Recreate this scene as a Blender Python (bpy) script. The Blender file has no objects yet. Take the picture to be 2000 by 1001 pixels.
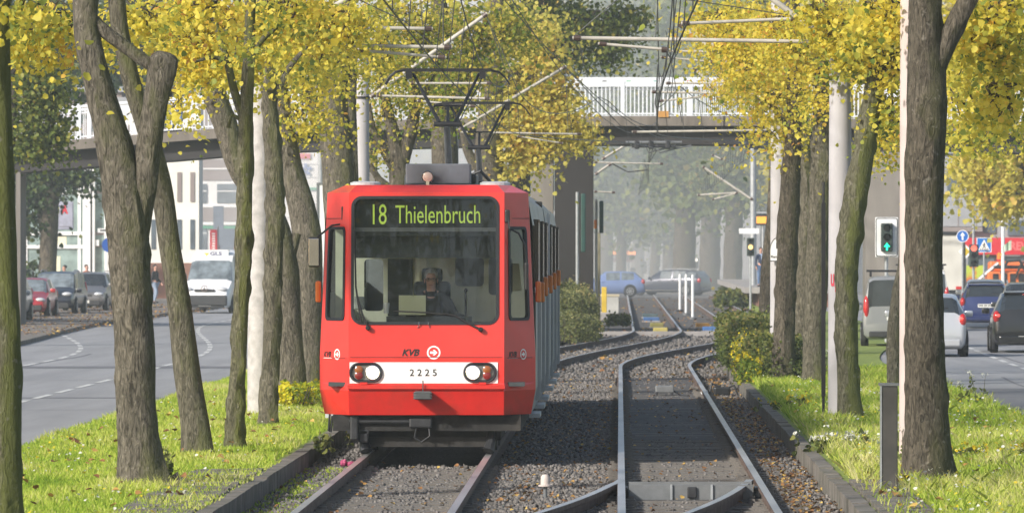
import bpy, bmesh, math, random
import numpy as np
from mathutils import Vector, Matrix, noise

random.seed(7); rng = np.random.default_rng(11)
sc = bpy.context.scene
COL = sc.collection
R = math.radians

# ------------------------------------------------------------------ survey
# The photograph was taken with a long lens; s is the scale (photo pixels per metre) at a depth of 12000/s metres.
F = 12000.0; VX = 1210.0; VY = 490.0; HC = 2.5
def P(x, y, s): return Vector(((x - VX) / s, F / s, HC - (y - VY) / s))
def G(x, y):
    s = (y - VY) / HC
    return Vector(((x - VX) / s, F / s, 0.0))
def sstep(a, b, t):
    t = min(1.0, max(0.0, (t - a) / (b - a))); return t * t * (3 - 2 * t)

# ------------------------------------------------------------------ materials
MATS = {}
def nn(nt, t, **kw):
    n = nt.nodes.new(t)
    for k, v in kw.items(): setattr(n, k, v)
    return n
def mk(name, col, rough=0.6, metal=0.0, var=0.15, vscale=3.0, bump=0.0, bscale=20.0, stretch=(1, 1, 1), col2=None,
       spec=0.5, coat=0.0, dirt=0.0, dirtcol=(0.12, 0.10, 0.08), detail=6.0, pos=(0.35, 0.65), ds=1.5, coords='Object', bdist=0.02):
    m = bpy.data.materials.new(name); m.use_nodes = True
    nt = m.node_tree; L = nt.links; b = nt.nodes['Principled BSDF']
    tc = nn(nt, 'ShaderNodeTexCoord'); mp = nn(nt, 'ShaderNodeMapping'); mp.inputs['Scale'].default_value = stretch
    L.new(tc.outputs[coords], mp.inputs[0])
    no = nn(nt, 'ShaderNodeTexNoise'); no.inputs['Scale'].default_value = vscale; no.inputs['Detail'].default_value = detail
    no.inputs['Roughness'].default_value = 0.6
    L.new(mp.outputs[0], no.inputs['Vector'])
    cr = nn(nt, 'ShaderNodeValToRGB'); e = cr.color_ramp.elements
    e[0].position, e[1].position = pos
    c1 = tuple(max(0, c * (1 - var)) for c in col) if col2 is None else col
    c2 = tuple(min(1, c * (1 + var)) for c in col) if col2 is None else col2
    e[0].color = (*c1, 1); e[1].color = (*c2, 1)
    L.new(no.outputs['Fac'], cr.inputs[0]); out = cr.outputs[0]
    if dirt > 0:
        n2 = nn(nt, 'ShaderNodeTexNoise'); n2.inputs['Scale'].default_value = ds; n2.inputs['Detail'].default_value = 8
        L.new(mp.outputs[0], n2.inputs['Vector'])
        mr = nn(nt, 'ShaderNodeMapRange'); mr.inputs[1].default_value = 0.45; mr.inputs[2].default_value = 0.75
        mr.inputs[4].default_value = dirt
        L.new(n2.outputs['Fac'], mr.inputs[0])
        mx = nn(nt, 'ShaderNodeMix', data_type='RGBA'); mx.inputs[7].default_value = (*dirtcol, 1)
        L.new(mr.outputs[0], mx.inputs[0]); L.new(out, mx.inputs[6]); out = mx.outputs[2]
    L.new(out, b.inputs['Base Color'])
    b.inputs['Roughness'].default_value = rough; b.inputs['Metallic'].default_value = metal
    b.inputs['Specular IOR Level'].default_value = spec
    if coat: b.inputs['Coat Weight'].default_value = coat; b.inputs['Coat Roughness'].default_value = 0.08
    if bump > 0:
        n3 = nn(nt, 'ShaderNodeTexNoise'); n3.inputs['Scale'].default_value = bscale; n3.inputs['Detail'].default_value = 6
        L.new(mp.outputs[0], n3.inputs['Vector'])
        bp = nn(nt, 'ShaderNodeBump'); bp.inputs['Strength'].default_value = bump; bp.inputs['Distance'].default_value = bdist
        L.new(n3.outputs['Fac'], bp.inputs['Height']); L.new(bp.outputs[0], b.inputs['Normal'])
    MATS[name] = m; return m

def emit(name, col, strength):
    m = bpy.data.materials.new(name); m.use_nodes = True; b = m.node_tree.nodes['Principled BSDF']
    b.inputs['Base Color'].default_value = (*col, 1); b.inputs['Emission Color'].default_value = (*col, 1)
    b.inputs['Emission Strength'].default_value = strength; b.inputs['Roughness'].default_value = 0.3
    return m

def glass_mat(name, tint=(0.75, 0.82, 0.8), refl=0.12, wav=0.0):
    m = bpy.data.materials.new(name); m.use_nodes = True; nt = m.node_tree; L = nt.links
    nt.nodes.remove(nt.nodes['Principled BSDF']); o = nt.nodes['Material Output']
    tr = nn(nt, 'ShaderNodeBsdfTransparent'); tr.inputs[0].default_value = (*tint, 1)
    gl = nn(nt, 'ShaderNodeBsdfGlossy'); gl.inputs['Roughness'].default_value = 0.015
    lw = nn(nt, 'ShaderNodeLayerWeight'); lw.inputs[0].default_value = 0.25
    ad = nn(nt, 'ShaderNodeMath', operation='ADD', use_clamp=True); ad.inputs[1].default_value = refl
    L.new(lw.outputs['Fresnel'], ad.inputs[0])
    mx = nn(nt, 'ShaderNodeMixShader'); L.new(ad.outputs[0], mx.inputs[0]); L.new(tr.outputs[0], mx.inputs[1]); L.new(gl.outputs[0], mx.inputs[2])
    if wav:
        tc = nn(nt, 'ShaderNodeTexCoord'); mp = nn(nt, 'ShaderNodeMapping'); mp.inputs['Scale'].default_value = (1.3, 1, 0.22)
        no = nn(nt, 'ShaderNodeTexNoise'); no.inputs['Scale'].default_value = 1.6; no.inputs['Detail'].default_value = 1.0
        L.new(tc.outputs['Object'], mp.inputs[0]); L.new(mp.outputs[0], no.inputs['Vector'])
        bp = nn(nt, 'ShaderNodeBump'); bp.inputs['Strength'].default_value = wav; bp.inputs['Distance'].default_value = 0.05
        L.new(no.outputs['Fac'], bp.inputs['Height']); L.new(bp.outputs[0], gl.inputs['Normal']); 
    L.new(mx.outputs[0], o.inputs['Surface'])
    return m

def leaf_mat(name, stops, trans=0.45, rough=0.5):
    """Leaf: colour from the per-leaf attribute 'tint', part of the light passes through."""
    m = bpy.data.materials.new(name); m.use_nodes = True; nt = m.node_tree; L = nt.links
    b = nt.nodes['Principled BSDF']; o = nt.nodes['Material Output']
    at = nn(nt, 'ShaderNodeAttribute', attribute_name='tint')
    cr = nn(nt, 'ShaderNodeValToRGB'); e = cr.color_ramp.elements
    while len(e) < len(stops): e.new(0.5)
    for k, (p, c) in enumerate(stops): e[k].position = p; e[k].color = (*c, 1)
    L.new(at.outputs['Fac'], cr.inputs[0]); L.new(cr.outputs[0], b.inputs['Base Color'])
    b.inputs['Roughness'].default_value = rough; b.inputs['Specular IOR Level'].default_value = 0.25
    t = nn(nt, 'ShaderNodeBsdfTranslucent'); L.new(cr.outputs[0], t.inputs[0])
    mx = nn(nt, 'ShaderNodeMixShader'); mx.inputs[0].default_value = trans
    L.new(b.outputs[0], mx.inputs[1]); L.new(t.outputs[0], mx.inputs[2]); L.new(mx.outputs[0], o.inputs['Surface'])
    return m

def bark_mat(name, c1, c2, moss, mosscol=(0.150, 0.170, 0.040)):
    m = bpy.data.materials.new(name); m.use_nodes = True; nt = m.node_tree; L = nt.links
    b = nt.nodes['Principled BSDF']; tc = nn(nt, 'ShaderNodeTexCoord')
    mp = nn(nt, 'ShaderNodeMapping'); mp.inputs['Scale'].default_value = (1, 1, 0.27)
    L.new(tc.outputs['Object'], mp.inputs[0])
    n1 = nn(nt, 'ShaderNodeTexNoise'); n1.inputs['Scale'].default_value = 21; n1.inputs['Detail'].default_value = 8; n1.inputs['Roughness'].default_value = 0.65
    n1.inputs['Distortion'].default_value = 1.6
    L.new(mp.outputs[0], n1.inputs['Vector'])
    cr = nn(nt, 'ShaderNodeValToRGB'); cr.color_ramp.elements[0].position = 0.36; cr.color_ramp.elements[1].position = 0.66
    cr.color_ramp.elements[0].color = (*c1, 1); cr.color_ramp.elements[1].color = (*c2, 1)
    L.new(n1.outputs['Fac'], cr.inputs[0])
    n2 = nn(nt, 'ShaderNodeTexNoise'); n2.inputs['Scale'].default_value = 1.7; n2.inputs['Detail'].default_value = 7; n2.inputs['Roughness'].default_value = 0.7
    mp2 = nn(nt, 'ShaderNodeMapping'); mp2.inputs['Scale'].default_value = (1, 1, 0.5); L.new(tc.outputs['Object'], mp2.inputs[0])
    L.new(mp2.outputs[0], n2.inputs['Vector'])
    mr = nn(nt, 'ShaderNodeMapRange'); mr.inputs[1].default_value = 0.60 - 0.22 * moss; mr.inputs[2].default_value = 0.76 - 0.20 * moss; mr.inputs[4].default_value = 0.2 + 0.5 * moss
    ge = nn(nt, 'ShaderNodeNewGeometry'); sx = nn(nt, 'ShaderNodeSeparateXYZ'); L.new(ge.outputs['Normal'], sx.inputs[0])
    ma = nn(nt, 'ShaderNodeMath', operation='MULTIPLY_ADD'); ma.inputs[1].default_value = 0.26 * (0.2 + moss); L.new(sx.outputs['X'], ma.inputs[0]); L.new(n2.outputs['Fac'], ma.inputs[2])
    L.new(ma.outputs[0], mr.inputs[0])
    mx = nn(nt, 'ShaderNodeMix', data_type='RGBA'); mx.inputs[7].default_value = (*mosscol, 1)
    L.new(mr.outputs[0], mx.inputs[0]); L.new(cr.outputs[0], mx.inputs[6])
    # pale lichen flecks
    n3 = nn(nt, 'ShaderNodeTexNoise'); n3.inputs['Scale'].default_value = 14; n3.inputs['Detail'].default_value = 4
    L.new(tc.outputs['Object'], n3.inputs['Vector'])
    m3 = nn(nt, 'ShaderNodeMapRange'); m3.inputs[1].default_value = 0.62; m3.inputs[2].default_value = 0.74; m3.inputs[4].default_value = 0.55
    L.new(n3.outputs['Fac'], m3.inputs[0])
    mx2 = nn(nt, 'ShaderNodeMix', data_type='RGBA'); mx2.inputs[7].default_value = (0.36, 0.33, 0.28, 1)
    L.new(m3.outputs[0], mx2.inputs[0]); L.new(mx.outputs[2], mx2.inputs[6])
    L.new(mx2.outputs[2], b.inputs['Base Color']); b.inputs['Roughness'].default_value = 0.9; b.inputs['Specular IOR Level'].default_value = 0.15
    bp = nn(nt, 'ShaderNodeBump'); bp.inputs['Strength'].default_value = 1.0; bp.inputs['Distance'].default_value = 0.055
    L.new(n1.outputs['Fac'], bp.inputs['Height']); L.new(bp.outputs[0], b.inputs['Normal'])
    return m

# ------------------------------------------------------------------ mesh helper
class MB:
    def __init__(s, world=True): s.v = []; s.f = []; s.world = world
    def add(s, vs, fs):
        o = len(s.v); s.v += [tuple(p) for p in vs]; s.f += [tuple(i + o for i in f) for f in fs]; return s
    def box(s, c, d, rz=0.0, rx=0.0, ry=0.0, taper=1.0):
        M = Matrix.Translation(c) @ Matrix.Rotation(rz, 4, 'Z') @ Matrix.Rotation(ry, 4, 'Y') @ Matrix.Rotation(rx, 4, 'X')
        vs = []
        for z in (-1, 1):
            k = taper if z > 0 else 1
            for x, y in ((-1, -1), (1, -1), (1, 1), (-1, 1)): vs.append(M @ Vector((x * d[0] / 2 * k, y * d[1] / 2 * k, z * d[2] / 2)))
        return s.add(vs, [(3, 2, 1, 0), (4, 5, 6, 7), (0, 1, 5, 4), (1, 2, 6, 5), (2, 3, 7, 6), (3, 0, 4, 7)])
    def bbox(s, a, b): return s.box([(a[i] + b[i]) / 2 for i in range(3)], [abs(b[i] - a[i]) for i in range(3)])
    def rbox(s, c, d, bev=0.02, rz=0.0, seg=2):
        bm = bmesh.new(); bmesh.ops.create_cube(bm, size=1.0)
        bmesh.ops.scale(bm, vec=d, verts=bm.verts); bmesh.ops.bevel(bm, geom=list(bm.edges), offset=bev, segments=seg, affect='EDGES', profile=0.5)
        M = Matrix.Translation(c) @ Matrix.Rotation(rz, 4, 'Z'); bm.verts.index_update()
        s.add([M @ v.co for v in bm.verts], [[v.index for v in f.verts] for f in bm.faces]); bm.free(); return s
    def quad(s, a, b, c, d): return s.add([a, b, c, d], [(0, 1, 2, 3)])
    def poly(s, pts): return s.add(pts, [tuple(range(len(pts)))])
    def tube(s, pts, rad, n=8, caps=True):
        pts = [Vector(p) for p in pts]; rr = rad if isinstance(rad, (list, tuple)) else [rad] * len(pts)
        vs = []; fs = []; up = None
        for i, p in enumerate(pts):
            t = (pts[min(i + 1, len(pts) - 1)] - pts[max(i - 1, 0)]).normalized()
            if up is None:
                up = Vector((1, 0, 0)) if abs(t.x) < 0.9 else Vector((0, 1, 0))
            u = (up - t * up.dot(t)).normalized(); w = t.cross(u); up = u
            for k in range(n):
                a = 2 * math.pi * k / n; vs.append(p + (u * math.cos(a) + w * math.sin(a)) * rr[i])
        for i in range(len(pts) - 1):
            for k in range(n):
                a = i * n + k; b = i * n + (k + 1) % n; fs.append((a, b, b + n, a + n))
        if caps: fs.append(tuple(range(n - 1, -1, -1))); fs.append(tuple(range((len(pts) - 1) * n, len(pts) * n)))
        return s.add(vs, fs)
    def lathe(s, c, prof, n=16, axis='Z'):
        vs = []; fs = []
        for r, h in prof:
            for k in range(n):
                a = 2 * math.pi * k / n; q = (r * math.cos(a), r * math.sin(a), h)
                if axis == 'Y': q = (q[0], q[2], q[1])
                elif axis == 'X': q = (q[2], q[0], q[1])
                vs.append(Vector(c) + Vector(q))
        for i in range(len(prof) - 1):
            for k in range(n):
                a = i * n + k; b = i * n + (k + 1) % n; fs.append((a, b, b + n, a + n))
        fs.append(tuple(range(n - 1, -1, -1))); fs.append(tuple(range((len(prof) - 1) * n, len(prof) * n)))
        return s.add(vs, fs)
    def ball(s, c, r, n=10, m=7):
        r = r if isinstance(r, (list, tuple)) else (r, r, r)
        vs = []; fs = []
        for i in range(m + 1):
            th = math.pi * i / m
            for k in range(n):
                a = 2 * math.pi * k / n; vs.append((c[0] + r[0] * math.sin(th) * math.cos(a), c[1] + r[1] * math.sin(th) * math.sin(a), c[2] + r[2] * math.cos(th)))
        for i in range(m):
            for k in range(n):
                a = i * n + k; b = i * n + (k + 1) % n; fs.append((a, a + n, b + n, b))
        return s.add(vs, fs)
    def prism(s, prof, axis, a, b):
        """closed profile extruded along X, Y or Z from a to b"""
        def q(u, v, t): return {'X': (t, u, v), 'Y': (u, t, v), 'Z': (u, v, t)}[axis]
        n = len(prof); vs = [q(u, v, a) for u, v in prof] + [q(u, v, b) for u, v in prof]
        return s.add(vs, [tuple(range(n - 1, -1, -1)), tuple(range(n, 2 * n))] + [(i, (i + 1) % n, (i + 1) % n + n, i + n) for i in range(n)])
    def holed(s, outer, holes):
        bm = bmesh.new(); eds = []
        for loop in [outer] + holes:
            vv = [bm.verts.new(p) for p in loop]
            for i in range(len(vv)): eds.append(bm.edges.new((vv[i], vv[(i + 1) % len(vv)])))
        bmesh.ops.triangle_fill(bm, use_beauty=True, use_dissolve=False, edges=eds)
        bm.verts.index_update(); bm.normal_update()
        s.add([v.co.copy() for v in bm.verts], [[v.index for v in f.verts] for f in bm.faces]); bm.free(); return s
    def ring(s, a, b):
        n = len(a); return s.add(list(a) + list(b), [(i, (i + 1) % n, (i + 1) % n + n, i + n) for i in range(n)])
    def build(s, name, mat, parent=None, smooth=False, label=None, fixn=True):
        me = bpy.data.meshes.new(name); vs = s.v
        if parent is not None and s.world:
            l = parent.location; vs = [(p[0] - l.x, p[1] - l.y, p[2] - l.z) for p in vs]
        me.from_pydata(vs, [], s.f)
        if fixn:
            bm = bmesh.new(); bm.from_mesh(me); bmesh.ops.recalc_face_normals(bm, faces=bm.faces); bm.to_mesh(me); bm.free()
        me.materials.append(mat)
        if smooth:
            me.polygons.foreach_set('use_smooth', [True] * len(me.polygons))
            try: me.set_sharp_from_angle(angle=R(38))
            except Exception: pass
        o = bpy.data.objects.new(name, me); COL.objects.link(o)
        if parent is not None: o.parent = parent
        if label: o['label'] = label
        return o

def tag(o, label, cat, group=None, kind=None):
    o['label'] = label; o['category'] = cat
    if group: o['group'] = group
    if kind: o['kind'] = kind
    return o
def struct(o, label=None, cat=None, kind='structure'):
    o['kind'] = kind
    if label: o['label'] = label
    if cat: o['category'] = cat
    return o
def root(name, label, cat, loc=(0, 0, 0), rz=0.0, group=None):
    o = bpy.data.objects.new(name, None); COL.objects.link(o); o.location = loc; o.rotation_euler = (0, 0, rz); o.empty_display_size = 0.2
    return tag(o, label, cat, group)
def dup(o, loc, rz, label, group=None):
    r = o.copy(); COL.objects.link(r); r.location = loc; r.rotation_euler = (0, 0, rz); r['label'] = label
    if group: r['group'] = group
    for ch in o.children:
        c = ch.copy(); COL.objects.link(c); c.parent = r
        for g in ch.children:
            d = g.copy(); COL.objects.link(d); d.parent = c
    return r

def text_pts(body, size=1.0, shear=0.0, bold=0.0, ext=0.0, xs=1.0):
    """flat lettering as a mesh; origin at the centre of its bounding box, in the X-Z plane"""
    cu = bpy.data.curves.new('lettering', 'FONT'); cu.body = body; cu.size = size; cu.shear = shear; cu.offset = bold; cu.extrude = ext
    cu.resolution_u = 3
    o = bpy.data.objects.new('lettering', cu); COL.objects.link(o); bpy.context.view_layer.update()
    me = bpy.data.meshes.new_from_object(o.evaluated_get(bpy.context.evaluated_depsgraph_get()))
    vs = [v.co.copy() for v in me.vertices]; fs = [tuple(p.vertices) for p in me.polygons]
    bpy.data.objects.remove(o); bpy.data.curves.remove(cu); bpy.data.meshes.remove(me)
    x0 = min(v.x for v in vs); x1 = max(v.x for v in vs); y0 = min(v.y for v in vs); y1 = max(v.y for v in vs)
    return [(((v.x - (x0 + x1) / 2)) * xs, v.z, v.y - (y0 + y1) / 2) for v in vs], fs, (x1 - x0) * xs, y1 - y0
def text_box(mb, body, c, w, h, fn=None, shear=0.0, bold=0.0):
    """lettering fitted to w x h metres around c, facing -Y; fn maps (x, z) to a point on a surface"""
    vs, fs, tw, th = text_pts(body, 1.0, shear, bold)
    out = []
    for x, y, z in vs:
        X = x * w / tw; Z = z * h / th
        out.append(fn(c[0] + X, c[2] + Z) if fn else (c[0] + X, c[1], c[2] + Z))
    mb.add(out, fs); return mb
def rrect(x0, x1, z0, z1, r, n=6):
    pts = []
    for cx, cz, a0 in ((x1 - r, z1 - r, 0), (x0 + r, z1 - r, 90), (x0 + r, z0 + r, 180), (x1 - r, z0 + r, 270)):
        for k in range(n + 1):
            a = R(a0 + 90 * k / n); pts.append((cx + r * math.cos(a), cz + r * math.sin(a)))
    return pts
def disc(cx, cz, r, n=24): return [(cx + r * math.cos(2 * math.pi * k / n), cz + r * math.sin(2 * math.pi * k / n)) for k in range(n)]

def np_mesh(name, verts, nper, faces_rel, mat, parent=None, tint=None, smooth=False):
    """many small pieces as one mesh: verts (N, nper, 3), the faces of one piece all of one size"""
    N = verts.shape[0]; fr = np.array(faces_rel, dtype=np.int32); k = fr.shape[1]
    v = verts.reshape(-1, 3).astype(np.float32)
    if parent is not None: v = v - np.array(parent.location, dtype=np.float32)
    idx = (fr[None] + (np.arange(N, dtype=np.int32) * nper)[:, None, None]).reshape(-1)
    me = bpy.data.meshes.new(name); nf = N * fr.shape[0]
    me.vertices.add(len(v)); me.vertices.foreach_set('co', v.ravel())
    me.loops.add(len(idx)); me.loops.foreach_set('vertex_index', idx)
    me.polygons.add(nf); me.polygons.foreach_set('loop_start', np.arange(nf, dtype=np.int32) * k)
    try: me.polygons.foreach_set('loop_total', np.full(nf, k, dtype=np.int32))
    except Exception: pass
    me.update(calc_edges=True); me.validate()
    if tint is not None:
        a = me.attributes.new('tint', 'FLOAT', 'FACE'); a.data.foreach_set('value', np.repeat(tint, fr.shape[0]).astype(np.float32))
    me.materials.append(mat)
    o = bpy.data.objects.new(name, me); COL.objects.link(o)
    if parent is not None: o.parent = parent
    return o

def rand_frame(n, up_bias=0.0):
    a = rng.normal(size=(n, 3)); a[:, 2] += up_bias; a /= np.linalg.norm(a, axis=1)[:, None]
    b = rng.normal(size=(n, 3)); b[:, 2] -= 0.8; b -= (a * b).sum(1)[:, None] * a; b /= np.linalg.norm(b, axis=1)[:, None]
    return b, np.cross(a, b), a           # length axis (droops), width axis, normal

LEAF = np.array([(0, 0, 0), (0.22, 0.46, 0.10), (0.62, 0.40, 0.12), (1.0, 0, -0.05), (0.62, -0.40, 0.12), (0.22, -0.46, 0.10)])
def leaves(name, pos, size, mat, parent, tint, up=0.1):
    n = len(pos); u, w, a = rand_frame(n, up)
    L = size * rng.uniform(0.45, 1.45, n)
    v = pos[:, None, :] + L[:, None, None] * (LEAF[None, :, 0:1] * u[:, None] + LEAF[None, :, 1:2] * w[:, None] + LEAF[None, :, 2:3] * a[:, None])
    return np_mesh(name, v, 6, [(0, 1, 2, 3), (0, 3, 4, 5)], mat, parent, tint)

def crown_points(clumps, per=46):
    """clumps: (centre, (rx, ry, rz), leaves, spread) -> leaf positions, tints and the tuft centres that carry twigs"""
    pos = []; tin = []; tufts = []
    for c, r, n, spread in clumps:
        c = np.array(c); r = np.array(r); m = max(3, int(n / per))
        d = rng.normal(size=(m, 3)); d /= np.linalg.norm(d, axis=1)[:, None]
        rad = rng.uniform(0.15, 1.0, m) ** 0.5
        tc = c + d * rad[:, None] * r
        tb = rng.normal(-.05, 0.16, m)
        for k in range(m):
            q = rng.normal(size=(per, 3)) * np.array([1.0, 1.0, 0.55]) * spread * rng.uniform(0.6, 1.3)
            q[:, 2] -= 0.25 * (q[:, 0] ** 2 + q[:, 1] ** 2) / max(spread, 0.05)
            pos.append(tc[k] + q); tin.append(np.clip(0.5 + tb[k] + rng.normal(0, 0.14, per) + 0.10 * (d[k, 2] * rad[k]), 0.0, 1.0))
            tufts.append((tc[k], c))
    return np.concatenate(pos), np.concatenate(tin), tufts

def merge_into(o, mb, mat):
    """thin stems become part of the leafy mesh they carry"""
    if not mb.v: return
    t = bpy.data.meshes.new('stems'); l = o.parent.location if o.parent else Vector((0, 0, 0))
    t.from_pydata([(p[0] - l.x, p[1] - l.y, p[2] - l.z) for p in mb.v], [], mb.f); t.polygons.foreach_set('material_index', [1] * len(t.polygons))
    bm = bmesh.new(); bm.from_mesh(o.data); bm.from_mesh(t); bm.to_mesh(o.data); bm.free(); bpy.data.meshes.remove(t); o.data.materials.append(mat)

def wobble_tube(mb, path, n=18, step=0.07, amp=0.06, knob=0.0, seed=0, flare=0.0, ends=True):
    """path of (Vector, radius): a bark tube with ridges, knots and a flared foot"""
    pts = [p for p, r in path]; rad = [r for p, r in path]
    P2 = []; 
    for i in range(len(pts) - 1):
        p0 = pts[max(i - 1, 0)]; p1 = pts[i]; p2 = pts[i + 1]; p3 = pts[min(i + 2, len(pts) - 1)]
        k = max(2, int((p2 - p1).length / step))
        for j in range(k):
            t = j / k; t2 = t * t; t3 = t2 * t
            q = 0.5 * ((2 * p1) + (p2 - p0) * t + (2 * p0 - 5 * p1 + 4 * p2 - p3) * t2 + (3 * p1 - p0 - 3 * p2 + p3) * t3)
            P2.append((q, rad[i] + (rad[i + 1] - rad[i]) * t))
    P2.append((pts[-1], rad[-1]))
    vs = []; fs = []; up = Vector((1, 0, 0)); z0 = pts[0].z
    N = len(P2)
    for i, (p, r) in enumerate(P2):
        t = (P2[min(i + 1, N - 1)][0] - P2[max(i - 1, 0)][0]).normalized()
        u = (up - t * up.dot(t)).normalized(); w = t.cross(u); up = u
        for k in range(n):
            a = 2 * math.pi * k / n; ca, sa = math.cos(a), math.sin(a)
            h = noise.noise(Vector((ca * 2.2, sa * 2.2, p.z * 0.9 + seed * 7.3)))
            h2 = noise.noise(Vector((ca * 5.5, sa * 5.5, p.z * 1.6 + seed * 3.1)))
            kk = noise.noise(Vector((ca * 1.6 + seed, sa * 1.6, p.z * 4.2)))
            h3 = noise.noise(Vector((ca * 8.5 + seed, sa * 8.5, p.z * 1.3)))
            rr = r * (1 + amp * h * 1.5 + amp * 0.9 * h2 + 0.055 * h3 + knob * max(0.0, kk - 0.10) * 2.9)
            if flare: 
                hz = max(0.0, p.z - z0); lob = 0.6 + 0.4 * math.sin(a * 3 + seed)
                rr *= 1 + flare * math.exp(-hz / 0.26) * lob
            vs.append(p + (u * ca + w * sa) * rr)
    for i in range(N - 1):
        for k in range(n):
            a = i * n + k; b = i * n + (k + 1) % n; fs.append((a, b, b + n, a + n))
    if ends: fs.append(tuple(range((N - 1) * n, N * n)))
    mb.add(vs, fs)
# ------------------------------------------------------------------ materials of the place
asphalt = mk('asphalt', (0.245, 0.246, 0.255), col2=(0.325, 0.325, 0.335), rough=0.85, vscale=1.1, stretch=(1, .07, 1), bump=0.3, bscale=60, detail=9, dirt=0.25, dirtcol=(0.14, 0.14, 0.15), ds=0.12)
asphalt_old = mk('asphalt_old', (0.15, 0.152, 0.162), rough=0.9, vscale=0.8, var=0.25, bump=0.3, bscale=60)
paint_white = mk('road_paint', (0.62, 0.62, 0.60), rough=0.7, var=0.12, vscale=6, dirt=0.55, dirtcol=(0.2, 0.2, 0.2), ds=5)
paving = mk('paving', (0.17, 0.155, 0.14), rough=0.9, var=0.25, vscale=2.5, bump=0.3, bscale=30, dirt=0.5, dirtcol=(0.2, 0.12, 0.06), ds=1.2)
kerbstone = mk('kerb_concrete', (0.13, 0.115, 0.098), col2=(0.22, 0.20, 0.175), rough=0.95, vscale=4, bump=0.5, bscale=25, dirt=0.75, dirtcol=(0.05, 0.055, 0.03), ds=1.6)
ballast = mk('ballast', (0.060, 0.055, 0.053), col2=(0.18, 0.17, 0.16), rough=0.95, vscale=16, bump=1.0, bscale=22, dirt=0.5, dirtcol=(0.055, 0.045, 0.038), ds=0.5, bdist=0.05)
stone_a = mk('stone_grey', (0.085, 0.077, 0.071), col2=(0.235, 0.215, 0.20), rough=0.9, vscale=9, detail=2)
soil = mk('soil', (0.07, 0.055, 0.04), rough=1, var=0.4, vscale=3, bump=0.6, bscale=15)
turf = mk('turf', (0.14, 0.20, 0.03), col2=(0.26, 0.32, 0.06), rough=1, vscale=2.5, bump=0.7, bscale=30, dirt=0.35, dirtcol=(0.16, 0.14, 0.06), ds=1.0)
sleeper_m = mk('sleeper_concrete', (0.13, 0.118, 0.105), col2=(0.23, 0.21, 0.19), rough=0.95, vscale=2.0, bump=0.4, bscale=25, dirt=0.5, dirtcol=(0.05, 0.045, 0.04))
rail_side = mk('rail_rust', (0.10, 0.065, 0.05), col2=(0.17, 0.125, 0.105), rough=0.75, metal=0.2, vscale=5, bump=0.2, bscale=60)
rail_top = mk('rail_steel', (0.62, 0.61, 0.61), rough=0.42, metal=0.85, var=0.2, vscale=1.2, stretch=(1, 0.15, 1))
concrete = mk('concrete', (0.33, 0.31, 0.30), rough=0.9, var=0.16, vscale=1.4, bump=0.15, bscale=40, dirt=0.35, dirtcol=(0.2, 0.19, 0.18), ds=0.9)
steel_dark = mk('steel_dark', (0.035, 0.036, 0.04), rough=0.5, metal=0.3, var=0.3, vscale=8)
steel_grey = mk('steel_grey', (0.20, 0.21, 0.22), rough=0.5, metal=0.4, var=0.15, vscale=6, dirt=0.3)
galv = mk('galvanised', (0.42, 0.44, 0.46), rough=0.45, metal=0.5, var=0.12, vscale=6)
black = mk('black_paint', (0.015, 0.015, 0.017), rough=0.45, var=0.3)
rubber = mk('rubber', (0.02, 0.02, 0.021), rough=0.85, var=0.3, vscale=20)
whitep = mk('white_paint', (0.78, 0.79, 0.80), rough=0.4, var=0.04, dirt=0.15, dirtcol=(0.5, 0.5, 0.5))

# ------------------------------------------------------------------ the lie of the land
def xl_track(Y): return -2.36 + 3.55 * sstep(130, 195, Y)      # centre line of the left track
def xr_track(Y): return 0.77 + 3.65 * sstep(133, 187, Y)       # centre line of the right track
def left_shift(Y): return -4.2 * sstep(140, 215, Y)
def right_shift(Y): return 3.6 * sstep(133, 190, Y)
def strip(xa, xb, z, Y0, Y1, step=2.0, skirt=0.0):
    mb = MB(); n = max(1, int((Y1 - Y0) / step)); vs = []; fs = []
    for i in range(n + 1):
        Y = Y0 + (Y1 - Y0) * i / n; a, b = xa(Y), xb(Y)
        if skirt: vs += [(a, Y, z - skirt), (a, Y, z), (b, Y, z), (b, Y, z - skirt)]
        else: vs += [(a, Y, z), (b, Y, z)]
    w = 4 if skirt else 2
    for i in range(n):
        for k in range(w - 1): a = i * w + k; fs.append((a, a + 1, a + w + 1, a + w))
    if skirt: fs.append((0, 1, 2, 3))
    return mb.add(vs, fs)

g = MB(); g.quad((-1200, -200, -0.215), (1200, -200, -0.215), (1200, 3000, -0.215), (-1200, 3000, -0.215))
struct(g.build('ground', soil))
struct(strip(lambda Y: -3.98 + 2.6 * sstep(135, 185, Y), lambda Y: 2.40 + right_shift(Y) * 1.05, -0.185, -60, 354).build('track_bed', ballast))
struct(strip(lambda Y: -15.4 + left_shift(Y) * 0.5, lambda Y: -7.5 + left_shift(Y), 0.0, -60, 350, skirt=0.21).build('road', asphalt))
struct(strip(lambda Y: -34, lambda Y: -15.52 + left_shift(Y) * 0.5, 0.10, -60, 350, skirt=0.3).build('pavement', paving))
struct(strip(lambda Y: -15.515 + left_shift(Y) * 0.5, lambda Y: -15.405 + left_shift(Y) * 0.5, 0.112, -60, 350, skirt=0.3).build('kerb', kerbstone))
struct(strip(lambda Y: 5.85 + right_shift(Y) * 0.75, lambda Y: 16.5 + right_shift(Y) * 1.1, 0.0, -60, 350, skirt=0.21).build('road', asphalt))
struct(strip(lambda Y: 16.62 + right_shift(Y) * 1.1, lambda Y: 60, 0.10, -60, 350, skirt=0.3).build('pavement', paving))
struct(strip(lambda Y: 16.505 + right_shift(Y) * 1.1, lambda Y: 16.615 + right_shift(Y) * 1.1, 0.112, -60, 350, skirt=0.3).build('kerb', kerbstone))
cr_ = MB(); cr_.bbox((-160, 355, -0.30), (160, 372, -0.10)); struct(cr_.build('cross_road', asphalt_old))
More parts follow.
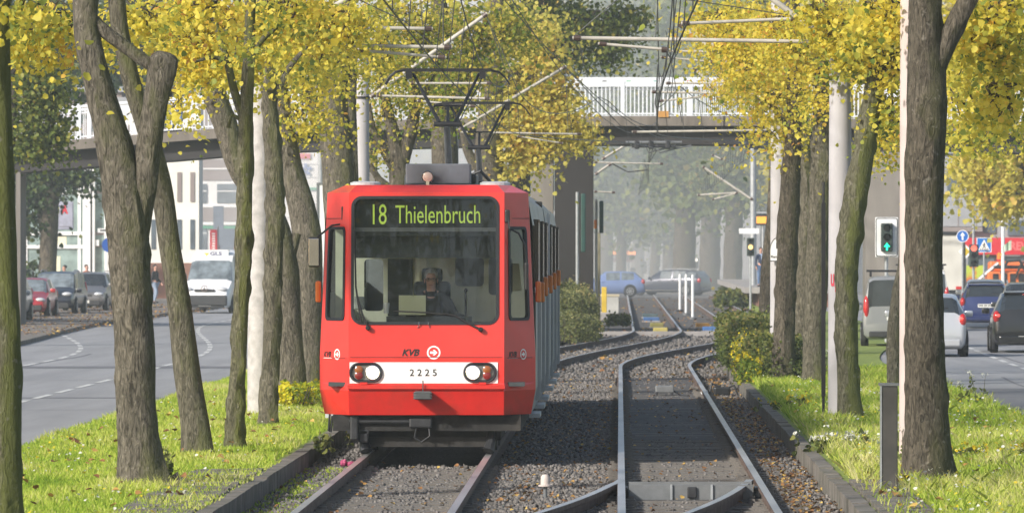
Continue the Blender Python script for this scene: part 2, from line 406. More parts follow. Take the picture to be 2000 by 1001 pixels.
fp = MB(); fp.bbox((-160, 373, -0.3), (160, 700, -0.12)); struct(fp.build('far_pavement', paving))
# grass verges as raised beds
vl = strip(lambda Y: -7.48 + left_shift(Y), lambda Y: -3.99 + 2.6 * sstep(135, 185, Y), 0.03, -60, 300, skirt=0.23)
struct(vl.build('verge', turf))
vr = strip(lambda Y: 2.42 + right_shift(Y), lambda Y: 5.83 + right_shift(Y) * 0.75, 0.03, -60, 300, skirt=0.23)
struct(vr.build('verge', turf))

# kerb stones along the track: one edging per side, each stone slightly out of line
def edging(xf, Y0, Y1, name, flip, w=0.16):
    mb = MB(); Y = Y0; k = 0
    while Y < Y1:
        L = 0.98; x = xf(Y + 0.5) + random.uniform(-0.005, 0.005); z = 0.05 + random.uniform(-0.006, 0.006)
        if k % 11 == 4: z -= 0.015
        mb.box((x, Y + 0.5, (z - 0.22) / 2), (w, L, z + 0.22), rz=random.uniform(-0.004, 0.004), ry=random.uniform(-0.015, 0.015)); Y += 0.985; k += 1
    return struct(mb.build(name, kerbstone))
edging(lambda Y: -3.90 + 2.6 * sstep(135, 185, Y), 40, 200, 'kerb', 1)
edging(lambda Y: 2.34 + right_shift(Y), 40, 200, 'kerb', -1)
for x0, x1, Y0, Y1, nm in ((-4.75, -4.0, 55, 68.5, 'path'), (2.45, 2.95, 54, 65.5, 'path')):
    mb = MB(); Y = Y0
    while Y < Y1:
        mb.box(((x0 + x1) / 2 + random.uniform(-0.02, 0.02), Y + 0.14, 0.035 + random.uniform(-0.012, 0.012)), (x1 - x0, 0.265, 0.06), ry=random.uniform(-0.02, 0.02)); Y += 0.28
    struct(mb.build(nm, kerbstone))

infill = mk('track_infill', (0.055, 0.053, 0.055), col2=(0.10, 0.095, 0.093), rough=.95, vscale=5, bump=.6, bscale=30, dirt=.5, dirtcol=(.12, .10, .08), ds=1.2, stretch=(1, .5, 1))
struct(strip(lambda Y: xr_track(Y) - .66, lambda Y: xr_track(Y) + .66, -0.136, 86, 128).build('track_infill', infill))
# lane markings
def dashes(xf, Y0, Y1, on, pitch, w=0.13):
    mb = MB(); Y = Y0
    while Y < Y1:
        a, b = Y, Y + on
        mb.quad((xf(a) - w / 2, a, 0.005), (xf(a) + w / 2, a, 0.005), (xf(b) + w / 2, b, 0.005), (xf(b) - w / 2, b, 0.005)); Y += pitch
    return struct(mb.build('lane_marking', paint_white))
dashes(lambda Y: -9.92 + left_shift(Y) * 1.0, 58, 240, 2.9, 4.2)
dashes(lambda Y: -13.0 + left_shift(Y) * 1.4, 98, 215, 2.9, 4.5)
dashes(lambda Y: 8.6 + 0.75 * sstep(125, 185, Y) + 1.3 * sstep(165, 230, Y), 60, 260, 2.9, 4.6)
dashes(lambda Y: 12.2 + right_shift(Y) * 0.9, 60, 260, 2.9, 6.0)
mb = MB()
for Y in (300, 303, 306): mb.bbox((6.5 + right_shift(300) * .75, Y, 0.003), (17, Y + 0.4, 0.006))
struct(mb.build('lane_marking', paint_white))
# seams and repaired strips of the carriageways
mb = MB()
for x0, x1, Y0, Y1 in ((-9.4, -7.5, 44, 76), (-15.2, -7.6, 131, 133.5), (-15.3, -7.6, 104.5, 105.1)): mb.quad((x0, Y0, 0.003), (x1, Y0, 0.003), (x1, Y1, 0.003), (x0, Y1, 0.003))
for x0, x1, Y0, Y1 in ((5.95, 9.5, 84, 85.2), (6.0, 7.6, 96, 112)): mb.quad((x0, Y0, 0.003), (x1, Y0, 0.003), (x1, Y1, 0.003), (x0, Y1, 0.003))
def crack(x0, Y0, x1, Y1, w=.035, wob=.25):
    n = 24; pts = []
    for i in range(n + 1):
        t = i / n; pts.append((x0 + (x1 - x0) * t + wob * noise.noise(Vector((t * 6, x0, Y0))), Y0 + (Y1 - Y0) * t + wob * 3 * noise.noise(Vector((t * 5, Y0, x0)))))
    for (a, b), (c, d) in zip(pts, pts[1:]):
        l = Vector((d - b, a - c, 0)).normalized() * w; mb.quad((a - l.x, b - l.y, .0038), (a + l.x, b + l.y, .0038), (c + l.x, d + l.y, .0038), (c - l.x, d - l.y, .0038))
for a in ((-12.8, 75, -12.9, 150), (-15, 96, -8, 97), (-15, 118, -7.7, 119.5), (9.2, 75, 9.0, 150), (6.2, 104, 12, 105), (6.1, 126, 12.5, 127), (7.4, 84, 7.5, 122)): crack(*a)
struct(mb.build('road_repair', mk('tar_seam', (.15, .15, .16), rough=.8)))

# ------------------------------------------------------------------ tracks
PROF = [(-0.044, 0.0), (0.044, 0.0), (0.044, -0.04), (0.010, -0.055), (0.010, -0.14), (0.07, -0.155), (0.07, -0.172), (-0.07, -0.172), (-0.07, -0.155), (-0.010, -0.14), (-0.010, -0.055), (-0.044, -0.04)]
def rail(path, parent, name='rail', dz=0.0):
    vs = []; fs = []; n = len(PROF); top = []; tf = []
    for i, (x, y) in enumerate(path):
        a = path[max(i - 1, 0)]; b = path[min(i + 1, len(path) - 1)]
        d = Vector((b[0] - a[0], b[1] - a[1], 0)).normalized(); nx = Vector((d.y, -d.x, 0))
        for u, w in PROF: vs.append(Vector((x, y, w + dz)) + nx * u)
        for u in (-0.039, 0.039): top.append(Vector((x, y, 0.004 + dz)) + nx * u)
    for i in range(len(path) - 1):
        for k in range(n): a = i * n + k; b = i * n + (k + 1) % n; fs.append((a, b, b + n, a + n))
        tf.append((2 * i, 2 * i + 1, 2 * i + 3, 2 * i + 2))
    fs.append(tuple(range(n)))
    o = MB().add(vs, fs).build(name, rail_side, parent)
    m2 = MB().add([v - parent.location for v in top], tf); m2.world = False
    m2.build('running_surface', rail_top, o)
    return o
def line(f, Y0, Y1, off, step=1.5):
    out = []; n = int((Y1 - Y0) / step)
    for i in range(n + 1):
        Y = Y0 + (Y1 - Y0) * i / n; d = (f(Y + 0.5) - f(Y - 0.5)); q = math.hypot(1, d); out.append((f(Y) + off / q, Y - off * d / q))
    return out
sl_me = None
def sleepers(parent, f, Y0, n, pitch=0.62, L=2.35):
    global sl_me
    if sl_me is None:
        m = MB(world=False); m.box((0, 0, -0.19), (L, 0.24, 0.10), taper=0.985)
        for sx in (-0.75, 0.75):                      # fastening plates and clips
            m.box((sx, 0, -0.132), (0.30, 0.20, 0.02))
            for q in (-0.11, 0.11): m.box((sx + q, 0, -0.108), (0.05, 0.09, 0.035))
        o = m.build('sleeper', sleeper_m, parent); sl_me = o.data
        o.location = (f(Y0) - parent.location.x, Y0 - parent.location.y, 0); k0 = 1
    else: k0 = 0
    for k in range(k0, n):
        Y = Y0 + k * pitch; o = bpy.data.objects.new('sleeper', sl_me); COL.objects.link(o); o.parent = parent
        o.location = (f(Y) + random.uniform(-.02, .02) - parent.location.x, Y - parent.location.y, random.uniform(-.006, .006)); o.rotation_euler = (0, 0, -math.atan(f(Y + 0.5) - f(Y - 0.5)))
tl = root('tram_track', 'rusty ballasted tram track that carries the red tram', 'tram track', (-2.36, 50, 0))
for off in (-0.75, 0.75): rail(line(xl_track, -30, 353, off), tl)
sleepers(tl, xl_track, 57.5, 28); sleepers(tl, xl_track, 128, 60, 0.9)
tr = root('tram_track', 'empty tram track with a points trough, right of the red tram', 'tram track', (0.77, 50, 0))
for off in (-0.75, 0.75): rail(line(xr_track, -30, 353, off), tr)
sleepers(tr, xr_track, 57.5, 100)
# the points at the near end of the right track: two blades that swing off to the left
def blade(off, Y): return 0.77 + off - 0.052 * max(0.0, 67.6 - Y) - 0.0042 * max(0.0, 67.6 - Y) ** 2
rail([(blade(-0.75, Y) + (0.02 if Y > 66 else 0), Y) for Y in np.arange(44, 67.9, 0.8)], tr, 'switch_rail', 0.003)
rail([(blade(0.75, Y) - 0.075, Y) for Y in np.arange(44, 67.9, 0.8)], tr, 'switch_rail', 0.003)
# steel trough across the right track
t = root('points_trough', 'grey steel trough with ribs lying across the empty track', 'points trough', (0.77, 65.4, -0.13))
mb = MB(); mb.bbox((0.10, 65.30, -0.14), (1.42, 65.36, 0.02)); mb.bbox((0.10, 65.36, -0.155), (1.42, 66.0, -0.005)); mb.bbox((0.10, 66.0, -0.14), (1.42, 66.05, 0.025))
mb.build('trough', steel_grey, t)
for x in (0.55, 0.98): MB().bbox((x - 0.012, 65.275, -0.14), (x + 0.012, 65.298, 0.024)).build('rib', galv, t)
MB().rbox((0.77, 65.28, -0.06), (0.10, 0.03, 0.12), 0.012).build('latch', steel_dark, t)
for x in (0.06, 1.47): MB().rbox((x, 65.6, -0.07), (0.07, 0.5, 0.12), 0.02).build('rod', steel_dark, t)
# drive boxes between the rails, further up
q = G(1298, 757); t = root('points_motor', 'small dark box on legs between the rails with a cable', 'track box', (q.x, q.y, -0.15))
MB().rbox((q.x, q.y, -0.02), (0.34, 0.4, 0.13), 0.02).build('housing', steel_grey, t)
for sx in (-0.14, 0.14): MB().bbox((q.x + sx - .02, q.y - .21, -0.19), (q.x + sx + .02, q.y - .15, -0.07)).build('foot', steel_dark, t)
MB().tube([(q.x + .16, q.y, -0.05), (q.x + .3, q.y - .3, -0.13), (q.x + .55, q.y - .9, -0.15), (q.x + .66, q.y - 1.4, -0.17)], 0.014).build('cable', black, t)
q = G(1410, 757); t = root('signal_lead_box', 'black cable junction on a bent bracket beside the right hand rail', 'junction box', (q.x, q.y, -0.18))
MB().rbox((q.x, q.y, -0.06), (0.30, 0.3, 0.16), 0.03).build('housing', black, t)
MB().tube([(q.x - .25, q.y, -0.16), (q.x - .18, q.y, 0.08), (q.x - .02, q.y, 0.02)], 0.022).build('bracket', steel_dark, t)
MB().tube([(q.x + .1, q.y, 0.0), (q.x + .22, q.y - .2, 0.05), (q.x + .3, q.y - .4, -0.15)], 0.018).build('cable', rubber, t)
MB().ball((q.x - .32, q.y - .1, -0.08), (.07, .07, .06)).build('cap', whitep, t)
o = MB().bbox((0.1, 90.6, -0.18), (1.4, 90.75, -0.13)).build('crossbar', steel_dark); tag(o, 'thin dark tie bar laid across the empty track beyond the trough', 'tie bar')
o = MB().bbox((-1.2, 192.8, -0.185), (3.1, 193.5, -0.02)).bbox((3.1, 192.8, -0.185), (5.8, 193.5, -0.02)).build('cable_duct_cover', concrete); tag(o, 'pale concrete cable channel crossing the tracks before the bridge', 'cable channel')
# small marker lamp between the tracks
q = G(1065, 945); t = root('marker_lamp', 'little white capped marker post in the ballast between the tracks', 'track marker', (q.x, q.y, -0.18))
MB().tube([(q.x, q.y, -0.19), (q.x, q.y, -0.02)], 0.022, 10).build('stem', steel_grey, t)
MB().lathe((q.x, q.y, -0.02), [(.075, 0), (.075, .015), (.05, .02), (.048, .10), (.03, .125), (.001, .13)], 16).build('cap', mk('marker_white', (0.6, 0.52, 0.48), rough=.6, dirt=.5, dirtcol=(.35, .2, .15), ds=6), t, smooth=True)

# ballast stones, fallen leaves, grass
OCT = np.array([(1, 0, 0), (-1, 0, 0), (0, 1, 0), (0, -1, 0), (0, 0, 1), (0, 0, -1)], float)
OF = [(0, 2, 4), (2, 1, 4), (1, 3, 4), (3, 0, 4), (2, 0, 5), (1, 2, 5), (3, 1, 5), (0, 3, 5)]
def stones(n, xf, Y0, Y1, z, smin, smax):
    u = rng.random(n); Y = Y0 * (Y1 / Y0) ** u                         # denser towards the near end
    X = np.array([xf(y) for y in Y]); b, w, a = rand_frame(n)
    sz = rng.uniform(smin, smax, n) * (0.8 + 0.4 * (Y - Y0) / (Y1 - Y0)); ax = rng.uniform(0.55, 1.25, (n, 6, 1))
    v = OCT[None] * ax; v = v[:, :, 0:1] * b[:, None] + v[:, :, 1:2] * w[:, None] + v[:, :, 2:3] * a[:, None]
    return np.stack([X, Y, z + rng.uniform(-0.01, 0.03, n)], 1)[:, None] + v * sz[:, None, None]
gv = [stones(19000, lambda y: rng.uniform(-1.50, -0.08), 55, 128, -0.165, .022, .042), stones(3500, lambda y: rng.uniform(-3.8, -3.15), 55, 90, -0.175, .025, .045),
      stones(4000, lambda y: rng.uniform(1.6, 2.25), 55, 125, -0.175, .025, .05), stones(2600, lambda y: -2.36 + rng.normal(0, .35), 57, 76, -0.172, .02, .036),
      stones(4200, lambda y: xr_track(y) + rng.normal(0, .36), 57, 150, -0.168, .02, .034), stones(6000, lambda y: rng.uniform(-2.2, 4.0), 128, 190, -0.16, .04, .08)]
o = np_mesh('gravel', np.concatenate(gv), 6, OF, stone_a); struct(o, 'grey ballast stones strewn between and beside the rails', 'gravel', 'stuff')

fall_m = leaf_mat('fallen_leaf', [(0, (.14, .07, .035)), (.4, (.30, .15, .06)), (.75, (.46, .26, .08)), (1, (.62, .44, .12))], 0.15)
def fallen(n, xf, Y0, Y1, zf, smin, smax):
    u = rng.random(n); Y = Y0 * (Y1 / Y0) ** u; X = np.array([xf(y) for y in Y]); Z = np.array([zf(x) for x in X])
    a = rng.normal(0, .35, (n, 3)); a[:, 2] = 1; a /= np.linalg.norm(a, axis=1)[:, None]
    b = rng.normal(size=(n, 3)); b -= (a * b).sum(1)[:, None] * a; b /= np.linalg.norm(b, axis=1)[:, None]; w = np.cross(a, b)
    L = rng.uniform(smin, smax, n); p = np.stack([X, Y, Z], 1)
    return p[:, None] + L[:, None, None] * (LEAF[None, :, 0:1] * b[:, None] + LEAF[None, :, 1:2] * w[:, None] + LEAF[None, :, 2:3] * a[:, None] * 1.6)
fl = [fallen(1500, lambda y: 1.75 + abs(rng.normal(0, .28)), 60, 128, lambda x: -0.13, .03, .062), fallen(700, lambda y: rng.uniform(-1.5, .0), 57, 128, lambda x: -0.12, .035, .065),
      fallen(260, lambda y: xr_track(y) + rng.uniform(-.7, .7), 60, 150, lambda x: -0.12, .035, .065), fallen(120, lambda y: rng.uniform(-3.8, -1.6), 57, 76, lambda x: -0.12, .035, .065),
      fallen(900, lambda y: rng.uniform(-2, 6), 130, 340, lambda x: -0.13, .07, .14), fallen(170, lambda y: rng.uniform(-7, -4.2), 57, 110, lambda x: 0.12, .06, .1),
      fallen(260, lambda y: rng.uniform(2.6, 5.6), 57, 110, lambda x: 0.12, .06, .1), fallen(2200, lambda y: rng.uniform(-24, -16.2), 175, 275, lambda x: 0.115, .05, .11)]
fv = np.concatenate(fl); o = np_mesh('fallen_leaves', fv, 6, [(0, 1, 2, 3), (0, 3, 4, 5)], fall_m, None, rng.random(len(fv)))
struct(o, 'yellow and brown autumn leaves lying on the ground', 'fallen leaves', 'stuff')

grass_m = leaf_mat('grass_blade', [(0, (.17, .29, .03)), (.35, (.38, .54, .05)), (.7, (.66, .72, .13)), (1, (.80, .74, .36))], 0.5, .6)
def blades(n, xa, xb, Y0, Y1, hmin, hmax, wd, bias=0.0, wild=0.35):
    u = rng.random(n); Y = Y0 * (Y1 / Y0) ** u; X = np.array([rng.uniform(xa(y), xb(y)) for y in Y])
    pn = np.array([.75 * noise.noise(Vector((x * .9, y * .30, 3.1))) + .55 * noise.noise(Vector((x * 3.1, y * 1.1, 8.1))) for x, y in zip(X, Y)])
    h = rng.uniform(hmin, hmax, n) * (1 + .7 * np.clip(pn, -.6, .9)); th = rng.uniform(0, 2 * np.pi, n)
    lean = rng.normal(0, wild, (n, 2)) * h[:, None]; w = wd * rng.uniform(.6, 1.4, n) * (.7 + .5 * Y / Y0)
    p = np.stack([X, Y, np.full(n, .02)], 1); d = np.stack([np.cos(th), np.sin(th), np.zeros(n)], 1) * w[:, None] / 2
    mid = p + np.stack([lean[:, 0] * .4, lean[:, 1] * .4, h * .6], 1); tip = p + np.stack([lean[:, 0], lean[:, 1], h], 1)
    return np.stack([p - d, p + d, mid + d * .7, tip, mid - d * .7], 1), np.clip(.42 + bias + .5 * pn + rng.normal(0, .17, n) + (.16 * (Y < 84) * (X > 0)), 0, 1)  # near right grass paler: dry yellow, with sunlight put into the tint
B1 = blades(120000, lambda y: -7.55 + left_shift(y), lambda y: -4.05 if y > 68.5 or rng.random() < .25 else -4.72, 54, 125, .04, .12, .011, .14)
B2 = blades(85000, lambda y: (2.5 if y > 65.5 or rng.random() < .15 else 3.0) + right_shift(y), lambda y: 5.9 + right_shift(y) * .75, 54, 128, .07, .20, .013, .06, .45)
B3 = blades(5000, lambda y: -4.8, lambda y: -3.95, 56, 72, .03, .08, .014, .2)
B4 = blades(2500, lambda y: -3.85, lambda y: -3.3, 57, 75, .02, .06, .02, .0); B4[0][:, :, 2] -= .19
for (bv, bt), lb in (((np.concatenate([B1[0], B3[0], B4[0]]), np.concatenate([B1[1], B3[1], B4[1]])), 'bright green grass of the strip between left road and tram track'), (B2, 'flowering unmown grass of the strip between right road and empty track')):
    o = np_mesh('grass', bv, 5, [(0, 1, 2, 4), (4, 2, 3, 3)] if False else [(0, 1, 2, 3, 4)], grass_m, None, bt); struct(o, lb, 'grass', 'stuff')

# daisies, clover heads and small yellow flowers in the grass
pet_m = leaf_mat('small_flowers', [(0, (.75, .75, .66)), (.55, (.78, .78, .70)), (.6, (.75, .58, .03)), (1, (.80, .64, .04))], .3)
def specks(n, xa, xb, Y0, Y1, z0, z1, sz):
    u = rng.random(n); Y = Y0 * (Y1 / Y0) ** u; X = np.array([rng.uniform(xa(y), xb(y)) for y in Y])
    k = np.array([noise.noise(Vector((x * 1.1, y * .3, 20.0))) for x, y in zip(X, Y)]) > -.05
    X, Y = X[k], Y[k]; n = len(X); a = rng.normal(0, .5, (n, 3)); a[:, 2] = 1; a /= np.linalg.norm(a, axis=1)[:, None]; b = rng.normal(size=(n, 3)); b -= (a * b).sum(1)[:, None] * a; b /= np.linalg.norm(b, axis=1)[:, None]; w = np.cross(a, b)
    p = np.stack([X, Y, rng.uniform(z0, z1, n)], 1); L = rng.uniform(sz * .6, sz * 1.3, n)
    return p[:, None] + L[:, None, None] * (LEAF[None, :, 0:1] * b[:, None] + LEAF[None, :, 1:2] * w[:, None] + LEAF[None, :, 2:3] * a[:, None])
sv_ = np.concatenate([specks(1300, lambda y: -7.3 + left_shift(y), lambda y: -4.2, 54, 110, .08, .16, .035), specks(2400, lambda y: 2.6 + right_shift(y), lambda y: 5.8 + right_shift(y) * .75, 54, 115, .10, .25, .038)])
o = np_mesh('meadow_flowers', sv_, 6, [(0, 1, 2, 3), (0, 3, 4, 5)], pet_m, None, rng.random(len(sv_))); struct(o, 'small white and yellow flowers dotted through the grass', 'flowers', 'stuff')
# ------------------------------------------------------------------ the tram
red = mk('tram_red', (0.80, 0.042, 0.034), rough=0.32, var=0.06, vscale=1.5, coat=0.35, dirt=0.30, dirtcol=(0.52, 0.06, 0.04), ds=1.8)
red_low = mk('tram_red_skirt', (0.68, 0.026, 0.02), rough=0.42, var=0.10, vscale=2.0, coat=0.1, dirt=0.7, dirtcol=(0.24, 0.05, 0.03), ds=2.2)
silver = mk('tram_silver', (0.40, 0.42, 0.44), rough=0.45, metal=0.25, var=0.1, vscale=1.2, dirt=0.4, dirtcol=(0.22, 0.21, 0.2), ds=1.5)
silver_l = mk('tram_silver_light', (0.58, 0.60, 0.62), rough=0.4, metal=0.1, var=0.08)
bandblack = mk('tram_window_band', (0.012, 0.013, 0.016), rough=0.12, var=0.3, spec=0.6)
roofgrey = mk('tram_roof', (0.38, 0.39, 0.40), rough=0.7, var=0.15, vscale=2, dirt=0.4)
boxgrey = mk('roof_box_grey', (0.10, 0.115, 0.14), rough=0.55, var=0.2, vscale=4, dirt=0.3, dirtcol=(.2, .2, .2))
gasket = mk('gasket', (0.012, 0.013, 0.018), rough=0.5)
under = mk('underframe', (0.018, 0.017, 0.017), rough=0.8, var=0.5, vscale=6, bump=0.4, bscale=20, dirt=0.5, dirtcol=(.06, .05, .04))
wind = glass_mat('windscreen_glass', (0.92, 0.95, 0.93), 0.03, 0.10)
sideglass = glass_mat('side_glass', (0.8, 0.86, 0.82), 0.08)
lampamber = mk('lamp_amber_unlit', (0.32, 0.10, 0.03), rough=.2, coat=.5)
blinker = mk('indicator_orange', (0.80, 0.20, 0.02), rough=0.25, var=0.1, coat=0.5)
salonglass = glass_mat('saloon_glass', (0.42, 0.46, 0.46), 0.10)
signdark = mk('sign_dark', (0.022, 0.028, 0.026), rough=0.5, var=0.2)
led = emit('sign_letters', (0.50, 0.66, 0.09), 0.55)
lampglow = emit('headlamp_glow', (1.0, 0.88, 0.66), 5.0)
chrome = mk('chrome', (0.75, 0.75, 0.76), rough=0.12, metal=1.0, var=0.03)
decal_black = mk('decal_black', (0.015, 0.012, 0.014), rough=0.5)
decal_white = mk('decal_white', (0.90, 0.89, 0.88), rough=0.45, var=0.03)
cabbeige = mk('cab_beige', (0.86, 0.86, 0.68), rough=0.7, var=0.08)
cabcream = mk('cab_cream', (0.80, 0.76, 0.55), rough=0.6, var=0.05)
cabdark = mk('cab_dark', (0.05, 0.06, 0.065), rough=0.6, var=0.2)

tram = root('tram', 'red tram with silver sides showing route 18 Thielenbruch', 'tram', (-2.36, 75, 0))
def tx(px): return (px - 832) / 160
def tz(py): return 2.5 - (py - 490) / 160
def yF(z):
    if z < 0.80: return 0.0 + (0.80 - z) * 0.33
    if z < 0.89: return 0.0 + (z - 0.80) * 0.5
    if z < 1.2: return 0.045
    return 0.045 + (z - 1.2) * 0.085
def FP(off): return lambda x, z: (x, yF(z) - off, z)
LV = [(0.50, .945, .10, 1.27, .62), (0.80, .95, .0, 1.325, .55), (0.89, .95, .045, 1.325, .55), (1.2, .95, .045, 1.325, .55), (3.215, .95, .216, 1.235, .66)]
TOP = (3.31, .86, .40, 1.02, .80)
def half(l, s): z, xf, yf, xs, ys = l; return Vector((s * xf, yf, z)), Vector((s * xs, ys, z))
def CH(s, t, z, off=0.0):                                          # a point on the bevelled corner of the cab
    a0, b0 = half(LV[3], s); a1, b1 = half(LV[4], s); k = (z - 1.2) / (3.215 - 1.2)
    if z < 1.2: a0, b0 = half(LV[2], s); a1, b1 = half(LV[3], s); k = (z - 0.89) / 0.31
    a = a0.lerp(a1, k); b = b0.lerp(b1, k); n = Vector((s * (b.y - a.y), -abs(b.x - a.x), 0)).normalized()
    return a.lerp(b, t) + n * off
def T(mb, name, mat, parent=None, **k): mb.world = False; return mb.build(name, mat, parent or tram, **k)

hole = [FP(0)(x, z) for x, z in rrect(tx(685), tx(973), tz(633), tz(383), 0.13)]
cab = MB(False)
o4 = [half(LV[3], -1)[0], half(LV[3], 1)[0], half(LV[4], 1)[0], half(LV[4], -1)[0]]
cab.holed(o4, [hole])
cab.quad(half(LV[2], -1)[0], half(LV[2], 1)[0], half(LV[3], 1)[0], half(LV[3], -1)[0])
cab.quad(half(LV[1], -1)[0], half(LV[1], 1)[0], half(LV[2], 1)[0], half(LV[2], -1)[0])
WT0, WT1, WZ0, WZ1 = 0.16, 0.84, 1.66, 2.79
for s in (-1, 1):
    oc = [CH(s, 0, 1.2), CH(s, 1, 1.2), CH(s, 1, 3.215), CH(s, 0, 3.215)]
    hc = [CH(s, t, z) for t, z in rrect(WT0, WT1, WZ0, WZ1, 0.07, 4)]
    cab.holed(oc, [hc])
    for i in (1, 2): a, b = half(LV[i], s); c, d = half(LV[i + 1], s); cab.quad(a, b, d, c)
    a, b = half(LV[4], s); tz_, xf, yf, xs, ys = TOP
    cab.quad(a, b, Vector((s * xs, ys, tz_)), Vector((s * xf, yf, tz_)))
    # red return on the body side, up to the first door pillar
    p0 = [half(l, s)[1] for l in LV[1:]]; dy = 0.95
    for i in range(3): cab.quad(p0[i], Vector((p0[i].x, dy, p0[i].z)), Vector((p0[i + 1].x, dy, p0[i + 1].z)), p0[i + 1])
    cab.quad(p0[3], Vector((p0[3].x, dy, p0[3].z)), Vector((s * 1.02, dy, 3.31)), Vector((s * TOP[3], TOP[4], 3.31)))
cab.quad(half(LV[4], -1)[0], half(LV[4], 1)[0], Vector((TOP[1], TOP[2], 3.31)), Vector((-TOP[1], TOP[2], 3.31)))
cab.poly([(-TOP[1], TOP[2], 3.31), (TOP[1], TOP[2], 3.31), (TOP[3], TOP[4], 3.31), (1.02, 0.95, 3.31), (-1.02, 0.95, 3.31), (-TOP[3], TOP[4], 3.31)])
cab_o = T(cab, 'cab', red)
# lower skirt (darker red, slopes back under)
sk = MB(False)
sk.quad(half(LV[0], -1)[0], half(LV[0], 1)[0], half(LV[1], 1)[0], half(LV[1], -1)[0])
for s in (-1, 1):
    a, b = half(LV[0], s); c, d = half(LV[1], s); sk.quad(a, b, d, c); sk.quad(b, Vector((s * 1.27, .95, .5)), Vector((s * 1.325, .95, .8)), d)
sk.poly([(-.945, .10, .5), (.945, .10, .5), (1.27, .62, .5), (1.27, .95, .5), (-1.27, .95, .5), (-1.27, .62, .5)])
skirt = T(sk, 'skirt', red_low)
T(MB(False).box((0, -0.012, 0.845), (1.92, 0.05, 0.05)), 'ledge', red_low, skirt)
for x in (tx(710), tx(942)): T(MB(False).bbox((x - .045, -0.006 + yF(.86) - .02, 0.845 + .03), (x + .045, yF(.86), 0.93 - .02)), 'tow_flap', red_low, skirt)
# windscreen with its rubber
i0 = [FP(0.012)(x, z) for x, z in rrect(tx(685) - .005, tx(973) + .005, tz(633) - .005, tz(383) + .005, 0.135)]
i1 = [FP(0.012)(x, z) for x, z in rrect(tx(690), tx(968), tz(628), tz(388), 0.10)]
i2 = [FP(-0.03)(x, z) for x, z in rrect(tx(690), tx(968), tz(628), tz(388), 0.10)]
i3 = [FP(-0.02)(x, z) for x, z in rrect(tx(685) - .005, tx(973) + .005, tz(633) - .005, tz(383) + .005, 0.135)]
m = MB(False); m.ring(i0, i1); m.ring(i1, i2); m.ring(i3, i0)
ws = T(MB(False).poly([FP(-0.012)(x, z) for x, z in rrect(tx(690) - .01, tx(968) + .01, tz(628) - .01, tz(388) + .01, 0.11)]), 'windscreen', wind)
T(m, 'window_seal', gasket, ws)
for s in (-1, 1):
    w = T(MB(False).poly([CH(s, t, z, -0.012) for t, z in rrect(WT0, WT1, WZ0, WZ1, 0.07, 4)]), 'corner_window', sideglass)
    a = [CH(s, t, z, .012) for t, z in rrect(WT0 - .015, WT1 + .015, WZ0 - .01, WZ1 + .01, 0.08, 4)]
    b = [CH(s, t, z, .012) for t, z in rrect(WT0 + .05, WT1 - .05, WZ0 + .025, WZ1 - .025, 0.06, 4)]
    c = [CH(s, t, z, -.03) for t, z in rrect(WT0 + .05, WT1 - .05, WZ0 + .025, WZ1 - .025, 0.06, 4)]
    d = [CH(s, t, z, -.03) for t, z in rrect(WT0 - .015, WT1 + .015, WZ0 - .01, WZ1 + .01, 0.08, 4)]
    mm = MB(False); mm.ring(a, b); mm.ring(b, c); mm.ring(d, a); T(mm, 'window_seal', gasket, w)
seam_m = mk('seam_dark', (.16, .02, .02), rough=.6)
for s in (-1, 1):
    for z in (1.195, 2.9): T(MB(False).box(tuple(CH(s, .5, z, .002)), (.5, .006, .008), rz=s * math.atan2(.5, .36)), 'seam', seam_m, cab_o)
T(MB(False).box((0, yF(1.2) - .002, 1.205), (1.86, .006, .008)), 'seam', seam_m, cab_o)
# number band
bz0, bz1 = tz(748), tz(707)
bd = T(MB(False).box((tx(827), yF(1.0) - 0.006, (bz0 + bz1) / 2), (1.81, 0.012, bz1 - bz0)), 'number_band', decal_white)
m = MB(False); text_box(m, '2 2 2 5', (tx(826), yF(1.0) - 0.0155, tz(727)), .33, .085, bold=0.012); T(m, 'fleet_number', decal_black, bd)
# operator mark
def mark(parent, fn, cx, cz, k, full=True):
    m = MB(False); text_box(m, 'KVB', (cx - .19 * k, 0, cz), .215 * k, .085 * k, fn, shear=0.3, bold=0.035); T(m, 'lettering', decal_black, parent)
    m = MB(False); r1, r2 = .083 * k, .064 * k
    m.ring([fn(x + cx + .09 * k, z + cz) for x, z in disc(0, 0, r1)], [fn(x + cx + .09 * k, z + cz) for x, z in disc(0, 0, r2)])
    ar = [(-.045, .014), (.005, .014), (-.012, .034), (.012, .034), (.047, 0), (.012, -.034), (-.012, -.034), (.005, -.014), (-.045, -.014)]
    m.poly([fn(x * k + cx + .09 * k, z * k + cz) for x, z in ar])
    m.poly([fn(x, z) for x, z in ((cx - .3 * k, cz - .062 * k), (cx - .05 * k, cz - .062 * k), (cx - .05 * k, cz - .054 * k), (cx - .3 * k, cz - .054 * k))])
    T(m, 'emblem', decal_white, parent)
mark(cab_o, FP(0.004), tx(832), tz(688), 1.0)
for s in (-1, 1): mark(cab_o, (lambda s: lambda x, z: tuple(CH(s, 0.5 + s * x * 1.5, z, 0.004)))(s), 0.0, tz(692), 0.8)
